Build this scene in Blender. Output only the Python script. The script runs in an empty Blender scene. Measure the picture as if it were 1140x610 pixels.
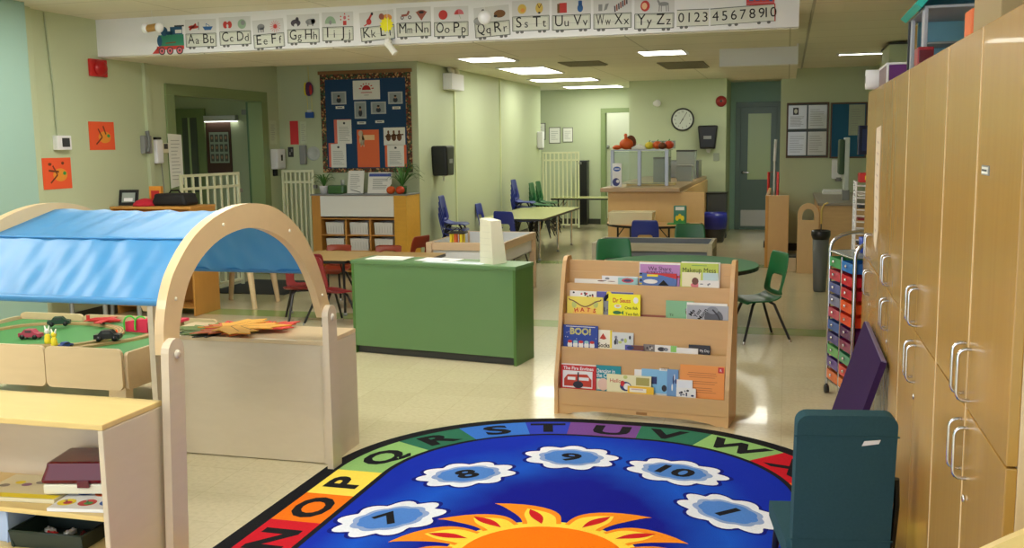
import bpy, bmesh, math, random
from mathutils import Matrix, Vector
random.seed(7)
PI = math.pi
scene = bpy.context.scene
col = scene.collection

# ------------------------------------------------------------------ materials
def lin(c):
    c = c / 255.0
    return c / 12.92 if c <= 0.04045 else ((c + 0.055) / 1.055) ** 2.4
def rgb(r, g, b): return (lin(r), lin(g), lin(b), 1.0)
_m = {}
def mat(key, c=None, rough=0.6, metal=0.0, noise=0.0, nscale=8.0, emit=0.0, coat=0.0, bump=0.0, bscale=60.0, spec=0.5, sheen=0.0):
    if key in _m: return _m[key]
    m = bpy.data.materials.new(key); m.use_nodes = True
    nt = m.node_tree; b = nt.nodes['Principled BSDF']
    C = rgb(*c)
    b.inputs['Base Color'].default_value = C
    b.inputs['Roughness'].default_value = rough
    b.inputs['Metallic'].default_value = metal
    b.inputs['Specular IOR Level'].default_value = spec
    b.inputs['Coat Weight'].default_value = coat
    b.inputs['Sheen Weight'].default_value = sheen
    if emit:
        b.inputs['Emission Color'].default_value = C
        b.inputs['Emission Strength'].default_value = emit
    if noise or bump:
        tc = nt.nodes.new('ShaderNodeTexCoord')
    if noise:
        n = nt.nodes.new('ShaderNodeTexNoise'); n.inputs['Scale'].default_value = nscale
        n.inputs['Detail'].default_value = 4
        nt.links.new(tc.outputs['Object'], n.inputs['Vector'])
        mx = nt.nodes.new('ShaderNodeMix'); mx.data_type = 'RGBA'
        mx.inputs[6].default_value = tuple(x * (1 - noise) for x in C[:3]) + (1,)
        mx.inputs[7].default_value = tuple(min(1, x * (1 + noise)) for x in C[:3]) + (1,)
        nt.links.new(n.outputs['Fac'], mx.inputs[0])
        nt.links.new(mx.outputs[2], b.inputs['Base Color'])
    if bump:
        n2 = nt.nodes.new('ShaderNodeTexNoise'); n2.inputs['Scale'].default_value = bscale
        nt.links.new(tc.outputs['Object'], n2.inputs['Vector'])
        bp = nt.nodes.new('ShaderNodeBump'); bp.inputs['Strength'].default_value = bump
        bp.inputs['Distance'].default_value = 0.01
        nt.links.new(n2.outputs['Fac'], bp.inputs['Height'])
        nt.links.new(bp.outputs['Normal'], b.inputs['Normal'])
    _m[key] = m
    return m
def wood(key, c, rough=0.4, axis=(1.5, 14, 14), amt=0.12, coat=0.0):
    """wood grain: stretched noise in object space"""
    m = mat(key, c, rough, coat=coat)
    nt = m.node_tree; b = nt.nodes['Principled BSDF']
    tc = nt.nodes.new('ShaderNodeTexCoord'); mp = nt.nodes.new('ShaderNodeMapping')
    mp.inputs['Scale'].default_value = axis
    n = nt.nodes.new('ShaderNodeTexNoise'); n.inputs['Scale'].default_value = 3.0
    n.inputs['Detail'].default_value = 5; n.inputs['Distortion'].default_value = 0.6
    mx = nt.nodes.new('ShaderNodeMix'); mx.data_type = 'RGBA'
    C = rgb(*c)
    mx.inputs[6].default_value = (C[0] * (1 - amt), C[1] * (1 - amt * 1.2), C[2] * (1 - amt * 1.5), 1)
    mx.inputs[7].default_value = (min(1, C[0] * (1 + amt)), min(1, C[1] * (1 + amt)), min(1, C[2] * (1 + amt)), 1)
    nt.links.new(tc.outputs['Object'], mp.inputs['Vector']); nt.links.new(mp.outputs['Vector'], n.inputs['Vector'])
    nt.links.new(n.outputs['Fac'], mx.inputs[0]); nt.links.new(mx.outputs[2], b.inputs['Base Color'])
    return m
def clear(key, tint=(235, 245, 240), t=0.8, rough=0.08):
    m = bpy.data.materials.new(key); m.use_nodes = True; nt = m.node_tree
    nt.nodes.remove(nt.nodes['Principled BSDF'])
    out = nt.nodes['Material Output']
    a = nt.nodes.new('ShaderNodeBsdfTransparent'); a.inputs[0].default_value = rgb(*tint)
    g = nt.nodes.new('ShaderNodeBsdfPrincipled'); g.inputs['Base Color'].default_value = rgb(*tint)
    g.inputs['Roughness'].default_value = rough
    x = nt.nodes.new('ShaderNodeMixShader'); x.inputs[0].default_value = 1 - t
    nt.links.new(a.outputs[0], x.inputs[1]); nt.links.new(g.outputs[0], x.inputs[2]); nt.links.new(x.outputs[0], out.inputs[0])
    _m[key] = m
    return m

WALL = mat('wall_paint', (192, 202, 168), 0.55, noise=0.03, nscale=1.5, bump=0.05, bscale=40)
WALLB = mat('wall_paint_light_tint', (150, 182, 170), 0.55, noise=0.03, nscale=1.5)  # wall paint with the bluish cast of the light put into its colour
FRAMEG = mat('frame_green', (130, 148, 98), 0.4)
DOORB = mat('door_blue_grey', (104, 124, 122), 0.4)
DOORG = mat('door_green', (78, 108, 68), 0.4)
WHITE = mat('white_paint', (232, 232, 236), 0.6)
PAPER = mat('paper', (236, 236, 230), 0.8)
CREAM = mat('cream_plastic', (226, 222, 200), 0.45)
BLACK = mat('black_plastic', (18, 18, 20), 0.35)
DARK = mat('dark_grey', (52, 54, 56), 0.5)
GREY = mat('grey', (140, 142, 142), 0.5)
INK = mat('ink', (22, 22, 24), 0.8)
CHROME = mat('chrome', (205, 205, 208), 0.14, 1.0)
STEEL = mat('brushed_steel', (150, 152, 154), 0.35, 0.9)
MAPLE = wood('light_birch', (214, 190, 152), 0.38, (1.2, 6, 6), 0.07, 0.2)
BIRCH = wood('birch_panel', (208, 194, 172), 0.42, (3, 3, 9), 0.05, 0.15)
YELLOWWOOD = wood('yellow_birch_top', (222, 194, 128), 0.4, (1.2, 8, 8), 0.06, 0.2)
EDGE = wood('ply_edge', (188, 158, 110), 0.5, (2, 2, 30), 0.15)
HONEY = wood('honey_shelf', (206, 166, 112), 0.42, (2, 10, 10), 0.06, 0.1)
LOCKER = wood('locker_oak', (178, 138, 70), 0.26, (9, 9, 0.7), 0.1, 0.12)
ORANGEW = wood('orange_wood', (200, 144, 70), 0.4, (8, 8, 1), 0.08)
TANW = wood('tan_wood', (206, 160, 106), 0.42, (8, 8, 1), 0.06)
GREENP = mat('green_laminate', (94, 132, 88), 0.33, noise=0.05, nscale=3)
TABLEG = mat('table_green', (50, 120, 72), 0.5, spec=0.25)
TABLEY = mat('table_yellow', (196, 198, 136), 0.22)
BLUEC = mat('chair_blue', (46, 60, 146), 0.35)
GREENC = mat('chair_green', (22, 100, 56), 0.33)
REDC = mat('chair_red', (128, 30, 38), 0.35)
BROWNC = mat('chair_rust', (150, 58, 36), 0.4)
GATE = mat('gate_cream', (234, 236, 202), 0.45)
BLUE = mat('primary_blue', (36, 84, 170), 0.5)
RED = mat('primary_red', (196, 40, 40), 0.5)
YELLOW = mat('primary_yellow', (240, 216, 40), 0.55)
GREEN = mat('primary_green', (60, 150, 70), 0.5)
ORANGE = mat('primary_orange', (236, 112, 62), 0.6)
PURPLE = mat('purple', (104, 50, 120), 0.6)
TERRA = mat('pumpkin_orange', (214, 92, 30), 0.5)
LEAFG = mat('plant_green', (70, 120, 50), 0.5)
GLASS = clear('clear_glass', (226, 232, 228), 0.87)
CLEARP = clear('clear_plastic', (215, 222, 222), 0.6, 0.2)

# ------------------------------------------------------------------ mesh builder
_boxcache = {}
def box_geo(sx, sy, sz, bev, seg=2):
    k = (round(sx, 5), round(sy, 5), round(sz, 5), round(bev, 5), seg)
    if k in _boxcache: return _boxcache[k]
    bm = bmesh.new(); bmesh.ops.create_cube(bm, size=1)
    for v in bm.verts: v.co = Vector((v.co.x * sx, v.co.y * sy, v.co.z * sz))
    if bev > 0:
        bmesh.ops.bevel(bm, geom=list(bm.edges), offset=min(bev, min(sx, sy, sz) * 0.45), segments=seg, affect='EDGES', profile=0.6)
    bm.verts.index_update()
    r = ([tuple(v.co) for v in bm.verts], [[v.index for v in f.verts] for f in bm.faces])
    bm.free(); _boxcache[k] = r
    return r
_txt = {}
def text_geo(s, bold=0.0):
    k = (s, bold)
    if k in _txt: return _txt[k]
    cu = bpy.data.curves.new('t', 'FONT'); cu.body = s; cu.offset = bold; cu.resolution_u = 3
    cu.align_x = 'CENTER'
    ob = bpy.data.objects.new('t', cu); col.objects.link(ob)
    me = bpy.data.meshes.new_from_object(ob.evaluated_get(bpy.context.evaluated_depsgraph_get()))
    vs = [tuple(v.co) for v in me.vertices]; fs = [list(p.vertices) for p in me.polygons]
    bpy.data.objects.remove(ob); bpy.data.curves.remove(cu); bpy.data.meshes.remove(me)
    xs = [v[0] for v in vs]; ys = [v[1] for v in vs]
    ax = (min(xs) + max(xs)) / 2
    vs = [(v[0] - ax, v[1] - 0.34, v[2]) for v in vs]
    _txt[k] = (vs, fs, max(xs) - min(xs))
    return _txt[k]

class MB:
    def __init__(s): s.v = []; s.f = []; s.mi = []; s.sm = []; s.mats = []; s.M = Matrix()
    def slot(s, m):
        if m not in s.mats: s.mats.append(m)
        return s.mats.index(m)
    def add(s, vs, fs, m, smooth=False, M=None):
        n = len(s.v); T = s.M @ M if M is not None else s.M
        s.v += [tuple(T @ Vector(v)) for v in vs]
        i = s.slot(m)
        for f in fs: s.f.append([a + n for a in f]); s.mi.append(i); s.sm.append(smooth)
        return s
    def box(s, x0, x1, y0, y1, z0, z1, m, bev=0.003, M=None):
        if x1 < x0: x0, x1 = x1, x0
        if y1 < y0: y0, y1 = y1, y0
        if z1 < z0: z0, z1 = z1, z0
        vs, fs = box_geo(x1 - x0, y1 - y0, z1 - z0, bev)
        T = Matrix.Translation(((x0 + x1) / 2, (y0 + y1) / 2, (z0 + z1) / 2))
        return s.add(vs, fs, m, False, (M @ T) if M is not None else T)
    def tube(s, pts, r, m, n=10, cap=True, closed=False):
        pts = [Vector(p) for p in pts]; k = len(pts)
        rs = r if isinstance(r, (list, tuple)) else [r] * k
        vs = []; up = None
        for i, p in enumerate(pts):
            if closed: t = pts[(i + 1) % k] - pts[i - 1]
            else: t = pts[min(i + 1, k - 1)] - pts[max(i - 1, 0)]
            if t.length < 1e-9: t = Vector((0, 0, 1))
            t.normalize()
            if up is None:
                up = t.orthogonal().normalized()
            else:
                up = (up - t * up.dot(t))
                up = up.normalized() if up.length > 1e-6 else t.orthogonal().normalized()
            w = t.cross(up)
            for j in range(n):
                a = 2 * PI * j / n
                vs.append(tuple(p + (up * math.cos(a) + w * math.sin(a)) * rs[i]))
        fs = []
        for i in range(k if closed else k - 1):
            i2 = (i + 1) % k
            for j in range(n):
                fs.append([i * n + j, i * n + (j + 1) % n, i2 * n + (j + 1) % n, i2 * n + j])
        s.add(vs, fs, m, True)
        if cap and not closed:
            s.add(vs[:n], [list(range(n))[::-1]], m); s.add(vs[-n:], [list(range(n))], m)
        return s
    def lathe(s, prof, m, c=(0, 0, 0), n=20, M=None, smooth=True):
        vs = []; fs = []
        for (r, z) in prof:
            for j in range(n):
                a = 2 * PI * j / n; vs.append((c[0] + r * math.cos(a), c[1] + r * math.sin(a), c[2] + z))
        k = len(prof)
        for i in range(k - 1):
            for j in range(n):
                fs.append([i * n + j, i * n + (j + 1) % n, (i + 1) * n + (j + 1) % n, (i + 1) * n + j])
        fs.append(list(range(n))[::-1]); fs.append([(k - 1) * n + j for j in range(n)])
        return s.add(vs, fs, m, smooth, M)
    def prism(s, pts, w0, w1, m, M=None, smooth=False):
        """polygon in (u, v) extruded along w; M maps (u, v, w) to the local frame"""
        n = len(pts)
        a = sum(pts[i][0] * pts[(i + 1) % n][1] - pts[(i + 1) % n][0] * pts[i][1] for i in range(n))
        if a < 0: pts = pts[::-1]
        vs = [(p[0], p[1], w0) for p in pts] + [(p[0], p[1], w1) for p in pts]
        fs = [list(range(n))[::-1], [n + i for i in range(n)]]
        s.add(vs, fs, m, False, M)
        s.add(vs, [[i, (i + 1) % n, n + (i + 1) % n, n + i] for i in range(n)], m, smooth, M)
        return s
    def ball(s, c, r, m, n=12, k=8):
        rx, ry, rz = r if isinstance(r, (tuple, list)) else (r, r, r)
        vs = []; fs = []
        for i in range(k + 1):
            ph = -PI / 2 + PI * i / k
            for j in range(n):
                a = 2 * PI * j / n
                vs.append((c[0] + rx * math.cos(ph) * math.cos(a), c[1] + ry * math.cos(ph) * math.sin(a), c[2] + rz * math.sin(ph)))
        for i in range(k):
            for j in range(n): fs.append([i * n + j, i * n + (j + 1) % n, (i + 1) * n + (j + 1) % n, (i + 1) * n + j])
        return s.add(vs, fs, m, True)
    def build(s, name, parent=None, loc=(0, 0, 0), rz=0.0, mods=()):
        me = bpy.data.meshes.new(name); me.from_pydata(s.v, [], s.f)
        for m in s.mats: me.materials.append(m)
        me.polygons.foreach_set('material_index', s.mi); me.polygons.foreach_set('use_smooth', s.sm)
        me.update()
        o = bpy.data.objects.new(name, me); col.objects.link(o)
        o.location = loc; o.rotation_euler = (0, 0, rz)
        if parent is not None: o.parent = parent
        for (t, kw) in mods:
            md = o.modifiers.new(t, t)
            for a, b in kw.items(): setattr(md, a, b)
        return o

# 2D drawing of printed matter on a surface. frame: (u, v, w) -> local; w is the outward normal
def face_front(x, y, z, rz=0.0, tilt=0.0):      # a surface that faces -Y
    return Matrix.Translation((x, y, z)) @ Matrix.Rotation(rz, 4, 'Z') @ Matrix.Rotation(tilt, 4, 'X') @ Matrix(((1, 0, 0, 0), (0, 0, -1, 0), (0, 1, 0, 0), (0, 0, 0, 1)))
def face_east(x, y, z, roll=0.0):                # a surface that faces +X
    return Matrix.Translation((x, y, z)) @ Matrix(((0, 0, 1, 0), (1, 0, 0, 0), (0, 1, 0, 0), (0, 0, 0, 1))) @ Matrix.Rotation(roll, 4, 'Z')
def face_west(x, y, z, roll=0.0):                # a surface that faces -X
    return Matrix.Translation((x, y, z)) @ Matrix(((0, 0, -1, 0), (-1, 0, 0, 0), (0, 1, 0, 0), (0, 0, 0, 1))) @ Matrix.Rotation(roll, 4, 'Z')
def face_up(x, y, z, rz=0.0): return Matrix.Translation((x, y, z)) @ Matrix.Rotation(rz, 4, 'Z')

class Draw:
    def __init__(s, mb, M, step=0.0007): s.b = mb; s.M = M; s.step = step; s.base = 0.0
    def w(s, L): return s.base + s.step * L
    def poly(s, pts, m, L=1):
        n = len(pts)
        a = sum(pts[i][0] * pts[(i + 1) % n][1] - pts[(i + 1) % n][0] * pts[i][1] for i in range(n))
        if a < 0: pts = pts[::-1]
        s.b.add([(p[0], p[1], s.w(L)) for p in pts], [list(range(n))], m, False, s.M)
    def rect(s, u0, v0, u1, v1, m, L=1): s.poly([(u0, v0), (u1, v0), (u1, v1), (u0, v1)], m, L)
    def ell(s, cu, cv, ru, rv, m, L=1, n=18): s.poly([(cu + ru * math.cos(2 * PI * i / n), cv + rv * math.sin(2 * PI * i / n)) for i in range(n)], m, L)
    def line(s, pts, t, m, L=1):
        for (a, b) in zip(pts[:-1], pts[1:]):
            d = Vector((b[0] - a[0], b[1] - a[1]))
            if d.length < 1e-6: continue
            n = Vector((-d.y, d.x)).normalized() * t / 2
            s.poly([(a[0] - n.x, a[1] - n.y), (b[0] - n.x, b[1] - n.y), (b[0] + n.x, b[1] + n.y), (a[0] + n.x, a[1] + n.y)], m, L)
    def frame(s, u0, v0, u1, v1, t, m, L=1): s.line([(u0, v0), (u1, v0), (u1, v1), (u0, v1), (u0, v0)], t, m, L)
    def text(s, body, cu, cv, size, m, L=2, rot=0.0, sx=1.0, bold=0.0, fit=None):
        vs, fs, wd = text_geo(body, bold)
        if fit: sx = min(sx, fit / (wd * size))
        T = Matrix.Translation((cu, cv, s.w(L))) @ Matrix.Rotation(rot, 4, 'Z') @ Matrix.Diagonal((size * sx, size, 1, 1))
        s.b.add(vs, fs, m, False, s.M @ T)
    def scribble(s, u0, v0, u1, v1, rows, m, t=0.0025, L=2, seed=1):
        r = random.Random(seed)
        for i in range(rows):
            v = v1 - (v1 - v0) * (i + 0.5) / rows
            s.line([(u0, v), (u0 + (u1 - u0) * r.uniform(0.6, 1), v)], t, m, L)

# ------------------------------------------------------------------ scene objects
def thing(name, label, cat, loc=(0, 0, 0), rz=0.0, group=None):
    o = bpy.data.objects.new(name, None); col.objects.link(o); o.empty_display_size = 0.1
    o.location = loc; o.rotation_euler = (0, 0, rz)
    o['label'] = label; o['category'] = cat
    if group: o['group'] = group
    return o
def tag(o, label, cat, group=None):
    o['label'] = label; o['category'] = cat
    if group: o['group'] = group
    return o
def struct(o): o['kind'] = 'structure'; return o
def kids(o): return [c for c in bpy.data.objects if c.parent == o]
def dup(root, loc, rz=0.0, label=None, group=None):
    def cp(o, parent):
        c = o.copy(); col.objects.link(c)
        if parent is not None: c.parent = parent
        for k in kids(o): cp(k, c)
        return c
    ch = kids(root)
    r = root.copy(); col.objects.link(r)
    for k in ch: cp(k, r)
    r.location = loc; r.rotation_euler = (0, 0, rz)
    if label: r['label'] = label
    if group: r['group'] = group
    return r
def rrect(x0, y0, x1, y1, r, n=6):
    pts = []
    for (cx, cy, a0) in ((x1 - r, y1 - r, 0), (x0 + r, y1 - r, PI / 2), (x0 + r, y0 + r, PI), (x1 - r, y0 + r, 1.5 * PI)):
        for i in range(n + 1):
            a = a0 + PI / 2 * i / n; pts.append((cx + r * math.cos(a), cy + r * math.sin(a)))
    return pts
# ================================================================== camera
cam = bpy.data.cameras.new('camera'); camo = bpy.data.objects.new('camera', cam); col.objects.link(camo)
cam.sensor_fit = 'HORIZONTAL'; cam.sensor_width = 36.0; cam.lens = 1099.95 / 1140 * 36.0
cam.clip_start = 0.05; cam.clip_end = 100
right = Vector((0.963724, 0.266539, -0.013857)); down = Vector((0.021765, -0.130231, -0.991245)); fwd = Vector((-0.26601, 0.954985, -0.131308))
Mc = Matrix((right, -down, -fwd)).transposed().to_4x4(); Mc.translation = (0, 0, 1.5)
camo.matrix_world = Mc
scene.camera = camo

# ================================================================== the room
XL, XR = -5.92, 1.1
def fm():
    m = mat('floor_vinyl', (206, 190, 146), 0.2, coat=0.2)
    nt = m.node_tree; b = nt.nodes['Principled BSDF']; L = nt.links
    tc = nt.nodes.new('ShaderNodeTexCoord'); sp = nt.nodes.new('ShaderNodeSeparateXYZ'); L.new(tc.outputs['Object'], sp.inputs[0])
    n = nt.nodes.new('ShaderNodeTexNoise'); n.inputs['Scale'].default_value = 45; n.inputs['Detail'].default_value = 6
    L.new(tc.outputs['Object'], n.inputs['Vector'])
    br = nt.nodes.new('ShaderNodeTexBrick'); br.offset = 0; br.inputs['Scale'].default_value = 1.0
    br.inputs['Brick Width'].default_value = 0.305; br.inputs['Row Height'].default_value = 0.305
    br.inputs['Mortar Size'].default_value = 0.0012
    br.inputs['Color1'].default_value = rgb(212, 200, 166); br.inputs['Color2'].default_value = rgb(207, 195, 161); br.inputs['Mortar'].default_value = rgb(190, 178, 144)
    L.new(tc.outputs['Object'], br.inputs['Vector'])
    mx = nt.nodes.new('ShaderNodeMix'); mx.data_type = 'RGBA'; mx.blend_type = 'MULTIPLY'; mx.inputs[0].default_value = 0.25
    cr = nt.nodes.new('ShaderNodeValToRGB'); cr.color_ramp.elements[0].position = 0.3; cr.color_ramp.elements[0].color = (0.6, 0.6, 0.6, 1); cr.color_ramp.elements[1].position = 0.6
    L.new(n.outputs['Fac'], cr.inputs[0]); L.new(br.outputs['Color'], mx.inputs[6]); L.new(cr.outputs[0], mx.inputs[7])
    prev = mx.outputs[2]
    def stripe(axis, a, c):
        nonlocal prev
        lo = nt.nodes.new('ShaderNodeMath'); lo.operation = 'GREATER_THAN'; lo.inputs[1].default_value = a
        hi = nt.nodes.new('ShaderNodeMath'); hi.operation = 'LESS_THAN'; hi.inputs[1].default_value = c
        mu = nt.nodes.new('ShaderNodeMath'); mu.operation = 'MULTIPLY'
        L.new(sp.outputs[axis], lo.inputs[0]); L.new(sp.outputs[axis], hi.inputs[0])
        L.new(lo.outputs[0], mu.inputs[0]); L.new(hi.outputs[0], mu.inputs[1])
        q = nt.nodes.new('ShaderNodeMix'); q.data_type = 'RGBA'; q.inputs[7].default_value = rgb(150, 168, 98)
        L.new(mu.outputs[0], q.inputs[0]); L.new(prev, q.inputs[6]); prev = q.outputs[2]
    stripe(1, 7.78, 8.08); stripe(1, 11.95, 12.25)
    L.new(prev, b.inputs['Base Color'])
    return m
def cm(key, c, sx=0.61, sy=1.22):
    m = mat(key, c, 0.8)
    nt = m.node_tree; b = nt.nodes['Principled BSDF']; L = nt.links
    tc = nt.nodes.new('ShaderNodeTexCoord')
    br = nt.nodes.new('ShaderNodeTexBrick'); br.offset = 0; br.inputs['Scale'].default_value = 1
    br.inputs['Brick Width'].default_value = sx; br.inputs['Row Height'].default_value = sy; br.inputs['Mortar Size'].default_value = 0.007
    br.inputs['Color1'].default_value = rgb(*c); br.inputs['Color2'].default_value = rgb(c[0] - 4, c[1] - 4, c[2] - 4); br.inputs['Mortar'].default_value = rgb(c[0] - 34, c[1] - 34, c[2] - 36)
    n = nt.nodes.new('ShaderNodeTexNoise'); n.inputs['Scale'].default_value = 120
    bp = nt.nodes.new('ShaderNodeBump'); bp.inputs['Strength'].default_value = 0.25; bp.inputs['Distance'].default_value = 0.004
    L.new(tc.outputs['Object'], br.inputs['Vector']); L.new(tc.outputs['Object'], n.inputs['Vector'])
    L.new(n.outputs['Fac'], bp.inputs['Height']); L.new(bp.outputs['Normal'], b.inputs['Normal']); L.new(br.outputs['Color'], b.inputs['Base Color'])
    return m
FLOOR = fm(); CEIL = cm('ceiling_tile', (228, 223, 206), 1.22, 0.61)

struct(MB().box(-8.6, 1.2, -2.5, 19.6, -0.12, 0, FLOOR, 0).build('floor'))
b = MB()
b.box(-8.6, 0.06, -2.5, 7.7, 2.63, 2.75, CEIL, 0)           # near ceiling
b.box(0.06, 1.2, -2.5, 14.0, 2.43, 2.75, CEIL, 0)           # strip over the lockers
b.box(-8.6, 0.06, 9.0, 19.6, 2.45, 2.75, CEIL, 0)           # far ceiling
b.box(0.06, 1.2, 14.0, 19.6, 2.45, 2.75, CEIL, 0)
struct(b.build('ceiling'))
# beam that carries the alphabet
b = MB(); b.box(XL, 0.06, 7.65, 9.1, 2.31, 2.74, WHITE, 0); struct(b.build('trim_1'))
b = MB(); b.box(XL, 0.059, 7.70, 9.101, 2.3, 2.31, CEIL, 0); struct(b.build('trim_2'))
b = MB(); b.box(-0.68, 0.08, 10.3, 12.6, 2.235, 2.46, WHITE, 0); b.box(-0.68, 0.08, 10.32, 12.6, 2.225, 2.236, CEIL, 0); struct(b.build('trim_3'))
b = MB(); b.box(0.145, 0.165, -2.4, 13.9, 2.423, 2.431, mat('ceiling_rail', (168, 164, 150), 0.5), 0); struct(b.build('trim_4'))

# side wall with the double doorway (opening y 8.72..10.46, z < 2.03)
b = MB()
b.box(XL - 0.14, XL, -2.5, 8.72, 0, 2.7, WALL, 0)
b.box(XL - 0.14, XL, 10.46, 11.0, 0, 2.7, WALL, 0)
b.box(XL - 0.14, XL, 8.72, 10.46, 2.03, 2.7, WALL, 0)
struct(b.build('wall_left'))
b = MB()
for (y0, y1, z0, z1) in ((8.60, 8.74, 0, 2.02), (10.44, 10.58, 0, 2.02), (8.60, 10.58, 2.02, 2.13)):
    b.box(XL - 0.16, XL + 0.02, y0, y1, z0, z1, FRAMEG, 0.004)
struct(b.build('door_1'))
b = MB(); b.box(XL - 0.001, XL + 0.035, 8.26, 8.33, 0, 2.31, WALL, 0.003); struct(b.build('trim_5'))
# pilaster close to the left edge, bluish window light put into its colour
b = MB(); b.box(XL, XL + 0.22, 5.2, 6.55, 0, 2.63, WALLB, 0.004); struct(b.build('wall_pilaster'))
b = MB(); b.box(XL, XL + 0.07, 6.55, 6.78, 0, 2.63, WALL, 0.004); struct(b.build('trim_6'))
# block behind the pin board, its long side runs along the far hall
struct(MB().box(XL - 0.14, -4.13, 10.87, 16.8, 0, 2.6, WALL, 0).build('wall_corridor'))
SEAM = mat('seam_strip', (214, 222, 178), 0.4)
for i, yy in enumerate((12.15, 14.25)):
    struct(MB().box(-4.131, -4.112, yy, yy + 0.035, 0, 2.45, SEAM, 0.002).build('trim_%d' % (7 + i)))
# far walls
b = MB(); b.box(-8.6, -3.2, 17.9, 18.05, 0, 2.6, WALL, 0); b.box(-3.2, -2.5, 17.9, 18.05, 2.05, 2.6, WALL, 0); struct(b.build('wall_back'))
b = MB(); b.box(-3.27, -3.19, 17.86, 18.06, 0, 2.02, FRAMEG, 0.003); b.box(-3.27, -2.44, 17.86, 18.06, 2.02, 2.1, FRAMEG, 0.003); struct(b.build('door_2'))
struct(MB().box(-2.45, -0.93, 15.9, 17.15, 0, 2.6, WALL, 0).box(-2.45, -2.3, 17.15, 18.05, 0, 2.6, WALL, 0).build('wall_clock'))
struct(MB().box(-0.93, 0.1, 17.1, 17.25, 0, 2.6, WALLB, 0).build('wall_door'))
struct(MB().box(-0.1, 1.25, 13.9, 17.1, 0, 2.6, WALL, 0).build('wall_notice'))
struct(MB().box(XR, XR + 0.14, -2.5, 13.9, 0, 2.7, WALL, 0).build('wall_right'))
BASEM = mat('base_dark', (58, 58, 50), 0.5)
for nm, bx in (('baseboard_corridor', (-4.13, -4.118, 10.87, 16.8)), ('baseboard_back', (-8.6, -3.28, 17.885, 17.9)), ('baseboard_notice', (-0.1, 1.1, 13.885, 13.9)), ('baseboard_left', (XL, XL + 0.012, -2.5, 8.6))):
    struct(MB().box(bx[0], bx[1], bx[2], bx[3], 0, 0.1, BASEM, 0.002).build(nm))
# the little room seen through the far doorway
b = MB(); b.box(-4.2, -2.2, 19.4, 19.5, 0, 2.6, WALL, 0); b.box(-4.3, -4.2, 18.05, 19.5, 0, 2.6, WALL, 0); b.box(-2.3, -2.2, 18.05, 19.5, 0, 2.6, WALL, 0)
struct(b.build('wall_pantry'))
# entrance lobby behind the double doorway
b = MB(); b.box(-8.6, -6.06, 11.9, 12.0, 0, 2.6, WALL, 0); b.box(-8.6, -8.5, 7.0, 12, 0, 2.6, WALL, 0); b.box(-8.6, -6.06, 7.0, 7.1, 0, 2.6, WALL, 0)
struct(b.build('wall_lobby'))

# door leaf far right with its window, kick plate and lever
d = thing('door', 'blue-grey door with tall glass pane and metal kick plate beyond the notice boards', 'door', (-0.47, 17.1, 0))
d.name = 'door_3'; d['kind'] = 'structure'; del d['label']; del d['category']
f = MB(); f.box(-0.37, -0.29, -0.04, -0.002, 0, 2.04, DOORB, 0.004); f.box(0.29, 0.37, -0.04, -0.002, 0, 2.04, DOORB, 0.004); f.box(-0.37, 0.37, -0.04, -0.002, 2.04, 2.12, DOORB, 0.004); f.build('door_frame', d)
f = MB(); f.box(-0.29, 0.29, -0.022, -0.005, 0.02, 2.04, DOORB, 0.003)
leaf = f.build('door_leaf', d)
PANE = mat('pale_pane', (188, 204, 150), 0.25)
f = MB(); f.box(-0.17, 0.2, -0.03, -0.021, 0.84, 1.93, PANE, 0.002); f.build('window_pane', leaf)
f = MB(); f.box(-0.27, 0.27, -0.026, -0.021, 0.06, 0.33, mat('kick', (190, 190, 186), 0.3, 0.3), 0.001); f.build('kick_plate', leaf)
f = MB(); f.lathe([(0.028, 0), (0.028, 0.012), (0.012, 0.014), (0.012, 0.05)], CHROME, M=Matrix.Translation((-0.24, -0.022, 0.96)) @ Matrix.Rotation(PI / 2, 4, 'X'), n=12)
f.tube([(-0.24, -0.066, 0.96), (-0.18, -0.068, 0.96), (-0.14, -0.066, 0.955)], 0.011, CHROME, 8); f.build('door_handle', leaf)

# ------------------------------------------------------------------ ceiling lights
def emis(key, c, s):
    m = bpy.data.materials.new(key); m.use_nodes = True; nt = m.node_tree; nt.nodes.clear()
    e = nt.nodes.new('ShaderNodeEmission'); e.inputs[0].default_value = rgb(*c); e.inputs[1].default_value = s
    o = nt.nodes.new('ShaderNodeOutputMaterial'); nt.links.new(e.outputs[0], o.inputs[0]); return m
LAMP = emis('lamp_panel', (252, 251, 236), 5.6)
LAMPN = emis('lamp_panel_near', (255, 252, 242), 9.0)
def lamp(x, y, z, sx, sy, em, label):
    t = thing('ceiling_light', label, 'ceiling light', (x, y, z), 0, 'fluorescent ceiling lights')
    f = MB()
    for a in ((-sx / 2 - .03, sx / 2 + .03, -sy / 2 - .03, -sy / 2), (-sx / 2 - .03, sx / 2 + .03, sy / 2, sy / 2 + .03), (-sx / 2 - .03, -sx / 2, -sy / 2, sy / 2), (sx / 2, sx / 2 + .03, -sy / 2, sy / 2)):
        f.box(a[0], a[1], a[2], a[3], -0.014, 0, WHITE, 0.002)
    f.build('lamp_frame', t)
    f = MB(); f.box(-sx / 2, sx / 2, -sy / 2, sy / 2, -0.01, -0.002, em, 0); f.build('diffuser', t)
    return t
lamp(-3.30, 10.92, 2.45, 0.52, 0.60, LAMP, 'lit ceiling panel nearest the alphabet beam, partly hidden by it, furthest left')
lamp(-3.27, 12.85, 2.45, 0.58, 1.15, LAMP, 'lit ceiling panel second in the row above the yellow tables')
lamp(-3.3, 14.95, 2.45, 0.95, 0.6, LAMP, 'long lit ceiling panel third in the row above the yellow tables')
lamp(-3.25, 17.05, 2.45, 0.95, 0.6, LAMP, 'furthest lit ceiling panel, before the back doorway wall')
lamp(-1.32, 10.85, 2.45, 0.46, 0.62, LAMP, 'single lit ceiling panel to the right of the row, before the food counter')
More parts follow.
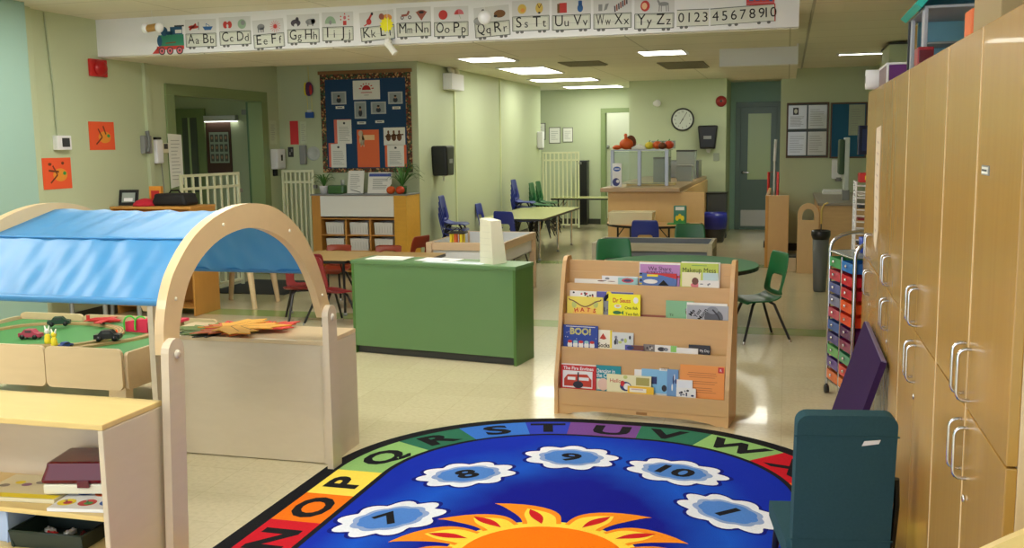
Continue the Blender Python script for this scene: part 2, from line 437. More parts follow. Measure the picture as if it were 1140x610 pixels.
for (x, y) in ((-4.3, 6.1), (-4.3, 3.0), (-1.6, 6.1), (-1.6, 3.0), (-4.3, 0), (-1.6, 0)):
    lamp(x, y, 2.63, 1.2, 0.6, LAMPN, 'fluorescent ceiling panel over the play corner and rug')
lamp(0.78, 11.75, 2.43, 0.5, 0.12, LAMP, 'thin lit strip in the ceiling above the notice boards')
lamp(-0.5, 14.3, 2.45, 0.6, 0.9, LAMP, 'added ceiling panel, unseen behind the dropped white box, brightening the far door alcove')  # extra panel out of view, added to brighten the door alcove
VENT = mat('vent_grille', (138, 132, 104), 0.6)
for (x0, x1, y0, y1, lb) in ((-2.66, -2.16, 11.7, 12.3, 'darker ceiling vent between the row of lamps and the single lamp'), (-1.56, -1.0, 12.3, 13.3, 'darker ceiling vent behind the single lit panel')):
    f = MB(); f.box(x0, x1, y0, y1, 2.437, 2.449, VENT, 0.002)
    k = int((y1 - y0) / 0.05)
    for i in range(k): f.box(x0 + 0.02, x1 - 0.02, y0 + 0.03 + i * 0.05, y0 + 0.045 + i * 0.05, 2.43, 2.437, VENT, 0)
    tag(f.build('ceiling_vent'), lb, 'vent', 'ceiling vents')
# light in lobby and pantry
lamp(-3.3, 18.7, 2.45, 0.6, 0.6, LAMP, 'ceiling panel in the room behind the back doorway')

w = bpy.data.worlds.new('world'); scene.world = w; w.use_nodes = True
w.node_tree.nodes['Background'].inputs[0].default_value = rgb(214, 224, 240); w.node_tree.nodes['Background'].inputs[1].default_value = 1.4

# ================================================================== the rug
def rug():
    cx, cy, hx, hy, R = -0.835, 3.30, 1.215, 1.83, 1.08
    pathc = []
    def corner(ccx, ccy, a0, n=26):
        for i in range(n + 1):
            a = a0 - PI / 2 * i / n; pathc.append((ccx, ccy, math.cos(a), math.sin(a)))
    def straight(ax, ay, bx, by, nx, ny, n=24):
        for i in range(1, n): t = i / n; pathc.append((ax + (bx - ax) * t, ay + (by - ay) * t, nx, ny))
    X0, X1, Y0, Y1 = cx - hx + R, cx + hx - R, cy - hy + R, cy + hy - R
    straight(X0, Y0, X0, Y1, -1, 0); corner(X0, Y1, PI); straight(X0, Y1, X1, Y1, 0, 1); corner(X1, Y1, PI / 2)
    straight(X1, Y1, X1, Y0, 1, 0); corner(X1, Y0, 0); straight(X1, Y0, X0, Y0, 0, -1); corner(X0, Y0, -PI / 2)
    N = len(pathc)
    P = lambda i, d: (pathc[i % N][0] + pathc[i % N][2] * (R - d), pathc[i % N][1] + pathc[i % N][3] * (R - d))
    ring = lambda d: [P(i, d) for i in range(N)]
    fab = dict(rough=0.95, spec=0.1, noise=0.12, nscale=90, bump=0.4, bscale=220)
    K = mat('rug_black', (26, 26, 30), **fab)
    cols = {'r': mat('rug_red', (196, 26, 40), **fab), 'o': mat('rug_orange', (236, 116, 20), **fab), 'y': mat('rug_yellow', (246, 214, 84), **fab),
            'l': mat('rug_lightgreen', (140, 184, 110), **fab), 'g': mat('rug_green', (46, 108, 84), **fab), 'b': mat('rug_blue', (56, 112, 200), **fab),
            'd': mat('rug_darkblue', (46, 62, 176), **fab), 'p': mat('rug_purple', (112, 70, 140), **fab)}
    b = MB(); D = Draw(b, Matrix(), 0.0006); D.base = 0.0085
    b.prism(ring(0), 0.0, 0.009, K)
    # blue field with a brighter band where the clouds float
    field = mat('rug_field', (16, 40, 170), **fab); nt = field.node_tree
    tc = nt.nodes.new('ShaderNodeTexCoord'); mp = nt.nodes.new('ShaderNodeMapping'); mp.vector_type = 'POINT'
    mp.inputs['Location'].default_value = (-cx / 0.62, -cy / 1.08, 0); mp.inputs['Scale'].default_value = (1 / 0.62, 1 / 1.08, 0)
    ln = nt.nodes.new('ShaderNodeVectorMath'); ln.operation = 'LENGTH'
    cr = nt.nodes.new('ShaderNodeValToRGB'); e = cr.color_ramp.elements
    e[0].position = 0.46; e[0].color = rgb(14, 22, 138); e[1].position = 0.66; e[1].color = rgb(24, 84, 196)
    e2 = e.new(0.88); e2.color = rgb(18, 44, 170)
    ml = nt.nodes.new('ShaderNodeMath'); ml.operation = 'MULTIPLY'; ml.inputs[1].default_value = 0.62
    nz = nt.nodes.new('ShaderNodeTexNoise'); nz.inputs['Scale'].default_value = 3
    ad = nt.nodes.new('ShaderNodeMath'); ad.operation = 'MULTIPLY_ADD'; ad.inputs[1].default_value = 0.22
    nt.links.new(tc.outputs['Object'], mp.inputs['Vector']); nt.links.new(mp.outputs[0], ln.inputs[0])
    nt.links.new(tc.outputs['Object'], nz.inputs['Vector'])
    nt.links.new(ln.outputs['Value'], ml.inputs[0]); nt.links.new(nz.outputs['Fac'], ad.inputs[0]); nt.links.new(ml.outputs[0], ad.inputs[2])
    ad2 = nt.nodes.new('ShaderNodeMath'); ad2.operation = 'SUBTRACT'; ad2.inputs[1].default_value = 0.11
    nt.links.new(ad.outputs[0], ad2.inputs[0]); nt.links.new(ad2.outputs[0], cr.inputs[0])
    nt.links.new(cr.outputs[0], nt.nodes['Principled BSDF'].inputs['Base Color'])
    D.poly(ring(0.315), field, 1)
    # alphabet ring: boundaries measured on one half, the other half is its point mirror
    half = [(-1.98, 3.08), (-1.98, 3.41), (-1.98, 3.745), (-1.96, 4.07), (-1.82, 4.47), (-1.62, 4.80), (-1.35, 4.98), (-1.07, 5.06), (-0.71, 5.06), (-0.36, 5.02), (0.03, 4.78), (0.25, 4.42), (0.31, 3.97), (0.31, 3.52)]
    def near(p):
        return min(range(N), key=lambda i: (P(i, 0.07)[0] - p[0]) ** 2 + (P(i, 0.07)[1] - p[1]) ** 2)
    idx = [near(p) for p in half]
    mir = [near((2 * cx - p[0], 2 * cy - p[1])) for p in half]
    letters = 'NOPQRSTUVWXYZ'; cc = 'roylgbdpglroy'
    letters2 = 'ABCDEFGHIJKLM'
    for ids, ls in ((idx, letters), (mir, letters2)):
        for k in range(13):
            i0, i1 = ids[k], ids[k + 1]
            if i1 < i0: i1 += N
            for i in range(i0, i1):
                D.poly([P(i, 0.07), P(i + 1, 0.07), P(i + 1, 0.29), P(i, 0.29)], cols[cc[k]], 1)
            mI = (i0 + i1) / 2.0; j = int(mI); q = pathc[j % N]
            c = ((P(j, 0.18)[0] + P(int(math.ceil(mI)), 0.18)[0]) / 2, (P(j, 0.18)[1] + P(int(math.ceil(mI)), 0.18)[1]) / 2)
            D.text(ls[k], c[0], c[1], 0.205, K, 2, math.atan2(q[3], q[2]) - PI / 2, 1.4, 0.04)
    # clouds
    Wc = mat('rug_cloud', (226, 230, 240), **fab); Bc = mat('rug_cloud_blue', (78, 128, 204), **fab); Gc = mat('rug_cloud_grey', (140, 162, 206), **fab)
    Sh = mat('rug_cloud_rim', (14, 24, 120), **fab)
    half_c = [('7', -1.51, 3.54, 0.22, 0.145, 1.15), ('8', -1.375, 4.12, 0.21, 0.145, 0.8), ('9', -0.965, 4.465, 0.205, 0.16, 0.0), ('10', -0.455, 4.37, 0.22, 0.145, -0.45), ('1', -0.20, 3.92, 0.22, 0.14, -0.95)]
    allc = list(half_c) + [(n, 2 * cx - q[1], 2 * cy - q[2], q[3], q[4], q[5] + PI) for n, q in zip(('2', '3', '4', '5', '6'), half_c)]
    for (n, x, y, ru, rv, ro) in allc:
        def blob(k, jag):
            pts = []
            for i in range(72):
                a = 2 * PI * i / 72
                s = k * (1 + jag * (abs(math.sin(a * 4.5 + 0.5)) - 0.5))
                u, v = ru * s * math.cos(a), rv * s * math.sin(a)
                r2 = ro * 0.75
                pts.append((x + u * math.cos(r2) - v * math.sin(r2), y + u * math.sin(r2) + v * math.cos(r2)))
            return pts
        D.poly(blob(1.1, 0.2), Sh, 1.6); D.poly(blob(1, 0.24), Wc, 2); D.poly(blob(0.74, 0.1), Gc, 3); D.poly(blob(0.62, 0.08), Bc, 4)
        D.text(n, x, y, 0.15, K, 5, ro * 0.85, 1.35, 0.035)
    # sun
    sx, sy = -0.825, 3.29
    Y1_, O1, R1, OD = mat('sun_yellow', (250, 212, 70), **fab), mat('sun_tip', (240, 140, 30), **fab), mat('sun_red', (196, 30, 36), **fab), mat('sun_orange', (244, 120, 10), **fab)
    pol = lambda r, a: (sx + r * math.cos(a), sy + r * math.sin(a))
    D.ell(sx, sy, 0.37, 0.37, Y1_, 2, 40)
    for k in range(13):
        a0 = math.radians(103 + 27.7 * k); s = 1 if k < 7 else -1
        L = 0.60 if k % 2 == 0 else 0.57
        def curve(hw, r0, r1, bend, n=12):
            A = []; B = []
            for i in range(n + 1):
                t = i / n; r = r0 + (r1 - r0) * t
                mid = a0 + s * bend * t ** 2.4
                wd = hw * (1 - t) ** 1.25 + 0.085 * math.sin(PI * t ** 1.3) * (hw / 0.2)
                A.append(pol(r, mid + wd)); B.append(pol(r, mid - wd))
            return A + B[::-1][1:]
        D.poly(curve(0.22, 0.35, L, 0.34), O1, 3 + 0.06 * k); D.poly(curve(0.17, 0.34, L * 0.85, 0.12), Y1_, 4 + 0.06 * k)
        core = []
        for i in range(13):
            t = i / 12; core.append(pol(0.34 + 0.16 * t, a0 + s * 0.1 * t + 0.055 * math.sin(PI * t)))
        for i in range(11, 0, -1):
            t = i / 12; core.append(pol(0.34 + 0.16 * t, a0 + s * 0.1 * t - 0.055 * math.sin(PI * t)))
        D.poly(core, R1, 5)
    D.ell(sx, sy, 0.31, 0.31, OD, 6, 48)
    tag(b.build('alphabet_rug'), 'blue rug with orange sun, numbered clouds and coloured alphabet border', 'rug')
rug()
# ================================================================== play corner: canopy on two arches
CAN = mat('canopy_blue', (60, 138, 196), 0.42, noise=0.1, nscale=4, spec=0.6, bump=0.35, bscale=7)
def fabric_trans(m, c, f=0.35):
    nt = m.node_tree; b = nt.nodes['Principled BSDF']; o = nt.nodes['Material Output']
    t = nt.nodes.new('ShaderNodeBsdfTranslucent'); t.inputs[0].default_value = rgb(*c)
    x = nt.nodes.new('ShaderNodeMixShader'); x.inputs[0].default_value = f
    nt.links.new(b.outputs[0], x.inputs[1]); nt.links.new(t.outputs[0], x.inputs[2]); nt.links.new(x.outputs[0], o.inputs[0])
fabric_trans(CAN, (60, 140, 205), 0.2)
ARCH = wood('arch_ply', (214, 188, 146), 0.35, (5, 5, 5), 0.05, 0.25)
outer = [(2.86, 0.80), (2.865, 0.90), (2.90, 1.01), (2.96, 1.095), (3.08, 1.19), (3.25, 1.255), (3.45, 1.28), (3.66, 1.25), (3.85, 1.155), (3.98, 1.03), (4.07, 0.89), (4.12, 0.78), (4.15, 0.72)]
inner = [(4.06, 0.72), (4.03, 0.78), (3.985, 0.87), (3.90, 0.985), (3.78, 1.085), (3.62, 1.155), (3.45, 1.185), (3.28, 1.17), (3.14, 1.12), (3.04, 1.045), (2.985, 0.955), (2.955, 0.87), (2.95, 0.80)]
YZ = Matrix(((0, 0, 1, 0), (1, 0, 0, 0), (0, 1, 0, 0), (0, 0, 0, 1)))      # (u, v, w) -> (w, u, v)
def smooth_poly(pts, k=4):
    out = []
    for i in range(len(pts) - 1):
        p0 = pts[max(i - 1, 0)]; p1 = pts[i]; p2 = pts[i + 1]; p3 = pts[min(i + 2, len(pts) - 1)]
        for j in range(k):
            t = j / k
            out.append(tuple(0.5 * (2 * p1[a] + (p2[a] - p0[a]) * t + (2 * p0[a] - 5 * p1[a] + 4 * p2[a] - p3[a]) * t * t + (3 * p1[a] - p0[a] - 3 * p2[a] + p3[a]) * t ** 3) for a in range(len(p1))))
    out.append(pts[-1]); return out
so = smooth_poly(outer); si = smooth_poly(inner)
cn = thing('play_canopy', 'blue fabric canopy stretched between two light wooden arches', 'play canopy', (-2.05, 3.5, 0))
def arch(x, detail=True):
    off = (2.05, -3.5)
    f = MB(); f.M = Matrix.Translation((x + off[0], off[1], 0))
    # ring as quads so that the hollow stays hollow
    k = min(len(so), len(si)); ir = si[::-1]
    for i in range(len(so) - 1):
        j0 = i; j1 = i + 1
        f.prism([so[j0], so[j1], ir[j1], ir[j0]], -0.014, 0.022, ARCH, YZ)
    a = f.build('arch', cn)
    if detail:
        g = MB(); g.M = f.M
        for i in (8, 20, 31, 42):
            if i < len(so):
                c = ((so[i][0] + ir[i][0]) / 2, (so[i][1] + ir[i][1]) / 2)
                g.lathe([(0.007, 0), (0.006, 0.003), (0.002, 0.004)], CREAM, M=Matrix.Translation((0.022, c[0], c[1])) @ Matrix.Rotation(PI / 2, 4, 'Y'), n=10)
        g.build('screw_cap', a)
    for (yy, zt, tilt) in ((2.845, 0.86, -0.055), (4.045, 0.78, 0.05)):
        f = MB(); f.M = Matrix.Translation((x + off[0], off[1], 0))
        prof = [(yy, 0.0), (yy, zt - 0.05)] + [(yy + 0.045 + 0.045 * math.cos(PI - PI * i / 8), zt - 0.05 + 0.045 * math.sin(PI * i / 8)) for i in range(1, 8)] + [(yy + 0.09, zt - 0.05), (yy + 0.09, 0.0)]
        prof = [(p[0] + (zt - p[1]) * tilt * (1 if yy < 3 else 0.4) * (1 if yy < 3 else 0), p[1]) for p in prof]
        f.prism(prof, 0.02, 0.05, BIRCH, YZ)
        l = f.build('leg', cn)
        g = MB(); g.M = f.M
        g.lathe([(0.016, 0), (0.014, 0.006), (0.004, 0.008)], mat('bolt_cover', (214, 206, 190), 0.3), M=Matrix.Translation((0.05, yy + 0.045, zt - 0.06)) @ Matrix.Rotation(PI / 2, 4, 'Y'), n=12)
        g.build('bolt', l)
arch(-2.05); arch(-2.97, False)
# fabric: profile across, with soft folds along
prof = [(2.895, 0.965), (3.117, 1.172), (3.123, 1.176), (3.47, 1.252), (3.53, 1.252), (3.84, 1.172), (3.846, 1.168), (4.02, 0.93)]
pr = []
for (a_, b_) in zip(prof[:-1], prof[1:]):
    k_ = max(1, int(math.hypot(b_[0] - a_[0], b_[1] - a_[1]) / 0.03))
    pr += [(a_[0] + (b_[0] - a_[0]) * i / k_, a_[1] + (b_[1] - a_[1]) * i / k_) for i in range(k_)]
pr.append(prof[-1])
f = MB(); f.M = Matrix.Translation((2.05, -3.5, 0)); 
nx = 60
f = MB(); f.M = Matrix.Translation((2.05, -3.5, 0))
breaks = [i for i, p in enumerate(pr) if any(abs(p[0] - q[0]) < 1e-6 for q in (prof[2], prof[6]))]
strips = [(0, breaks[0]), (breaks[0], breaks[1]), (breaks[1], len(pr) - 1)]
for (j0, j1) in strips:
    vs = []; fs = []
    for i in range(nx + 1):
        t = i / nx; x = -2.955 + 0.89 * t; sg = math.sin(PI * t) ** 0.6
        for j in range(j0, j1 + 1):
            y, z = pr[j]
            u_ = t * 22 + (z - 1.0) * 13
            fold = (0.007 * abs(math.sin(u_ * 0.5)) ** 2 + 0.005 * math.sin(t * 37 + z * 30) + 0.003 * math.sin(71 * t - z * 12)) * sg
            q = max(-1, min(1, (y - 3.5) / 0.5))
            vs.append((x, y + fold * (1 if y < 3.5 else -1) * abs(q) * 1.2, z - 0.012 * sg * (1 - abs(q)) + fold * 0.7 * (1 - abs(q) * 0.6)))
    n = j1 - j0 + 1
    for i in range(nx):
        for j in range(n - 1): fs.append([i * n + j, i * n + j + 1, (i + 1) * n + j + 1, (i + 1) * n + j])
    f.add(vs, fs, CAN, True)
fab = f.build('fabric', cn)
SEW = mat('canopy_seam', (60, 130, 186), 0.7)
f = MB(); f.M = Matrix.Translation((2.05, -3.5, 0)); f.tube([(-2.955 + 0.89 * i / 20, 3.118 - 0.002, 1.174 - 0.012 * math.sin(PI * i / 20) ** 0.6 * 0.25) for i in range(21)], 0.004, SEW, 6); f.build('seam', fab)
for (y, z) in ((2.898, 0.975), (4.018, 0.94)):
    f = MB(); f.M = Matrix.Translation((2.05, -3.5, 0)); f.tube([(-2.96, y, z), (-2.065, y, z)], 0.013, CAN, 10)
    f.build('hem_rod', fab)

# ---- far storage box (closed back towards the room)
t = thing('storage_cabinet', 'closed pale birch cabinet back carrying paper leaves, at the foot of the canopy arch', 'cabinet', (-2.5, 4.3, 0))
f = MB(); f.M = Matrix.Translation((2.5, -4.3, 0))
f.box(-2.96, -2.085, 4.13, 4.145, 0.004, 0.573, BIRCH, 0.002); f.build('back_panel', t)
f = MB(); f.M = Matrix.Translation((2.5, -4.3, 0)); f.box(-2.085, -2.06, 4.128, 4.47, 0.0, 0.573, BIRCH, 0.004); f.build('side_panel', t)
f = MB(); f.M = Matrix.Translation((2.5, -4.3, 0)); f.box(-2.975, -2.955, 4.128, 4.47, 0.0, 0.573, BIRCH, 0.004); f.build('side_panel', t)
f = MB(); f.M = Matrix.Translation((2.5, -4.3, 0)); f.box(-2.975, -2.06, 4.128, 4.47, 0.573, 0.595, MAPLE, 0.004); f.build('top_panel', t)
f = MB(); f.M = Matrix.Translation((2.5, -4.3, 0)); f.box(-2.955, -2.085, 4.145, 4.465, 0.3, 0.318, BIRCH, 0.002); f.box(-2.955, -2.085, 4.145, 4.465, 0.02, 0.04, BIRCH, 0.002); f.build('shelf', t)
# ---- near open shelf unit
SX0, SX1, SY0, SY1, SZ = -2.96, -2.045, 2.545, 2.855, 0.645
t = thing('shelf_unit', 'open birch shelf unit with yellowish top and games inside, nearest on the left', 'shelf', (-2.5, 2.7, 0))
def sp(name, *bx, m=BIRCH, bev=0.004):
    f = MB(); f.M = Matrix.Translation((2.5, -2.7, 0)); f.box(*bx, m, bev); return f.build(name, t)
sp('top_panel', SX0, SX1, SY0, SY1, SZ - 0.02, SZ, m=YELLOWWOOD)
sp('side_panel', SX1 - 0.02, SX1, SY0, SY1, 0, SZ - 0.02); sp('side_panel', SX0, SX0 + 0.02, SY0, SY1, 0, SZ - 0.02)
sp('back_panel', SX0 + 0.02, SX1 - 0.02, SY1 - 0.015, SY1, 0.02, SZ - 0.02)
sp('shelf', SX0 + 0.02, SX1 - 0.02, SY0 + 0.002, SY1 - 0.015, 0.325, 0.343, m=YELLOWWOOD); sp('shelf', SX0 + 0.02, SX1 - 0.02, SY0 + 0.002, SY1 - 0.015, 0.185, 0.203, m=YELLOWWOOD); sp('kick_board', SX0 + 0.02, SX1 - 0.02, SY0 + 0.03, SY0 + 0.045, 0, 0.185)

# things on its shelves
def put(name, b, label, cat, loc, rz=0.0, group=None): return tag(b.build(name, loc=loc, rz=rz), label, cat, group)
f = MB(); D = Draw(f, face_up(0, 0, 0.014)); f.box(-0.15, 0.15, -0.11, 0.11, 0, 0.014, mat('puzzle_cream', (222, 212, 176), 0.5), 0.002)
D.rect(-0.145, -0.105, 0.145, -0.07, YELLOW, 1)
r_ = random.Random(3)
for i in range(7): D.ell(-0.11 + 0.037 * i, r_.uniform(-0.03, 0.08), 0.018, 0.015, [mat('puzzle_dull', (140, 130, 120), 0.6), YELLOW, mat('puzzle_mauve', (150, 110, 140), 0.6)][i % 3], 2)
put('puzzle_board', f, 'cream puzzle board with yellow strip lying left of the maroon case', 'puzzle', (-2.46, 2.70, 0.3435), 0.1)
t = thing('game_case', 'maroon plastic case with cream base on the middle shelf', 'case', (-2.24, 2.745, 0.3665), 0.24)
f = MB(); f.box(-0.14, 0.14, -0.095, 0.095, 0.0, 0.035, CREAM, 0.008); f.build('base', t)
f = MB(); MAR = mat('maroon', (92, 14, 26), 0.22)
vs, fs = box_geo(0.29, 0.2, 0.07, 0.014)
f.add([(v[0] * (0.9 if v[2] > 0 else 1), v[1] * (0.88 if v[2] > 0 else 1), v[2] + 0.071) for v in vs], fs, MAR, False); f.build('lid', t)
f = MB(); f.box(-0.02, 0.02, -0.106, -0.094, 0.025, 0.05, MAR, 0.002); f.build('latch', t)
f = MB(); f.M = Matrix.Diagonal((1.15, 1.35, 1, 1)); f.box(-0.095, 0.095, -0.075, 0.075, 0, 0.012, WHITE, 0.002); D = Draw(f, face_up(0, 0, 0.012))
for i, (cc_, x, y) in enumerate(((YELLOW, -0.062, -0.035), (BLUE, -0.045, 0.035), (RED, 0.0, -0.035), (ORANGE, 0.01, 0.03), (BLUE, 0.062, -0.03), (RED, 0.065, 0.04))):
    D.ell(x, y, 0.026, 0.022, cc_, 1); D.ell(x + 0.006, y - 0.004, 0.013, 0.01, RED if cc_ is not RED else GREEN, 2)
for (x, y) in ((-0.062, -0.035), (-0.045, 0.035), (0.0, -0.035), (0.01, 0.03), (0.062, -0.03), (0.065, 0.04)): f.tube([(x, y, 0.012), (x, y, 0.022)], 0.0035, CHROME, 6)
put('peg_puzzle', f, 'white peg puzzle with red, blue and yellow ovals in front of the maroon case', 'puzzle', (-2.185, 2.66, 0.3435), 0.16)
def tray(name, m, sx, sy, h, label, loc, rz=0.0, grid=False):
    t = thing(name, label, 'tray' if grid else 'bin', loc, rz)
    f = MB(); th = 0.004
    f.box(-sx * .45, sx * .45, -sy * .45, sy * .45, 0, th, m, 0.001)
    for (sgn, ax) in ((1, 0), (-1, 0), (1, 1), (-1, 1)):
        pts = [(sx * .45, 0), (sx * .5, h), (sx * .5 + th, h), (sx * .45 + th, 0)] if ax == 0 else [(sy * .45, 0), (sy * .5, h), (sy * .5 + th, h), (sy * .45 + th, 0)]
        L = sy * .5 if ax == 0 else sx * .5
        R_ = Matrix.Rotation(0 if ax == 0 else PI / 2, 4, 'Z') @ Matrix.Rotation(0 if sgn > 0 else PI, 4, 'Z') @ Matrix(((1, 0, 0, 0), (0, 0, -1, 0), (0, 1, 0, 0), (0, 0, 0, 1)))
        f.prism(pts, -L, L, m, R_)
    f.build('bin_body', t)
    f = MB(); f.tube([(-sx * .5, -sy * .5, h), (sx * .5, -sy * .5, h), (sx * .5, sy * .5, h), (-sx * .5, sy * .5, h)], 0.005, m, 6, closed=True); f.build('rim', t)
    return t
tb = tray('plastic_tray', mat('tray_dark_green', (24, 40, 34), 0.4), 0.27, 0.18, 0.055, 'dark green tray of small toys on the lowest shelf', (-2.31, 2.65, 0.2035), 0.05, True)
tray('plastic_bin', mat('bin_pale_blue', (170, 190, 226), 0.5), 0.2, 0.24, 0.11, 'pale blue plastic bin on the lowest shelf, behind the dark tray', (-2.57, 2.7, 0.2035))
for i, (cc_, x, y) in enumerate(((RED, -0.05, 0.0), (YELLOW, 0.03, -0.03), (WHITE, 0.0, 0.03), (MAR, 0.06, 0.02), (WHITE, -0.08, 0.03))):
    f = MB(); f.box(-0.02, 0.02, -0.011, 0.011, 0, 0.014, cc_, 0.003); f.tube([(-0.012, 0, 0.014), (-0.012, 0, 0.019)], 0.004, cc_, 8); f.tube([(0.012, 0, 0.014), (0.012, 0, 0.019)], 0.004, cc_, 8)
    put('toy_brick', f, ['red small brick in the dark tray', 'yellow small brick in the dark tray', 'white small brick in the dark tray beside the yellow one', 'maroon small brick in the dark tray', 'white small brick in the dark tray at its far left end'][i], 'brick', (-2.31 + x, 2.65 + y, 0.2085), i * 0.7, 'bricks in the dark tray')

# ---- paper leaves on the storage cabinet
half = [(0.03, -1), (0.035, -.48), (.45, -.6), (.42, -.42), (.9, -.12), (.78, -.02), (.88, .30), (.62, .24), (.56, .4), (.26, .12), (.36, .66), (.2, .58), (0, 1.0)]
leafp = half + [(-x, y) for (x, y) in half[-2::-1]]
LC = {'mustard': (218, 158, 52), 'red': (206, 52, 36), 'green': (96, 120, 52), 'dark': (38, 42, 34), 'rust': (196, 96, 40)}
for i, (cn_, x, y, s, rz, lb) in enumerate((
    ('dark', -2.73, 4.22, 0.16, 1.9, 'black paper leaf lowest in the pile on the birch cabinet'),
    ('green', -2.77, 4.27, 0.19, 1.5, 'dark green paper leaf at the left of the pile on the birch cabinet'),
    ('red', -2.68, 4.35, 0.15, 0.7, 'red paper leaf sticking out behind the mustard leaf on its left'),
    ('rust', -2.62, 4.24, 0.2, 2.4, 'brown-orange paper leaf under the mustard leaf'),
    ('red', -2.45, 4.35, 0.15, -0.6, 'red paper leaf sticking out behind the mustard leaf on its right'),
    ('mustard', -2.56, 4.27, 0.23, -1.25, 'large mustard paper leaf on top of the pile'))):
    f = MB(); M_ = mat('leaf_' + cn_, LC[cn_], 0.7, noise=0.12, nscale=20)
    f.prism([(p[0] * s, p[1] * s) for p in leafp], 0, 0.004, M_)
    D = Draw(f, face_up(0, 0, 0.004)); dk = mat('leaf_vein', (70, 50, 26), 0.8)
    for (a, b_) in (((0, -.9), (0, .7)), ((0, -.3), (.6, 0)), ((0, -.3), (-.6, 0)), ((0, -.1), (.5, .25)), ((0, -.1), (-.5, .25))):
        D.line([(a[0] * s, a[1] * s), (b_[0] * s, b_[1] * s)], 0.0035, dk, 1)
    put('paper_leaf', f, lb, 'leaf', (x, y, 0.5955 + 0.005 * i), rz, 'paper leaves on the birch cabinet')

# ---- train table
TX0, TX1, TY0, TY1, TZ = -4.42, -3.08, 4.02, 4.86, 0.497
tt = thing('train_table', 'low light wooden train table with green painted top and raised edge boards', 'play table', (-3.75, 4.44, 0))
def tpart(f, name, parent=None):
    return f.build(name, parent or tt)
TM = Matrix.Translation((3.75, -4.44, 0))
f = MB(); f.M = TM; f.box(TX0 + .02, TX1 - .02, TY0 + .02, TY1 - .02, TZ - 0.02, TZ, mat('play_green', (70, 140, 74), 0.6, noise=0.1, nscale=4), 0.001); tpart(f, 'table_top')
XZ = Matrix(((1, 0, 0, 0), (0, 0, -1, 0), (0, 1, 0, 0), (0, 0, 0, 1)))   # (u,v,w)->(u,-w,v)
for (y, ) in ((TY0,), (TY1,)):
    for k in range(3):
        x0 = TX1 - 0.003 - (k + 1) * 0.447; x1 = x0 + 0.442
        f = MB(); f.M = TM
        f.prism(rrect(x0, 0.33, x1, 0.535, 0.03), -y - 0.009, -y + 0.009, MAPLE, XZ); tpart(f, 'edge_board')
for x in (TX0, TX1):
    f = MB(); f.M = TM; f.prism(rrect(TY0 + 0.012, 0.33, TY1 - 0.012, 0.515, 0.02), x - 0.009, x + 0.009, MAPLE, YZ); tpart(f, 'edge_board')
for x in (TX0 + 0.05, TX1 - 0.11):
    for y in (TY0 + 0.012, TY1 - 0.072):
        f = MB(); f.M = TM; f.box(x, x + 0.1, y, y + 0.06, 0, 0.42, MAPLE, 0.006); tpart(f, 'leg')
f = MB(); f.M = TM; f.box(TX0 + 0.05, TX1 - 0.05, TY0 + .05, TY1 - .05, 0.12, 0.14, MAPLE, 0.002); tpart(f, 'lower_shelf')
# wooden track: loops
def track(pts, label, i):
    f = MB(); pts = smooth_poly(pts, 5); w_ = 0.02
    vs = []
    for k, p in enumerate(pts):
        a = pts[max(k - 1, 0)]; c = pts[min(k + 1, len(pts) - 1)]
        d = Vector((c[0] - a[0], c[1] - a[1])).normalized(); nn = Vector((-d.y, d.x)) * w_
        vs += [(p[0] + nn.x, p[1] + nn.y, 0), (p[0] - nn.x, p[1] - nn.y, 0), (p[0] - nn.x, p[1] - nn.y, 0.012), (p[0] + nn.x, p[1] + nn.y, 0.012)]
    fs = []
    for k in range(len(pts) - 1):
        for j in range(4): fs.append([k * 4 + j, k * 4 + (j + 1) % 4, k * 4 + 4 + (j + 1) % 4, k * 4 + 4 + j])
    f.add(vs, fs, EDGE)
    D = Draw(f, Matrix.Translation((0, 0, 0.012)), 0.0005)
    for off in (-0.009, 0.009):
        q = []
        for k, p in enumerate(pts):
            a = pts[max(k - 1, 0)]; c = pts[min(k + 1, len(pts) - 1)]
            d = Vector((c[0] - a[0], c[1] - a[1])).normalized(); q.append((p[0] - d.y * off, p[1] + d.x * off))
        D.line(q, 0.004, mat('track_groove', (120, 90, 50), 0.7), 1)
    put('wooden_track', f, label, 'toy track', (0, 0, TZ + 0.0005), 0, 'toy railway tracks on the train table')
track([(-4.3, 4.2), (-4.2, 4.62), (-3.9, 4.74), (-3.6, 4.66), (-3.45, 4.45), (-3.5, 4.22), (-3.75, 4.12)], 'toy railway curve sweeping round the middle of the train table', 0)
track([(-3.14, 4.72), (-3.28, 4.6), (-3.3, 4.4), (-3.42, 4.18), (-3.5, 4.1)], 'toy railway curve at the right end of the train table', 1)
def car(name, m, loc, rz, label, s=1.0, pickup=False, cat='toy car'):
    t = thing(name, label, cat, loc, rz, 'toy vehicles on the train table')
    f = MB(); f.M = Matrix.Diagonal((s, s, s, 1))
    f.prism([(-.06, .012), (.06, .012), (.06, .03), (.035, .034), (.018, .052), (-.025, .052), (-.04, .034), (-.06, .032)], -.022, .022, m, XZ); f.build('body', t)
    for x in (-.036, .036):
        for y in (-.023, .023):
            f = MB(); f.M = Matrix.Diagonal((s, s, s, 1)); f.lathe([(.013, -.005), (.013, .005)], BLACK, M=Matrix.Translation((x, y, .013)) @ Matrix.Rotation(PI / 2, 4, 'X'), n=12); f.build('wheel', t)
    f = MB(); f.M = Matrix.Diagonal((s, s, s, 1)); f.box(-.02, .016, -.0235, .0235, .036, .047, DARK, .002); f.build('window', t)
car('toy_car', mat('toy_dark_green', (24, 60, 40), 0.4), (-3.95, 4.62, TZ + .014), 0.5, 'dark green toy car at the back left of the train table')
car('toy_car', mat('toy_pinkish', (170, 60, 84), 0.4), (-3.88, 4.32, TZ + .001), 0.15, 'pinkish red toy car at the front left of the train table')
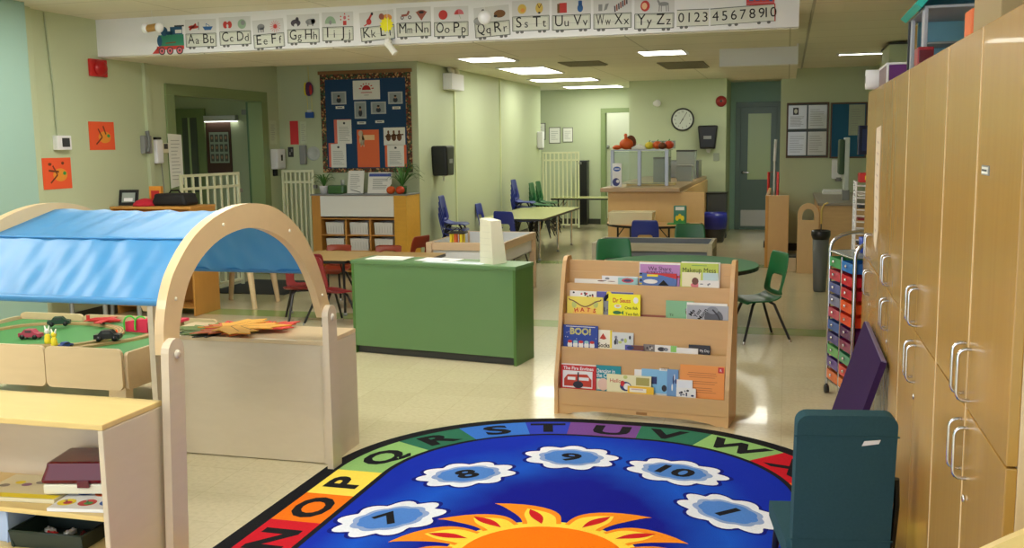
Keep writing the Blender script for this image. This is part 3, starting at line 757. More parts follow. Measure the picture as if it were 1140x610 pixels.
car('toy_engine', BLACK, (-3.38, 4.30, TZ + .014), 0.35, 'black toy engine beside the orange cone', 1.1, cat='toy train')
car('toy_van', mat('toy_blue', (40, 70, 150), 0.4), (-3.52, 4.15, TZ + .001), 1.3, 'small blue toy block van next to the yellow figures', 0.6)
def plane_toy(loc, rz):
    t = thing('toy_airplane', 'red toy airplane at the back of the train table', 'toy airplane', loc, rz)
    f = MB(); f.tube([(-.1, 0, .03), (-.05, 0, .032), (.04, 0, .032), (.1, 0, .028)], [.006, .014, .017, .006], RED, 10); f.build('fuselage', t)
    f = MB(); f.box(-.01, .035, -.1, .1, .028, .034, RED, .002); f.build('wing', t)
    f = MB(); f.box(-.1, -.075, -.035, .035, .03, .034, RED, .001); f.box(-.1, -.08, -.002, .002, .03, .06, RED, .001); f.build('tail', t)
    f = MB(); f.tube([(0, 0, 0), (0, 0, .025)], .008, BLACK, 8); f.build('wheel', t)
plane_toy((-3.75, 4.74, TZ + .001), 0.2)
for i, (x, y, c1, lb) in enumerate(((-3.67, 4.20, YELLOW, 'yellow toy figure with white ears, left of the pair'), (-3.57, 4.13, YELLOW, 'yellow toy figure with red base, right of the pair'))):
    t = thing('toy_figure', lb, 'toy figure', (x, y, TZ + .001), 0, 'yellow toy figures on the train table')
    f = MB(); f.lathe([(.016, 0), (.017, .02), (.013, .05), (.006, .06)], c1, n=12); f.build('body', t)
    f = MB(); f.ball((0, 0, .07), .014, PAPER if i == 0 else c1); f.build('head', t)
    for sx_ in (-.008, .008):
        f = MB(); f.tube([(sx_, 0, .078), (sx_ * 1.8, 0, .1)], [.005, .003], PAPER, 6); f.build('ear', t)
    if i: f = MB(); f.lathe([(.02, 0), (.02, .012)], RED, n=12); f.build('base', t)
f = MB(); f.lathe([(.022, 0), (.022, .004), (.014, .005), (.003, .05)], mat('cone_orange', (236, 80, 20), 0.4), n=14)
put('toy_cone', f, 'small orange toy cone on the train table', 'toy cone', (-3.42, 4.42, TZ + .0005))
for i, x in enumerate((0, .07)):
    f = MB(); f.tube([(-.03, 0, 0)] + [(-.03 * math.cos(PI * k / 8), 0, .04 + .035 * math.sin(PI * k / 8)) for k in range(9)] + [(.03, 0, 0)], .005, mat('bright_green', (80, 200, 70), 0.4), 8)
    put('toy_tunnel_arch', f, ['left', 'right'][i] + ' one of two bright green toy arches on the train table', 'toy arch', (-3.47 + x, 4.6, TZ + .014), 0.5, 'green toy arches')
t = thing('toy_bridge', 'raised toy bridge with bright pink-red deck at the right of the train table', 'toy bridge', (-3.32, 4.62, TZ + .001), -0.1)
f = MB(); f.prism([(-.18, 0.0), (-.18, .055), (-.05, .075), (.2, .085), (.2, .07), (-.03, .058), (-.03, 0)], -.035, .035, mat('pink_red', (222, 46, 84), 0.5), XZ); f.build('deck', t)
f = MB(); f.box(.02, .04, -.03, .03, 0, .062, EDGE, .002); f.box(.15, .17, -.03, .03, 0, .066, EDGE, .002); f.build('support', t)

# ================================================================== lockers on the right
LX, LD = 0.40, 0.62
units = [(1.93, 2.83), (2.83, 3.71), (3.71, 4.62), (4.62, 5.53)]
top, split = 1.735, 0.895
SEAMC = mat('pale_edge', (226, 196, 150), 0.5)
labels = ['tall oak locker nearest the camera with a small tag, under the tan box', 'tall oak locker second from the camera, under the toy house front', 'tall oak locker third from the camera, under the purple box', 'furthest tall oak locker, with a long paper strip on it']
for k, (y0, y1) in enumerate(units):
    t = thing('locker_cabinet', labels[k], 'cabinet', (LX + LD / 2, (y0 + y1) / 2, 0), 0, 'row of oak lockers')
    T = Matrix.Translation((-LX - LD / 2, -(y0 + y1) / 2, 0)); ym = (y0 + y1) / 2
    if k == 0: ym = 2.36
    if k == 1: ym = 3.28
    f = MB(); f.M = T
    f.box(LX + 0.02, LX + LD, y0 + 0.002, y1 - 0.002, 0.0, top, SEAMC if k else MAPLE, 0.002); f.build('carcass', t)
    for ys in ([y1] if k < 2 else []) + ([ym] if k == 0 else []):
        f = MB(); f.M = T; f.box(LX - 0.0015, LX + 0.012, ys - 0.004, ys + 0.004, 0.02, top - 0.002, SEAMC, 0.0005); f.build('edge_strip', t)
    for (z0, z1, up) in ((0.05, split - 0.002, False), (split + 0.002, top, True)):
        for (a, c, side) in ((y0 + 0.004, ym - 0.002, 1), (ym + 0.002, y1 - 0.004, -1)):
            f = MB(); f.M = T; f.box(LX, LX + 0.02, a, c, z0, z1, LOCKER, 0.0025)
            dr = f.build('locker_door', t)
            hy = (c - 0.035) if side == 1 else (a + 0.035)
            hz = split + 0.083 if up else split - 0.095
            g = MB(); g.M = T
            r = 0.018
            pts = [(LX, hy, hz - 0.058)] + [(LX - 0.027 + r - r * math.sin(q), hy, hz - 0.058 + r - r * math.cos(q)) for q in (0, PI / 8, PI / 4, 3 * PI / 8, PI / 2)] + [(LX - 0.027 + r - r * math.cos(q), hy, hz + 0.058 - r + r * math.sin(q)) for q in (0, PI / 8, PI / 4, 3 * PI / 8, PI / 2)] + [(LX, hy, hz + 0.058)]
            g.tube(pts, 0.0045, CHROME, 8); g.build('door_handle', dr)
            if not up and side == 1:
                g = MB(); g.M = T; g.lathe([(0.009, 0), (0.009, 0.004), (0.006, 0.006)], CHROME, M=Matrix.Translation((LX, hy - 0.0, hz - 0.105)) @ Matrix.Rotation(-PI / 2, 4, 'Y'), n=12); g.build('lock', dr)
    if k == 0:
        g = MB(); g.M = T; g.box(LX - 0.002, LX, 2.22, 2.30, 1.42, 1.44, GREY, 0.0005); Dg = Draw(g, face_west(LX - 0.002, 2.26, 1.43)); Dg.rect(-0.034, -0.007, 0.034, 0.007, PAPER, 1); Dg.line([(-0.028, 0.0), (0.026, 0.0)], 0.004, DARK, 2)
        g.build('name_tag', t)
# paper strip taped on the furthest locker door
f = MB(); f.prism([(-0.12, 0.26), (0.10, 0.27), (0.10, 0.1), (0.12, -0.2), (0.05, -0.30), (-0.07, -0.26), (-0.125, 0.0)], 0, 0.002, mat('strip_paper', (232, 214, 190), 0.8), face_west(0, 0, 0))
D = Draw(f, face_west(-0.002, 0, 0))
for i in range(9): D.line([(-0.03, 0.2 - i * 0.05), (0.03, 0.19 - i * 0.05)], 0.005, mat('pencil', (150, 120, 120), 0.8), 1)
put('paper_strip', f, 'long narrow paper strip taped on the furthest oak locker', 'paper', (LX - 0.0003, 4.82, 1.285))
# things on top of the lockers
f = MB(); f.box(0, 0.42, 0, 0.36, 0, 0.36, mat('tan_board', (168, 148, 110), 0.7, noise=0.04, nscale=3), 0.004)
f.box(-0.004, 0.424, 0.1, 0.26, 0.30, 0.362, mat('tan_board', None), 0.002)
put('storage_box', f, 'plain tan box on top of the nearest locker', 'box', (0.475, 2.6, top + 0.001))
# toy house with turquoise roof, on the lockers
TURQ = mat('turquoise', (42, 190, 176), 0.4); HW = mat('house_grey', (164, 168, 178), 0.6, noise=0.08, nscale=40); SKY = mat('house_lightblue', (134, 190, 204), 0.6)
t = thing('toy_house', 'toy house with turquoise roof on top of the lockers', 'doll house', (0.44, 3.70, top + 0.001))
def hp(name, *a, m=HW, bev=0.002):
    f = MB(); f.box(*a, m, bev); return f.build(name, t)
hp('base', 0.0, 0.32, 0.0, 0.45, 0.0, 0.012)
hp('wall', 0.0, 0.012, 0.36, 0.45, 0.012, 0.20)          # outer post, open side
hp('wall', 0.03, 0.32, 0.438, 0.45, 0.012, 0.36, m=SKY)
hp('wall', 0.0, 0.012, 0.0, 0.07, 0.012, 0.2)
hp('shelf', 0.0, 0.32, 0.0, 0.45, 0.198, 0.208)
hp('shelf', 0.04, 0.32, 0.25, 0.45, 0.1, 0.108, m=GREY)
hp('post', -0.008, 0.0, 0.40, 0.412, 0.0, 0.2, m=DARK)
for (x0, x1, sgn) in ((-0.012, 0.17, 1), (0.332, 0.15, -1)):
    f = MB(); f.prism([(x0, 0.2), (x1, 0.42), (x1, 0.45), (x0 - 0.02 * sgn, 0.215)], -0.46, 0.01, TURQ, XZ); f.build('roof', t)
t = thing('toy_chair', 'orange plastic toy seat in front of the toy house', 'toy seat', (0.50, 3.15, top + 0.001))
ORC = mat('orange_plastic', (238, 110, 20), 0.35)
f = MB(); f.box(0, 0.02, 0, 0.12, 0, 0.13, ORC, 0.006); f.build('backrest', t)
f = MB(); f.box(0.02, 0.13, 0, 0.12, 0.055, 0.075, ORC, 0.006); f.build('seat', t)
f = MB(); f.box(0.11, 0.13, 0, 0.12, 0.0, 0.055, ORC, 0.004); f.build('leg', t)
f = MB()
for k in range(5):
    f.tube([(0, 0.06 * math.cos(a) * (1 - .08 * k), 0.09 + 0.085 * math.sin(a) * (1 - .08 * k)) for a in [2 * PI * q / 18 for q in range(18)]], 0.008, BLACK, 6, closed=True)
    f.M = Matrix.Translation((0.017 * (k + 1), 0, 0))
put('cable_coil', f, 'coil of black cable on the lockers beside the tan box', 'cable', (0.56, 3.02, top + 0.004))
f = MB(); f.box(0, 0.05, 0, 0.1, 0, 0.06, mat('dark_red', (150, 16, 34), 0.4), 0.004); f.box(0.004, 0.046, -0.002, 0.0, 0.01, 0.05, MAR, 0.001)
put('red_box', f, 'small dark red box at the far corner of the toy house', 'box', (0.408, 3.57, top + 0.001))
t = thing('purple_box', 'purple box with white rim on the third locker', 'box', (0.42, 4.75, top + 0.001))
PU = mat('box_purple', (104, 40, 120), 0.5)
f = MB(); f.box(0, 0.26, 0.0, 0.4, 0, 0.085, PU, 0.003); f.build('box_body', t)
f = MB(); f.box(-0.004, 0.264, -0.004, 0.404, 0.085, 0.095, WHITE, 0.003); f.box(-0.004, 0.006, -0.006, 0.004, 0, 0.085, WHITE, 0.002); f.build('rim', t)
f = MB(); f.box(-0.002, 0, 0.01, 0.39, 0.005, 0.083, mat('box_print', (130, 110, 116), 0.6, noise=0.3, nscale=30), 0); f.build('side_print', t)
f = MB(); f.lathe([(0.03, 0), (0.047, 0.001), (0.047, 0.13), (0.03, 0.131)], mat('roll_white', (236, 236, 240), 0.7), M=Matrix.Rotation(PI / 2, 4, 'Y'), n=24)
f.lathe([(0.018, -0.001), (0.018, 0.132)], GREY, M=Matrix.Rotation(PI / 2, 4, 'Y'), n=12)
put('paper_roll', f, 'white paper roll on the far end of the lockers', 'paper roll', (0.36, 5.2, top + 0.048))

# tall wooden cupboard beyond the lockers, duct box on the wall
t = thing('tall_cupboard', 'tall plain wooden cupboard beyond the lockers reaching almost to the ceiling', 'cupboard', (0.98, 6.9, 0))
f = MB(); f.box(-0.12, 0.11, -0.8, 0.8, 0, 2.28, TANW, 0.004); f.build('carcass', t)
for (a, c) in ((-0.79, -0.002), (0.002, 0.79)):
    f = MB(); f.box(-0.14, -0.122, a, c, 0.05, 2.27, LOCKER, 0.003); f.build('cupboard_door', t)
struct(MB().box(0.93, 1.1, 10.4, 11.2, 2.02, 2.40, WALL, 0.004).box(0.92, 1.1, 10.39, 11.21, 2.395, 2.41, BASEM, 0.001).build('trim_9'))

# purple mat leaning against the lockers
f = MB()
f.prism([(3.98, 0.0), (4.86, 0.0), (4.86, 0.655), (3.98, 0.655)], -0.012, 0.012, mat('mat_purple', (56, 36, 76), 0.85, noise=0.1, nscale=60, spec=0.1), Matrix.Translation((0.185, 0, 0.01)) @ Matrix.Rotation(math.radians(17), 4, 'Y') @ YZ)
f.prism([(3.985, 0.651), (4.855, 0.651), (4.855, 0.659), (3.985, 0.659)], -0.009, 0.009, mat('mat_edge', (120, 110, 150), 0.6), Matrix.Translation((0.185, 0, 0.01)) @ Matrix.Rotation(math.radians(17), 4, 'Y') @ YZ)
put('floor_mat', f, 'dark purple mat leaning against the oak lockers', 'mat', (0, 0, 0.004))

# drawer cart
CW, CD_, CH = 0.44, 0.33, 0.87
ca = math.atan2(6.02 - 5.60, 0.255 - 0.365)          # direction of the drawer side
t = thing('drawer_cart', 'chrome cart with two columns of coloured clear drawers at the end of the lockers', 'drawer cart', (0.365, 5.60, 0), ca)
# local: +X runs along the drawer front (away), -Y... the body lies on the -Y side
f = MB()
for x in (0, CW):
    f.tube([(x, 0, 0.06), (x, 0, CH)] + [(x, -CD_ / 2 + CD_ / 2 * math.cos(a), CH + 0.09 * math.sin(a)) for a in [PI * k / 10 for k in range(1, 10)]] + [(x, -CD_, CH), (x, -CD_, 0.06)], 0.011, CHROME, 10)
f.tube([(CW / 2, 0, 0.06), (CW / 2, 0, CH - 0.03)], 0.007, CHROME, 8)
for y in (0, -CD_):
    f.tube([(0, y, CH - 0.02), (CW, y, CH - 0.02)], 0.006, CHROME, 8); f.tube([(0, y, 0.09), (CW, y, 0.09)], 0.006, CHROME, 8)
f.build('frame', t)
for x in (0, CW):
    for y in (0, -CD_):
        f = MB(); f.lathe([(0.026, -0.01), (0.026, 0.01)], BLACK, M=Matrix.Translation((x, y, 0.026)) @ Matrix.Rotation(PI / 2, 4, 'X'), n=14); f.tube([(x, y, 0.03), (x, y, 0.07)], 0.008, BLACK, 8); f.build('caster', t)
dcol = [(70, 150, 90), (190, 60, 80), (80, 90, 150), (120, 120, 150), (180, 70, 90), (60, 90, 160), (80, 70, 130), (90, 160, 90), (90, 60, 140), (220, 110, 60)]
dcol2 = [(40, 110, 190), (200, 30, 50), (190, 30, 50), (230, 80, 30), (220, 60, 30), (90, 30, 90), (130, 30, 80), (60, 140, 100), (200, 60, 60), (220, 120, 60)]
for c_ in range(2):
    for r in range(10):
        z0 = 0.10 + r * 0.074; cc_ = (dcol if c_ else dcol2)[9 - r]
        m_ = mat('drawer_%d_%d' % (c_, r), cc_, 0.25, coat=0.3)
        f = MB(); x0 = 0.012 + c_ * CW / 2; x1 = x0 + CW / 2 - 0.022
        f.box(x0, x1, -CD_ + 0.01, 0.004, z0, z0 + 0.006, m_, 0.001); f.box(x0, x1, 0.0, 0.005, z0, z0 + 0.055, m_, 0.002); f.box(x0, x1, -CD_ + 0.01, -CD_ + 0.014, z0, z0 + 0.055, m_, 0.001)
        f.box(x0, x0 + 0.004, -CD_ + 0.01, 0.0, z0, z0 + 0.055, m_, 0.001); f.box(x1 - 0.004, x1, -CD_ + 0.01, 0.0, z0, z0 + 0.055, m_, 0.001)
        dr = f.build('drawer', t)
        f = MB(); f.ball(((x0 + x1) / 2, 0.013, z0 + 0.034), 0.009, CHROME, 8, 6); f.build('knob', dr)
f = MB(); f.box(0.01, CW - 0.01, -CD_ + 0.01, -0.01, CH - 0.018, CH - 0.012, CLEARP, 0.001); f.build('top_tray', t)
f = MB(); f.lathe([(0.026, 0), (0.033, 0.09), (0.03, 0.09), (0.024, 0.004)], mat('cup_blue', (40, 70, 170), 0.4), n=16)
put('plastic_cup', f, 'blue plastic cup standing on the drawer cart', 'cup', (0.43, 5.86, CH - 0.011))

# teal upholstered chair in the foreground
TEAL = mat('teal_fabric', (50, 82, 92), 0.95, noise=0.1, nscale=120, bump=0.3, bscale=400, spec=0.1)
t = thing('upholstered_chair', 'dark teal fabric chair with a white tag on its back, before the lockers', 'chair', (0.185, 3.17, 0), PI + 0.16)
LN = Matrix.Translation((0, 0.0, 0.22)) @ Matrix.Rotation(math.radians(-6), 4, 'X') @ Matrix.Translation((0, 0, -0.22))
f = MB(); f.prism(rrect(-0.150, 0.16, 0.150, 0.665, 0.035), -0.026, 0.026, TEAL, LN @ XZ)
bk = f.build('backrest', t, mods=(('BEVEL', dict(width=0.012, segments=3)),))
f = MB(); f.M = LN; f.box(-0.156, 0.156, 0.0255, 0.029, 0.595, 0.60, TEAL, 0.001); f.build('seam', bk)
f = MB(); f.M = LN; f.box(-0.156, 0.156, 0.0255, 0.029, 0.245, 0.25, TEAL, 0.001); f.build('seam', bk)
f = MB(); f.prism([(-0.045, 0.568), (-0.095, 0.576), (-0.10, 0.589), (-0.052, 0.584)], -0.0285, -0.0265, WHITE, LN @ XZ); f.build('fabric_tag', bk)
f = MB(); f.prism([(-0.36, 0.17), (-0.37, 0.205), (-0.355, 0.232), (0.0, 0.225), (0.02, 0.195), (0.0, 0.16)], -0.165, 0.165, TEAL, YZ); f.build('seat', t, mods=(('BEVEL', dict(width=0.015, segments=3)),))
for (x, y) in ((-0.14, -0.31), (0.14, -0.31), (-0.14, 0.01), (0.14, 0.01)):
    f = MB(); f.tube([(x, y, 0.17), (x * 1.1, y * 1.05, 0.0)], [0.014, 0.011], BLACK, 10); f.build('leg', t)
f = MB(); f.tube([(-0.162, 0.0, 0.2), (-0.168, 0.015, 0.36), (-0.16, 0.03, 0.45)], 0.01, BLACK, 8); f.build('back_frame', t)
# light wooden chair whose curved back pokes in at the lower right corner
t = thing('wooden_chair', 'light wooden chair back poking in at the lower right corner', 'chair', (0.5, 1.70, 0), 0.0)
f = MB(); k = [(-0.18 + 0.36 * i / 16, 0.825 + 0.075 * math.sin(PI * i / 16)) for i in range(17)]
f.prism(k + [(0.18, 0.62), (-0.18, 0.62)], -0.009, 0.009, YELLOWWOOD, XZ); f.build('backrest', t)
for x in (-0.165, 0.165):
    f = MB(); f.tube([(x, 0.0, 0.78), (x, 0, 0)], 0.014, YELLOWWOOD, 8); f.build('leg', t)
    f = MB(); f.tube([(x, -0.38, 0.43), (x, -0.38, 0)], 0.014, YELLOWWOOD, 8); f.build('leg', t)
f = MB(); f.box(-0.19, 0.19, -0.4, 0.01, 0.43, 0.455, YELLOWWOOD, 0.006); f.build('seat', t)

# ================================================================== bookcase
BA = math.radians(-5)
W_ = 0.915
t = thing('book_display', 'tiered wooden book display rack full of picture books beside the rug', 'bookcase', (-1.2, 5.24, 0), BA)
lips = [0.145, 0.37, 0.55, 0.715]; vs_ = [0.0, 0.055, 0.11, 0.165]; back = (0.22, 0.84)
def bp(name, f): return f.build(name, t)
sidepr = [(-0.012, 0), (0.27, 0), (0.27, 0.845), (0.255, 0.862), (0.19, 0.862), (0.165, 0.84), (0.135, 0.76), (0.06, 0.45), (-0.012, 0.20)]
for x in (-0.022, W_):
    f = MB(); f.prism(sidepr, x, x + 0.022, HONEY, YZ); bp('side_panel', f)
f = MB(); f.box(0, W_, back[0], back[0] + 0.012, 0.5, back[1], HONEY, 0.002); f.box(0, W_, back[0] - 0.005, back[0] + 0.001, 0.5, 0.775, HONEY, 0.001); bp('back_panel', f)
bots = []
for k in range(4):
    lo = (lips[k - 1] - 0.085) if k else 0.055
    f = MB(); f.box(0, W_, vs_[k], vs_[k] + 0.010, lo, lips[k], HONEY, 0.0015); bp('tier_panel', f)
    nb = lips[k] - 0.085; bots.append(nb)
    f = MB(); nxt = vs_[k + 1] if k < 3 else back[0] - 0.005
    f.box(0, W_, vs_[k] + 0.010, nxt, nb - 0.01, nb, HONEY, 0.001); bp('tier_shelf', f)
f = MB(); f.prism([(0, 0.0), (0.05, 0.0), (0.09, 0.012), (0.2, 0.026), (0.72, 0.026), (0.83, 0.012), (0.87, 0.0), (W_, 0), (W_, 0.055), (0, 0.055)], -0.02, -0.004, HONEY, XZ)
kr = bp('kick_rail', f)
f = MB(); f.box(0.44, 0.50, 0.002, 0.004, 0.03, 0.045, mat('plaque', (150, 110, 60), 0.4), 0.001); f.build('plaque', kr)

bc = {}
def C(key, *c): 
    if key not in bc: bc[key] = mat('cover_' + key, c, 0.45)
    return bc[key]
R5 = Matrix.Rotation(BA, 4, 'Z')
def book(tier, u0, z1, u1, layer, base, label, art=None, th=0.006, tilt=0.06):
    zb = bots[tier] + 0.0005; w = abs(u1 - u0); hgt = z1 - zb
    v = vs_[tier] + 0.014 + (3 - layer) * 0.0 + layer * 0.0095
    o = R5 @ Vector((min(u0, u1), v, 0)) + Vector((-1.2, 5.24, zb))
    f = MB(); R = Matrix.Rotation(-tilt, 4, 'X'); f.M = R
    f.box(0, w, 0, 0.0012, 0, hgt, base, 0.0004); f.box(0, w, th - 0.0012, th, 0, hgt, base, 0.0004); f.box(0, 0.0012, 0, th, 0, hgt, base, 0.0004)
    vis = lips[tier] - zb
    D = Draw(f, XZ, 0.0004)
    if art: art(D, w, hgt, vis)
    b_ = f.build('picture_book', loc=o, rz=BA); tag(b_, label, 'book', 'picture books in the display rack')
    g = MB(); g.M = R; g.box(0.0013, w - 0.002, 0.0013, th - 0.0013, 0.002, hgt - 0.002, PAPER, 0); g.build('pages', b_)
# --- artwork helpers: v measured from the bottom, vis = height hidden behind the lip
def a_plain(c): return lambda D, w, h, s: D.rect(0.008, s + 0.01, w - 0.008, h - 0.006, c, 1)
def a_blobs(cs, n=6, seed=1):
    def g(D, w, h, s):
        r = random.Random(seed)
        for i in range(n): D.ell(r.uniform(.15, .85) * w, s + r.uniform(.15, .75) * (h - s), r.uniform(.04, .09) * w, r.uniform(.08, .18) * (h - s), cs[i % len(cs)], 1 + i)
    return g
wht, gry, blk = C('white', 232, 230, 226), C('grey', 130, 134, 142), C('black', 40, 38, 44)
# tier 3 (top)
def art_share(D, w, h, s):
    D.rect(0, h - 0.06, w, h, C('lilac', 186, 130, 190), 1); D.text('We Share', w / 2, h - 0.022, 0.032, INK, 3, fit=w * .7); D.text('EVERYTHING!', w / 2, h - 0.046, 0.024, INK, 3, fit=w * .85)
    D.rect(0, h - 0.07, w, h - 0.058, RED, 2)
def art_train(D, w, h, s):
    D.rect(0, s, w, h, C('steelblue', 76, 110, 176), 1); D.poly([(0.1 * w, h), (w, h), (w, h - .03), (0.6 * w, h - .012)], RED, 2); D.rect(.2 * w, h - .02, .5 * w, h - .008, YELLOW, 3)
    D.poly([(.5 * w, s), (.65 * w, s + .03), (.8 * w, s)], INK, 3); D.ell(.3 * w, s + .02, .04, .012, wht, 3)
    for i in range(4): D.rect(0, s + .003 + i * .018, .014, s + .011 + i * .018, INK if i % 2 else YELLOW, 4)
def art_makeup(D, w, h, s):
    D.rect(.6 * w, s, w, h - .05, C('paleblue', 190, 214, 216), 1); D.rect(.05 * w, s, w * .55, h - .05, C('palecream', 234, 226, 190), 1)
    D.text('Makeup Mess', w / 2, h - .037, .036, INK, 3, fit=w * .88); D.line([(.3 * w, h - .012), (.7 * w, h - .012)], .003, GREEN, 2)
    D.ell(.4 * w, s + .03, .018, .02, C('brown', 110, 60, 40), 3); D.ell(.4 * w, s + .008, .024, .014, C('rose', 220, 120, 130), 2)
book(3, .035, .735, .30, 2, wht, 'white book low at the left end of the top tier', a_blobs([C('brown', 110, 60, 40), gry], 3, 5))
book(3, .192, .760, .40, 3, C('ivory', 226, 228, 234), 'taller white book behind the turquoise one on the top tier', a_blobs([gry], 2, 6))
book(3, .29, .75, .40, 1, C('aqua', 150, 196, 200), 'turquoise book with a red patch on the top tier', lambda D, w, h, s: (D.ell(w / 2, s + .02, .035, .013, C('redpatch', 190, 70, 84), 1), D.ell(w / 2, s + .02, .022, .007, C('navy', 40, 50, 100), 2)))
book(3, .405, .838, .635, 3, wht, 'pale book standing behind the lilac one on the top tier')
book(3, .412, .828, .632, 2, C('lilac', 186, 130, 190), 'lilac book titled We Share on the top tier', art_share)
book(3, .412, .782, .618, 1, C('steelblue', 76, 110, 176), 'blue book with red banner in front of the lilac one', art_train)
book(3, .64, .848, .85, 2, wht, 'white-edged book behind the lime one on the top tier')
book(3, .637, .842, .842, 1, C('lime', 190, 206, 80), 'lime green book titled Makeup Mess on the top tier', art_makeup)
book(3, .738, .752, .85, 0, wht, 'small white book in front of the lime book', a_blobs([gry], 3, 9))
# tier 2
def art_dots(D, w, h, s):
    r = random.Random(2)
    for i in range(9): D.ell(r.uniform(.1, .9) * w, h - r.uniform(.008, .03), .006, .005, INK if i % 3 else RED, 1)
def art_hats(D, w, h, s):
    p = [(w * .05, h - .012)] + [(w * (.08 + .84 * i / 20), h - .02 - .035 * abs(math.sin(PI * i / 20)) ** 2.0) for i in range(21)] + [(w * .95, h - .012)]
    D.line(p, .006, C('brown', 120, 80, 40), 2)
    D.ell(w * .2, h - .045, .014, .02, C('palegreen', 190, 200, 110), 1); D.ell(w * .8, h - .04, .014, .02, C('palegreen', 190, 200, 110), 1)
    D.ell(w * .5, s - .005, w * .34, .04, C('peach', 240, 190, 90), 1)
    for i, ch in enumerate('HATS'): D.text(ch, w * (.26 + .17 * i), s + .014 + .006 * math.sin(PI * (i + .5) / 4), .032, C('hatred', 200, 50, 30), 3, rot=(1.5 - i) * .15, bold=.03)
def art_two(D, w, h, s):
    D.rect(0, s, w, h - .01, C('indigo', 84, 84, 170), 1); D.text('2', w * .35, h - .035, .07, YELLOW, 3, bold=.03); D.ell(w * .35, h - .05, .03, .03, INK, 2)
def art_seuss(D, w, h, s):
    D.text('Dr Seuss', w * .42, h - .035, .034, C('hatred', 200, 50, 30), 2, fit=w * .55, bold=.02)
    D.text('One fish', w * .72, h - .075, .022, INK, 2, fit=w * .4, bold=.01); D.text('Two fish', w * .74, h - .108, .022, INK, 2, fit=w * .4, bold=.01)
    D.ell(w * .86, h - .032, .014, .017, wht, 2); D.ell(w * .30, h - .068, .02, .011, wht, 2); D.ell(w * .3, h - .066, .012, .006, C('peach', 240, 190, 90), 3)
    D.ell(w * .28, h - .103, .024, .01, C('fishgreen', 40, 110, 60), 2); D.poly([(w * .40, h - .103), (w * .48, h - .09), (w * .48, h - .116)], C('fishgreen', 40, 110, 60), 2)
def art_pirate(D, w, h, s):
    D.rect(.3 * w, s, w, h, C('mint', 130, 184, 140), 1); D.ell(.85 * w, h - .06, .02, .022, C('brown', 110, 60, 40), 2); D.ell(.85 * w, h - .045, .024, .008, gry, 3); D.text('Til', .2 * w, s + .012, .02, INK, 3)
def art_night(D, w, h, s):
    D.ell(.65 * w, s + .01, .05, .045, C('darkgrey', 84, 86, 92), 1); D.ell(.62 * w, s + .05, .03, .02, gry, 2); D.line([(.62 * w, h - .02), (.75 * w, h - .05), (.8 * w, s)], .008, blk, 3)
    for i, wd in enumerate(('Me', 'You', 'Moon')): D.text(wd, w * (.12 + .13 * i), h - .04 - .004 * i, .03, INK, 3, rot=1.0, bold=.02)
book(2, .022, .673, .176, 2, wht, 'white spotted book standing behind the hats book', art_dots)
book(2, .176, .683, .385, 3, C('ivory', 226, 228, 234), 'dark blue book with a big numeral behind the bright yellow one', art_two)
book(2, .009, .642, .218, 1, C('softyellow', 232, 214, 90), 'pale yellow book with red word HATS', art_hats)
book(2, .218, .622, .25, 2, gry, 'grey spine of a narrow book between the two yellow books', a_blobs([blk], 3, 4))
book(2, .251, .667, .431, 0, C('vivid', 244, 236, 20), 'bright yellow fish book on the second tier', art_seuss)
book(2, .43, .556, .58, 2, C('rust', 150, 80, 60), 'low reddish brown book showing only its top edge on the second tier')
book(2, .569, .640, .72, 2, C('mint', 130, 184, 140), 'mint green book at the right of the second tier', art_pirate)
book(2, .684, .636, .90, 1, wht, 'white edged book behind the grey drawing book')
book(2, .688, .624, .908, 0, C('silver', 168, 170, 178), 'silver grey book with a dark drawing at the right end of the second tier', art_night)
# tier 1
def art_boo(D, w, h, s):
    D.text('BOO!', w / 2, h - .034, .05, C('boo', 190, 184, 110), 2, fit=w * .68, bold=.04)
    r = random.Random(8)
    for i in range(5): D.ell(w * (.2 + .16 * i), s + .008, .014, .02, wht, 3); D.ell(w * (.2 + .16 * i), s + .026, .013, .008, C('hatred', 200, 50, 30) if i % 2 == 0 else C('aqua', 150, 196, 200), 4)
    for i in range(14): D.ell(r.uniform(.05, .95) * w, s + r.uniform(.035, .1), .002, .002, wht, 2)
    D.line([(.08 * w, h - .008), (.92 * w, h - .008)], .003, wht, 2)
def art_socks(D, w, h, s):
    D.text('Socks', w * .42, s + .014, .034, INK, 2, fit=w * .85, bold=.02); D.poly([(.1 * w, s + .05), (.35 * w, s + .08), (.6 * w, s + .05), (.4 * w, s + .045)], C('foxred', 190, 60, 30), 2); D.rect(.86 * w, s + .0, w, h, YELLOW, 1)
book(1, .203, .468, .281, 2, C('cream', 238, 232, 210), 'cream narrow book with the word Socks', art_socks)
book(1, -.0 + .002, .489, .203, 1, C('royal', 38, 66, 150), 'royal blue ghost book with the word BOO', art_boo)
book(1, .281, .459, .402, 2, C('palegrey', 214, 218, 214), 'pale grey book with black scribbled drawing on the third tier', a_blobs([gry, blk, C('palegreen', 190, 200, 110)], 8, 12))
book(1, .36, .396, .463, 0, C('indigo', 84, 84, 170), 'low book with blue and brown corner on the third tier', lambda D, w, h, s: (D.rect(.35 * w, s, w, h, C('brown', 120, 80, 40), 1), D.ell(.3 * w, s + .012, .02, .01, C('navy', 40, 50, 100), 2)))
book(1, .458, .402, .523, 2, C('taupe', 128, 120, 116), 'low taupe book in the middle of the third tier', a_blobs([blk, wht], 5, 3))
book(1, .523, .404, .644, 1, wht, 'low white book with dark figures and green end on the third tier', lambda D, w, h, s: (D.rect(.72 * w, s, w, h, C('spring', 140, 200, 100), 1), D.ell(.3 * w, s + .012, .02, .012, blk, 2), D.ell(.5 * w, s + .012, .014, .01, gry, 2)))
book(1, .643, .398, .759, 0, wht, 'low plain white book on the third tier, left of the dark one')
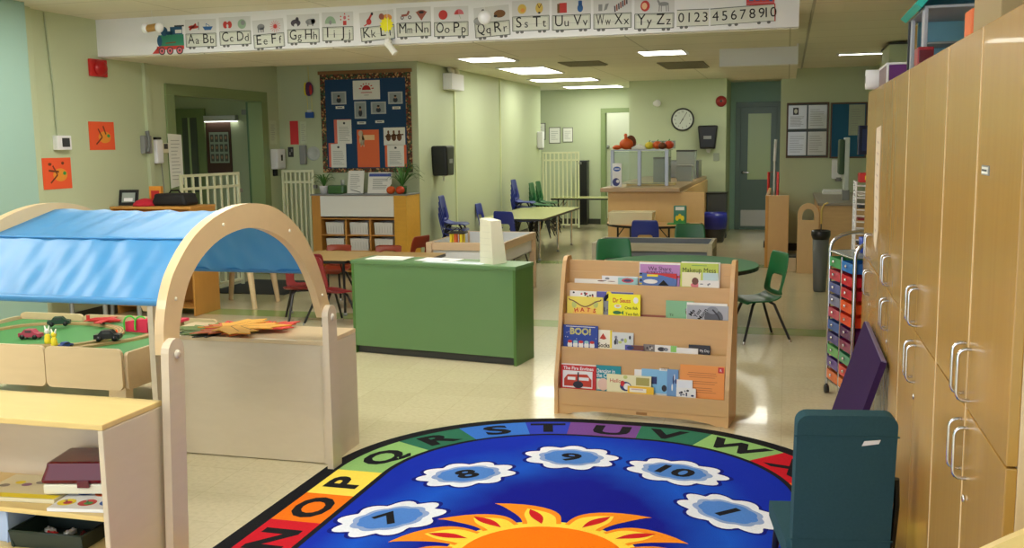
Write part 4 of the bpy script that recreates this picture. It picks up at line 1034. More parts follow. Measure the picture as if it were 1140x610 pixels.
book(1, .705, .414, .82, 2, blk, 'low dark brown book at the right of the third tier', lambda D, w, h, s: D.text('My Day', w * .75, s + .015, .02, wht, 2, fit=w * .45))
# tier 0
def art_engine(D, w, h, s):
    D.text('The Fire Engines', w / 2, h - .016, .026, wht, 2, fit=w * .9, bold=.02)
    D.rect(.06 * w, s + .002, w * .9, h - .03, wht, 1); D.poly([(.1 * w, s + .01), (.1 * w, s + .05), (.2 * w, s + .075), (.75 * w, s + .08), (.88 * w, s + .05), (.88 * w, s + .01)], C('foxred', 190, 40, 40), 2)
    D.rect(.2 * w, s + .045, .42 * w, s + .062, wht, 3); D.rect(.52 * w, s + .045, .8 * w, s + .062, wht, 3); D.ell(.5 * w, s + .02, .03, .02, blk, 3); D.rect(.48 * w, s + .02, .52 * w, s + .09, blk, 4)
def art_teal(D, w, h, s):
    D.text('Dancing in', w * .4, h - .03, .03, wht, 2, fit=w * .75, bold=.02); D.text('the Clouds', w * .42, h - .055, .034, wht, 2, fit=w * .8, bold=.02); D.ell(w * .3, s + .03, .03, .035, C('peachy', 226, 190, 170), 2); D.rect(0, s, w * .4, s + .06, C('palecream', 234, 226, 190), 1)
def art_hello(D, w, h, s):
    D.text('Hello', w * .2, h - .035, .03, C('foxred', 190, 60, 30), 2, fit=w * .3); D.ell(w * .43, s + .03, .032, .026, C('navy', 60, 80, 130), 2); D.ell(w * .46, s + .03, .02, .018, wht, 3); D.ell(w * .36, s + .045, .012, .016, RED, 3)
    D.rect(w * .66, s + .04, w * .96, h - .01, C('olive', 170, 160, 80), 1); D.ell(w * .42, h - .012, .012, .01, C('palegreen', 190, 200, 110), 2)
def art_yb(D, w, h, s):
    D.rect(.08 * w, s + .004, .72 * w, h - .01, C('cream', 238, 232, 210), 1); D.line([(.15 * w, s + .02), (.6 * w, s + .02)], .006, C('pinkish', 200, 170, 170), 2)
def art_blue(D, w, h, s):
    D.rect(.2 * w, s, w, h - .012, C('sky', 130, 186, 222), 1); D.rect(.68 * w, h - .06, .92 * w, h - .035, wht, 2)
    for i in range(7): D.line([(.75 * w + i * .006, h - .057), (.75 * w + i * .006, h - .038)], .002, INK, 3)
    D.rect(.45 * w, s + .05, .62 * w, s + .09, C('navy', 40, 50, 100), 2); D.ell(.82 * w, s + .03, .014, .018, blk, 2); D.line([(.55 * w, h - .02), (.95 * w, h - .012)], .006, GREEN, 2)
def art_orange(D, w, h, s):
    r = random.Random(4); k_ = C('rustline', 170, 90, 40)
    for i in range(10):
        v = h - .04 - i * .0115; a = r.uniform(.15, .3)
        if i in (3, 6): continue
        D.line([(a * w, v), ((1 - a) * w, v)], .0025, k_, 2)
    D.rect(w - .034, h - .034, w - .004, h - .004, RED, 2); D.text('R', w - .019, h - .02, .02, wht, 3)
book(0, .004, .277, .205, 2, wht, 'white-edged book behind the red fire engine book')
book(0, .003, .272, .207, 1, C('fired', 196, 44, 40), 'red fire engine book on the lowest tier', art_engine)
book(0, .203, .280, .344, 2, C('teal', 30, 140, 150), 'teal book with white title on the lowest tier', art_teal)
book(0, .418, .330, .62, 3, wht, 'tall sky blue book with a barcode on the lowest tier', art_blue)
book(0, .269, .238, .516, 1, C('softcream', 232, 226, 180), 'cream book with a small red and blue figure on the lowest tier', art_hello)
book(0, .388, .181, .532, 0, C('gold', 236, 190, 40), 'low golden yellow book on the lowest tier', art_yb)
book(0, .60, .283, .66, 2, C('skyblue2', 110, 150, 196), 'narrow blue book right of the barcode book', a_blobs([C('navy', 40, 50, 100), wht], 4, 5))
book(0, .654, .233, .739, 1, wht, 'small white book behind the doodled one on the lowest tier', a_plain(C('ivory', 226, 228, 234)))
book(0, .655, .192, .759, 0, wht, 'small white book covered in doodles on the lowest tier', a_blobs([gry, blk, C('navy', 40, 50, 100)], 9, 7))
book(0, .668, .322, .86, 3, C('greyblue', 130, 140, 170), 'grey-blue book edge showing behind the orange one')
book(0, .67, .314, .905, 2, C('tangerine', 234, 150, 70), 'large orange book with a red corner square on the lowest tier', art_orange)
# ================================================================== chairs (moulded plastic shell on splayed legs)
def chair_proto(name, label, group, m, legm, sh=0.31, bh=0.30, w=0.30, full=True):
    t = thing(name, label, 'chair', (0, 0, 0), 0, group)
    # side profile (y, z, half width, curl)
    pf = [(-0.145, sh - 0.018, .42, 0), (-0.135, sh - 0.004, .46, .1), (-0.09, sh + .002, .5, .2), (-0.03, sh - .004, .5, .3), (0.04, sh - .006, .49, .4), (0.095, sh + .004, .47, .5), (0.125, sh + .03, .45, .6),
          (0.14, sh + .07, .44, .6), (0.15, sh + .12, .45, .5), (0.16, sh + .18, .46, .4), (0.17, sh + .24, .46, .3), (0.178, sh + bh - .02, .44, .2), (0.182, sh + bh, .38, .1)]
    us = [-1, -.82, -.55, -.28, 0, .28, .55, .82, 1]
    vs = []; fs = []
    for (y, z, hw, cu) in pf:
        for u in us: vs.append((u * hw * w, y - 0.05 * cu * u * u * (1 if z > sh + .05 else 0), z + 0.028 * cu * u * u * (1 if z <= sh + .05 else 0)))
    n = len(us)
    def faces(a, c):
        out = []
        for i in range(a, c):
            for j in range(n - 1):
                if 7 <= i <= 8 and 2 <= j <= 5: continue
                out.append([i * n + j, i * n + j + 1, (i + 1) * n + j + 1, (i + 1) * n + j])
        return out
    md = (('SOLIDIFY', dict(thickness=0.012, offset=0)), ('SUBSURF', dict(levels=1, render_levels=1)))
    def sub(a, c, nm):
        f_ = faces(a, c); used = sorted({i for q in f_ for i in q}); mp = {o: k for k, o in enumerate(used)}
        f = MB(); f.add([vs[i] for i in used], [[mp[i] for i in q] for q in f_], m, True); f.build(nm, t, mods=md)
    sub(0, 6, 'seat'); sub(6, 12, 'backrest')
    for sx_ in (-1, 1):
        f = MB(); f.tube([(sx_ * .075, -.06, sh - .012), (sx_ * .1, -.085, sh - .03), (sx_ * .155, -.175, 0.012)], [.011, .011, .010], legm, 8); l = f.build('leg', t)
        g = MB(); g.tube([(sx_ * .154, -.173, 0.02), (sx_ * .1565, -.178, 0)], .0115, CHROME if legm is BLACK else GREY, 8); g.build('leg_cap', l)
        f = MB(); f.tube([(sx_ * .075, .06, sh - .012), (sx_ * .1, .085, sh - .03), (sx_ * .155, .19, 0.012)], [.011, .011, .010], legm, 8); l = f.build('leg', t)
        g = MB(); g.tube([(sx_ * .154, .188, 0.02), (sx_ * .1565, .193, 0)], .0115, CHROME if legm is BLACK else GREY, 8); g.build('leg_cap', l)
    f = MB(); f.tube([(-.075, -.06, sh - .014), (.075, -.06, sh - .014)], .008, legm, 6); f.tube([(-.075, .06, sh - .014), (.075, .06, sh - .014)], .008, legm, 6); f.build('under_frame', t)
    return t
gA = 'green chairs around the round table'
g0 = chair_proto('plastic_chair', 'bright green plastic chair with cut-out back at the right of the round table', gA, GREENC, BLACK, 0.31, 0.355, 0.34)
g0.location = (-0.19, 7.58, 0); g0.rotation_euler.z = -1.12
dup(g0, (-1.40, 8.32, 0), 0.25 + PI * 0, 'green chair whose back shows between the round table and the grey sensory table', gA)
dup(g0, (-0.92, 9.95, 0), 0.1, 'green chair behind the grey sensory table, only its top showing', 'green chairs further back')
b0 = chair_proto('plastic_chair', 'blue plastic chair pushed in at the half-round table before the food counter', 'blue chairs at tables', BLUEC, BLACK, 0.34, 0.34, 0.32)
b0.location = (-1.43, 10.52, 0); b0.rotation_euler.z = PI + 0.02
dup(b0, (-3.28, 11.72, 0), PI - 0.25, 'blue plastic chair at the near end of the yellow table', 'blue chairs at tables')
dup(b0, (-3.95, 13.1, 0), PI / 2, 'blue chair tucked at the wall side of the yellow table', 'blue chairs at tables')
for k in range(4):
    dup(b0, (-3.86, 11.32 + 0.008 * k, 0.0 + 0.068 * k), PI / 2 + .1, ['lowest', 'second', 'third', 'topmost'][k] + ' blue chair in the stack of four by the paper dispenser', 'blue chairs stacked at the wall')
for k in range(5):
    dup(b0, (-3.78, 14.3 + 0.008 * k, 0.07 * k), PI / 2, ['lowest', 'second', 'third', 'fourth', 'topmost'][k] + ' blue chair in the far stack of five behind the yellow table', 'blue chairs in the far stack')
gf = []
for k in range(4):
    dup(g0, (-3.74, 15.25, 0.07 * k), PI / 2, ['lowest', 'second', 'third', 'topmost'][k] + ' green chair in the stack nearest the gate at the end of the hall wall', 'green chairs in the far stack')
for k in range(4):
    dup(g0, (-3.78, 15.85, 0.07 * k), PI / 2, ['lowest', 'second', 'third', 'topmost'][k] + ' green chair in the furthest stack, half hidden by the other green stack', 'green chairs in the furthest stack')
r0 = chair_proto('plastic_chair', 'dark red plastic chair with black legs beside the green cabinet', 'red chairs at the wooden tables', REDC, BLACK, 0.29, 0.31, 0.35)
r0.location = (-3.66, 7.50, 0); r0.rotation_euler.z = PI - 0.62
dup(r0, (-3.98, 7.62, 0), PI + 0.55, 'dark red chair half behind the canopy arch', 'red chairs at the wooden tables')
q0 = chair_proto('plastic_chair', 'rust red chair side-on left of the white sand table', 'rust red chairs', BROWNC, BLACK, 0.33, 0.30, 0.3)
q0.location = (-3.54, 8.95, 0); q0.rotation_euler.z = -PI / 2 - 0.3
q1 = chair_proto('plastic_chair', 'low rust red chair behind the wooden tables, before the left column of white bins', 'rust red chairs', BROWNC, BLACK, 0.27, 0.24, 0.3)
q1.location = (-4.33, 8.92, 0)
dup(q1, (-3.80, 8.95, 0), 0.05, 'low rust red chair behind the wooden tables, before the right column of white bins', 'rust red chairs')

# ================================================================== tables
def table(name, label, cat, pts, z, topm, edgem, legm, legs, loc, rz=0.0, group=None, braces=True, r=0.012):
    t = thing(name, label, cat, loc, rz, group)
    f = MB(); f.prism(pts, z - 0.004, z, topm); tp = f.build('table_top', t)
    f = MB(); n = len(pts); cxy = (sum(p[0] for p in pts) / n, sum(p[1] for p in pts) / n)
    f.prism([(p[0] * 1.002, p[1] * 1.002) for p in pts], z - 0.03, z - 0.0042, edgem); f.build('edge_band', tp)
    for (x, y) in legs:
        f = MB(); f.tube([(x, y, z - 0.03), (x, y, 0.02)], r, legm, 10)
        if braces:
            d = Vector((cxy[0] - x, cxy[1] - y)).normalized() * 0.12
            f.tube([(x, y, z - 0.16), (x + d.x, y + d.y, z - 0.032)], r * 0.55, legm, 6)
        l = f.build('leg', t)
        g = MB(); g.lathe([(r * 1.4, 0), (r * 1.6, 0.008), (r * 1.1, 0.024)], GREY, (x, y, 0), 10); g.build('glide', l)
    return t
circ = [(0.61 * math.cos(2 * PI * i / 48), 0.61 * math.sin(2 * PI * i / 48)) for i in range(48)]
table('round_table', 'round table with green top behind the book rack', 'table', circ, 0.56, TABLEG, BLACK, BLACK, [(.38, .38), (-.38, .38), (.38, -.38), (-.38, -.38)], (-0.80, 7.62, 0), 0)
table('rectangular_table', 'long yellow topped table with chrome legs beside the hall wall', 'table', rrect(-0.42, -1.15, 0.42, 1.15, 0.04, 3), 0.55, TABLEY, DARK, CHROME, [(-.32, -.95), (.32, -.95), (-.32, .1), (.32, .1), (-.32, 1.0), (.32, 1.0)], (-3.36, 13.2, 0), 0.0, None, False, 0.014)
table('rectangular_table', 'dark edged folding table further back, across the hall', 'table', rrect(-0.62, -0.3, 0.62, 0.3, 0.03, 3), 0.55, TABLEY, BLACK, BLACK, [(-.5, -.22), (.5, -.22), (-.5, .22), (.5, .22)], (-3.3, 16.9, 0), 0.0)
hr = [(-.56, .33), (.56, .33)] + [(.56 * math.cos(-PI * i / 24), .33 - .60 * math.sin(PI * i / 24) * 1.0) for i in range(1, 24)]
table('half_round_table', 'half-round wooden table in front of the food counter', 'table', hr, 0.55, TANW, BLACK, BLACK, [(.42, .22), (-.42, .22), (.22, -.1), (-.22, -.1)], (-1.50, 11.38, 0), 0.0)
for (x, lb) in ((-4.02, 'wooden topped table left of the seam behind the red chairs'), (-3.36, 'wooden topped table right of the seam, next to the green cabinet')):
    table('rectangular_table', lb, 'table', rrect(-0.325, -0.36, 0.325, 0.36, 0.03, 3), 0.5, wood('table_maple', (206, 172, 112), 0.4), BLACK, BLACK, [(-.27, -.3), (.27, -.3), (-.27, .3), (.27, .3)], (x, 8.26, 0), -0.03, 'two wooden topped tables')
t = table('wooden_table', 'small pale wooden table with slanting legs behind the canopy', 'table', rrect(-0.3, -0.3, 0.3, 0.3, 0.04, 3), 0.5, MAPLE, MAPLE, MAPLE, [], (-5.02, 8.35, 0))
for (x, y) in ((.2, -.2), (-.2, -.2), (.2, .2), (-.2, .2)):
    f = MB(); f.tube([(x, y, 0.47), (x * 1.3, y * 1.1, 0)], [0.034, 0.022], MAPLE, 10); f.build('leg', t)

# white sand table with wooden frame
def rimmed(name, label, x0, x1, y0, y1, z, woodm, tubm, depth, shelf, post=0.06, group=None):
    cx_, cy_ = (x0 + x1) / 2, (y0 + y1) / 2; t = thing(name, label, 'play table', (cx_, cy_, 0), 0, group); T = Matrix.Translation((-cx_, -cy_, 0))
    for (x, y) in ((x0, y0), (x1 - post, y0), (x0, y1 - post), (x1 - post, y1 - post)):
        f = MB(); f.M = T; f.box(x, x + post, y, y + post, 0, z, woodm, 0.008); f.build('leg', t)
    for (a, c, d, e) in ((x0 + post, x1 - post, y0 + .01, y0 + .035), (x0 + post, x1 - post, y1 - .035, y1 - .01)):
        f = MB(); f.M = T; f.box(a, c, d, e, z - 0.075, z, woodm, 0.004); f.build('rail', t)
    for (a, c) in ((x0 + .01, x0 + .035), (x1 - .035, x1 - .01)):
        f = MB(); f.M = T; f.box(a, c, y0 + post, y1 - post, z - 0.075, z, woodm, 0.004); f.build('rail', t)
    f = MB(); f.M = T; a, c, d, e = x0 + .037, x1 - .037, y0 + .037, y1 - .037
    f.box(a, c, d, e, z - depth, z - depth + .006, tubm, 0)
    for q in ((a, c, d, d + .006), (a, c, e - .006, e), (a, a + .006, d, e), (c - .006, c, d, e)): f.box(q[0], q[1], q[2], q[3], z - depth, z - 0.004, tubm, 0)
    f.build('tub', t)
    if shelf:
        f = MB(); f.M = T; f.box(x0 + .02, x1 - .02, y0 + .02, y1 - .02, 0.24, 0.27, woodm, 0.004); f.build('lower_shelf', t)
    return t
SANDW = wood('sand_table_wood', (216, 188, 156), 0.4)
rimmed('sand_table', 'wooden framed play table with white tub behind the green cabinet', -3.27, -2.50, 8.72, 9.93, 0.585, SANDW, mat('tub_white', (226, 228, 232), 0.4), 0.2, True)
rimmed('sensory_table', 'pale grey wooden play table with grey tub behind the round green table', -1.76, -0.64, 9.12, 9.72, 0.56, wood('greyed_wood', (176, 168, 146), 0.45), mat('tub_grey', (112, 118, 126), 0.3), 0.16, False, 0.05)
t = thing('wire_toy', 'small yellow and red toy with dark wire roof on the white sand table', 'toy', (-3.0, 8.86, 0.585 - 0.2 + 0.0065))
f = MB()
for (x, y) in ((-.05, -.04), (.05, -.04), (-.05, .04), (.05, .04)): f.box(x - .012, x + .012, y - .012, y + .012, 0, .27, YELLOW, .003)
f.build('post', t)
f = MB(); f.box(.02, .05, -.02, .02, .18, .27, RED, .003); f.box(-.03, 0, -.02, .02, .1, .27, ORANGE, .003); f.build('block', t)
f = MB(); f.tube([(-.08, -.06, .275), (.08, -.06, .275), (.08, .06, .275), (-.08, .06, .275)], .01, DARK, 6, closed=True); f.tube([(-.08, 0, .275), (0, 0, .32), (.08, 0, .275)], .005, DARK, 6); f.build('roof_frame', t)

# green cabinet
GA = math.atan2(-0.2, 1.28)
t = thing('green_cabinet', 'low green laminate cabinet with its plain back to the room', 'cabinet', (-3.02, 6.52, 0), GA)
Lg = 1.30
f = MB(); f.box(0, Lg, 0.0, 0.015, 0.055, 0.655, GREENP, 0.002); f.build('back_panel', t)
f = MB(); f.box(0, Lg - 0.02, 0.03, 0.045, 0.0, 0.055, DARK, 0.001); f.build('toe_kick', t)
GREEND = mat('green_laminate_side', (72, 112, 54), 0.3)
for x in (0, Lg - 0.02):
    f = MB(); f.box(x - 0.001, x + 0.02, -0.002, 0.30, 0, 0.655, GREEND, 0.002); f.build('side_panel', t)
f = MB(); f.box(-0.004, Lg + 0.004, -0.006, 0.305, 0.655, 0.68, GREENP, 0.003); f.build('top_panel', t)
f = MB(); f.box(0.02, Lg - 0.02, 0.02, 0.29, 0.33, 0.345, GREENP, 0.001); f.build('shelf', t)
RG = Matrix.Rotation(GA, 4, 'Z')
def ong(x, y, z=0.6805): v = RG @ Vector((x, y, 0)); return (-3.02 + v.x, 6.52 + v.y, z)
for i, (x, y, sx_, sy_, c_, lb) in enumerate(((.22, .17, .3, .2, PAPER, 'cream sheets lying at the left end of the green cabinet'), (.62, .19, .3, .19, PAPER, 'white sheet in the middle of the green cabinet'), (.80, .09, .46, .12, mat('paper_blue', (206, 220, 224), 0.6), 'long pale blue sheet near the front edge of the green cabinet'))):
    f = MB(); f.box(-sx_ / 2, sx_ / 2, -sy_ / 2, sy_ / 2, 0, 0.004 - .001 * i, c_, 0.0005); D = Draw(f, face_up(0, 0, 0.004 - .001 * i))
    if i == 1: D.ell(.06, -.02, .03, .012, DARK, 1)
    else: D.scribble(-sx_ * .4, -sy_ * .3, sx_ * .4, sy_ * .3, 4, GREY, .002, 1, i)
    put('paper_sheet', f, lb, 'paper', ong(x, y, 0.6805 + .0 * i), GA + (0.1 if i == 0 else 0), 'papers on the green cabinet')
t = thing('paper_tower', 'white block-patterned tower standing on the green cabinet', 'tower', ong(1.07, 0.14), -.52)
TW = mat('tower_white', (222, 220, 200), 0.6)
f = MB(); b0 = [(-.065, -.065), (.065, -.065), (.065, .065), (-.065, .065)]; b1 = [(-.062, -.062), (.045, -.062), (.045, .035), (-.062, .035)]
f.add([(x, y, 0) for x, y in b0] + [(x, y, .31 - (.015 if x > 0 else 0)) for x, y in b1], [[3, 2, 1, 0], [4, 5, 6, 7], [0, 1, 5, 4], [1, 2, 6, 5], [2, 3, 7, 6], [3, 0, 4, 7]], TW)
f.build('body', t)
f = MB(); D = Draw(f, Matrix.Translation((0, -.0655, 0)) @ XZ, .0005); gl = mat('tower_line', (204, 202, 186), 0.6)
for k in range(1, 7): D.line([(-.062, .044 * k), (.056 - .003 * k, .044 * k)], .002, gl, 1)
f.build('block_lines', t)

# ================================================================== shelf under the pin board
t = thing('bin_shelf', 'wooden shelf with white top panel and six cubbies under the pin board', 'shelf', (-4.70, 10.62, 0))
T = Matrix.Translation((4.70, -10.62, 0)); X0, X1, Y0, Y1 = -5.30, -4.13, 10.42, 10.85
def wp(name, *a, m=ORANGEW, bev=0.003):
    f = MB(); f.M = T; f.box(*a, m, bev); return f.build(name, t)
wp('side_panel', X0, X0 + 0.11, Y0, Y1, 0, 0.93, m=ORANGEW); wp('side_panel', X1 - 0.15, X1, Y0, Y1, 0, 0.93, m=wood('yellowed_wood', (222, 168, 58), 0.4))
wp('top_panel', X0 - .01, X1 + .01, Y0 - .01, Y1, 0.93, 0.945, m=GREY); wp('white_panel', X0 + .11, X1 - .15, Y0 - .004, Y0 + .012, 0.69, 0.925, m=PAPER)
wp('back_panel', X0 + .11, X1 - .15, Y1 - .02, Y1 - .01, 0.02, 0.92)
for z in (0.06, 0.295, 0.48, 0.67): wp('cubby_shelf', X0 + .11, X1 - .15, Y0 + .01, Y1 - .02, z - 0.014, z)
xi0, xi1 = X0 + .11, X1 - .15; cwid = (xi1 - xi0) / 3
for k in (1, 2): wp('divider', xi0 + cwid * k - .01, xi0 + cwid * k + .01, Y0 + .01, Y1 - .02, 0.06, 0.656)
BINW = mat('bin_white', (226, 226, 222), 0.45)
names_ = [('top', 'left'), ('top', 'middle'), ('top', 'right'), ('bottom', 'left'), ('bottom', 'middle'), ('bottom', 'right')]
bx0 = None
for k, (rw, cl) in enumerate(names_):
    x = xi0 + cwid * (k % 3 + .5); z = 0.4802 if k < 3 else 0.2952
    lb = 'white ribbed bin in the %s %s cubby under the pin board' % (rw, cl)
    if bx0 is None:
        bx0 = tray('storage_bin', BINW, 0.22, 0.3, 0.135, lb, (x, Y0 + .19, z)); bx0['group'] = 'white bins in the cubbies'; bx0['category'] = 'bin'
        f = MB()
        for q in range(6): f.box(-.085 + .034 * q - .002, -.085 + .034 * q + .002, -.150, -.146, .02, .12, mat('bin_rib', (200, 200, 196), .5), 0)
        f.build('ribs', bx0)
    else: dup(bx0, (x, Y0 + .19, z), 0, lb)
# things on that shelf
def stand(lb, x, w_, h_, blue):
    t = thing('display_stand', lb, 'display stand', (x, 10.53, 0.9455), 0)
    f = MB(); R = Matrix.Rotation(-0.22, 4, 'X'); f.M = R; f.box(-w_ / 2, w_ / 2, 0, .004, 0, h_, PAPER, .001); D = Draw(f, XZ)
    if blue:
        D.rect(-w_ / 2 + .01, h_ - .05, w_ / 2 - .01, h_ - .015, mat('print_blue', (70, 90, 170), 0.6), 1); D.scribble(-w_ * .3, .05, w_ * .35, h_ - .07, 7, GREY, .006, 1, 2)
    else: D.scribble(-w_ * .35, .06, w_ * .35, h_ - .04, 9, GREY, .004, 1, 3); D.line([(-.06, .05), (0, .035), (.07, .015)], .006, INK, 2)
    f.build('sheet', t)
    f = MB(); f.box(-w_ / 2, w_ / 2, -.03, .1, 0, .006, CLEARP, .001); f.build('foot', t)
stand('upright white notice in a clear stand under the middle of the pin board', -4.80, .20, .27, False); stand('wider notice with blue header in a clear stand, right of the plain one', -4.50, .29, .25, True)
def plant(lb, loc, potm, n, L, seed, group):
    t = thing('potted_plant', lb, 'plant', loc, 0, group)
    f = MB(); f.lathe([(.04, 0), (.052, .08), (.055, .09), (.048, .09), (.045, .075)], potm, n=16); f.build('pot', t)
    f = MB(); r = random.Random(seed)
    for i in range(n):
        a = r.uniform(0, 2 * PI); l = r.uniform(.6, 1) * L; up = r.uniform(.5, 1.1) * L; pts = []; wd = []
        for k in range(7):
            s_ = k / 6; rr = l * s_; z = .08 + up * math.sin(PI * .62 * s_) - l * .25 * s_ * s_
            pts.append((rr * math.cos(a), rr * math.sin(a) * .55, z)); wd.append(.008 * math.sin(PI * (.15 + .82 * s_)))
        vs = []
        for k, p in enumerate(pts):
            vs += [(p[0] - math.sin(a) * wd[k], p[1] + math.cos(a) * wd[k], p[2]), (p[0], p[1], p[2] - .003), (p[0] + math.sin(a) * wd[k], p[1] - math.cos(a) * wd[k], p[2])]
        f.add(vs, [[k * 3 + j, k * 3 + j + 1, k * 3 + 4 + j, k * 3 + 3 + j] for k in range(6) for j in (0, 1)], LEAFG, True)
    f.build('foliage', t)
plant('small leafy plant in a white pot beside the green tank, below the pin board', (-5.20, 10.55, .9455), WHITE, 22, .16, 3, None)
plant('spider plant with long arching leaves at the shelf end', (-4.22, 10.55, .9455), mat('pot_green', (60, 110, 60), 0.5), 34, .27, 5, None)
def pumpkin(lb, loc, r, m, group, stem=LEAFG):
    t = thing('pumpkin', lb, 'pumpkin', loc, 0, group)
    f = MB(); vs = []; fs = []; n, k = 24, 8
    for i in range(k + 1):
        ph = -PI / 2 + PI * i / k
        for j in range(n):
            a = 2 * PI * j / n; rr = r * (1 - .09 * abs(math.sin(a * 4))) * math.cos(ph)
            vs.append((rr * math.cos(a), rr * math.sin(a), r * .82 + r * .82 * math.sin(ph)))
    for i in range(k):
        for j in range(n): fs.append([i * n + j, i * n + (j + 1) % n, (i + 1) * n + (j + 1) % n, (i + 1) * n + j])
    f.add(vs, fs, m, True); f.build('pumpkin_body', t)
    f = MB(); f.tube([(0, 0, r * 1.58), (r * .05, 0, r * 1.75), (r * .2, 0, r * 1.95)], [r * .14, r * .1, r * .09], stem, 8); f.build('stem', t)
pumpkin('orange pumpkin under the spider plant, left of its twin', (-4.33, 10.47, .9455), .055, TERRA, 'little pumpkins by the spider plant')
pumpkin('orange pumpkin under the spider plant, right of its twin', (-4.215, 10.465, .9455), .055, mat('pumpkin_red', (206, 70, 30), 0.5), 'little pumpkins by the spider plant')
f = MB(); f.box(-.1, .1, -.06, .06, 0, .1, mat('glass_green', (70, 110, 60), 0.3), .02); f.lathe([(.02, .1), (.02, .16)], CLEARP, (.07, 0, 0), 12)
put('glass_tank', f, 'green rounded tank between the white pot plant and the notice', 'container', (-5.03, 10.55, .9455))

# ------------------------------------------------------------------ pin board
YB = 10.87
t = thing('pin_board', 'dark blue pin board with patterned border under a wooden rail', 'notice board', (-4.79, YB, 1.18))
T = Matrix.Translation((4.79, -YB, -1.18))
NAVY = mat('board_blue', (26, 66, 104), 0.8, noise=0.06, nscale=30)
f = MB(); f.M = T; f.box(-5.33, -4.23, YB - .012, YB - .001, 1.2, 2.31, NAVY, .001); f.build('felt', t)
bm_ = mat('board_border', (96, 72, 52), 0.7)
nt = bm_.node_tree; tc = nt.nodes.new('ShaderNodeTexCoord'); vo = nt.nodes.new('ShaderNodeTexVoronoi'); vo.inputs['Scale'].default_value = 55
cr = nt.nodes.new('ShaderNodeValToRGB'); cr.color_ramp.interpolation = 'CONSTANT'
el = cr.color_ramp.elements; el[0].color = rgb(60, 44, 30); el[1].position = .75; el[1].color = rgb(190, 150, 100)
e = el.new(.35); e.color = rgb(120, 60, 40); e = el.new(.55); e.color = rgb(70, 90, 60)
nt.links.new(tc.outputs['Object'], vo.inputs['Vector']); nt.links.new(vo.outputs['Color'], cr.inputs[0]); nt.links.new(cr.outputs[0], nt.nodes['Principled BSDF'].inputs['Base Color'])
f = MB(); f.M = T
for q in ((-5.35, -5.29, 1.18, 2.33), (-4.27, -4.21, 1.18, 2.33), (-5.29, -4.27, 1.18, 1.23), (-5.29, -4.27, 2.27, 2.33)): f.box(q[0], q[1], YB - .02, YB - .001, q[2], q[3], bm_, .002)
f.build('border', t)
f = MB(); f.M = T; f.box(-5.37, -4.19, YB - .03, YB - .001, 2.33, 2.37, wood('rail_wood', (140, 100, 60), 0.5), .003); f.build('rail', t)
def sheet(x0, z0, x1, z1, art, lb, cat='paper', name='paper_sheet', y=YB - .0125, base=PAPER, group='papers pinned to the blue board', th=.0015, rot=0.0):
    cx_, cz_ = (x0 + x1) / 2, (z0 + z1) / 2; w_, h_ = x1 - x0, z1 - z0
    f = MB(); f.M = Matrix.Rotation(rot, 4, 'Y'); f.box(-w_ / 2, w_ / 2, -th, 0, -h_ / 2, h_ / 2, base, 0)
    D = Draw(f, Matrix.Translation((0, -th, 0)) @ XZ, .0006)
    if art: art(D, w_ / 2, h_ / 2)
    return put(name, f, lb, cat, (cx_, y, cz_), 0, group)
SUNR = mat('print_red', (190, 40, 44), 0.7)
def a_sun(D, a, c):
    D.poly([(-.055, .0)] + [(.055 * math.cos(PI - PI * i / 10), .055 * math.sin(PI * i / 10)) for i in range(11)], SUNR, 1)
    for i in range(7): q = PI * (i + .5) / 7; D.line([(.068 * math.cos(q), .068 * math.sin(q)), (.095 * math.cos(q), .08 * math.sin(q))], .012, SUNR, 1)
    D.line([(-.07, -.03), (.07, -.03)], .008, SUNR, 1); D.line([(-.03, -.06), (.03, -.06)], .006, GREY, 1)
sheet(-4.93, 2.03, -4.59, 2.25, a_sun, 'white sheet with a red rising sun drawing on the pin board')
def a_photo(k):
    def g(D, a, c):
        D.rect(-a * .8, -c * .8, a * .8, c * .8, mat('photo_grey', (150, 160, 164), 0.4), 1)
        D.ell(0, -c * .35, a * .32, c * .4, mat('photo_cloth', (50, 54, 66), 0.6), 2); D.ell(0, c * .15, a * .17, c * .26, mat('photo_skin', (190, 150, 126), 0.6), 3); D.ell(0, c * .3, a * .18, c * .16, mat('photo_hair', (40, 30, 26), 0.6), 4)
    return g
PH = mat('photo_border', (186, 192, 194), 0.35)
for q, lb in (((-5.21, 1.98, -5.02, 2.13), 'portrait photo at the upper left of the pin board'), ((-4.92, 1.81, -4.77, 2.01), 'upright portrait photo just below the rising sun sheet'), ((-4.71, 1.86, -4.52, 2.0), 'portrait photo right of the upright one on the pin board'), ((-4.49, 1.97, -4.31, 2.11), 'portrait photo at the upper right of the pin board')):
    sheet(*q, a_photo(1), lb, 'photo', 'photo_print', base=PH, group='portrait photos on the pin board')
for q, lb in (((-5.16, 1.93, -5.05, 1.96), 'name strip under the upper left portrait'), ((-4.89, 1.745, -4.78, 1.775), 'name strip under the upright portrait'), ((-4.66, 1.755, -4.55, 1.785), 'name strip right of the upright portrait, above the orange sheet'), ((-4.44, 1.91, -4.34, 1.94), 'name strip under the upper right portrait')):
    sheet(*q, lambda D, a, c: D.line([(-a * .6, 0), (a * .6, 0)], .007, DARK, 1), lb, 'label strip', 'name_strip', group='name strips on the pin board')
PINK = mat('card_pink', (232, 120, 100), 0.7)
a_txt = lambda D, a, c: (D.scribble(-a * .75, -c * .8, a * .75, c * .45, 9, GREY, .004, 1, 5), D.ell(0, c * .72, a * .15, c * .1, DARK, 1))
sheet(-5.19, 1.52, -4.97, 1.805, None, 'pink backing card behind the upper left letter', base=PINK); sheet(-5.15, 1.52, -4.965, 1.80, a_txt, 'printed letter on pink card, upper left of two', y=YB - .0145)
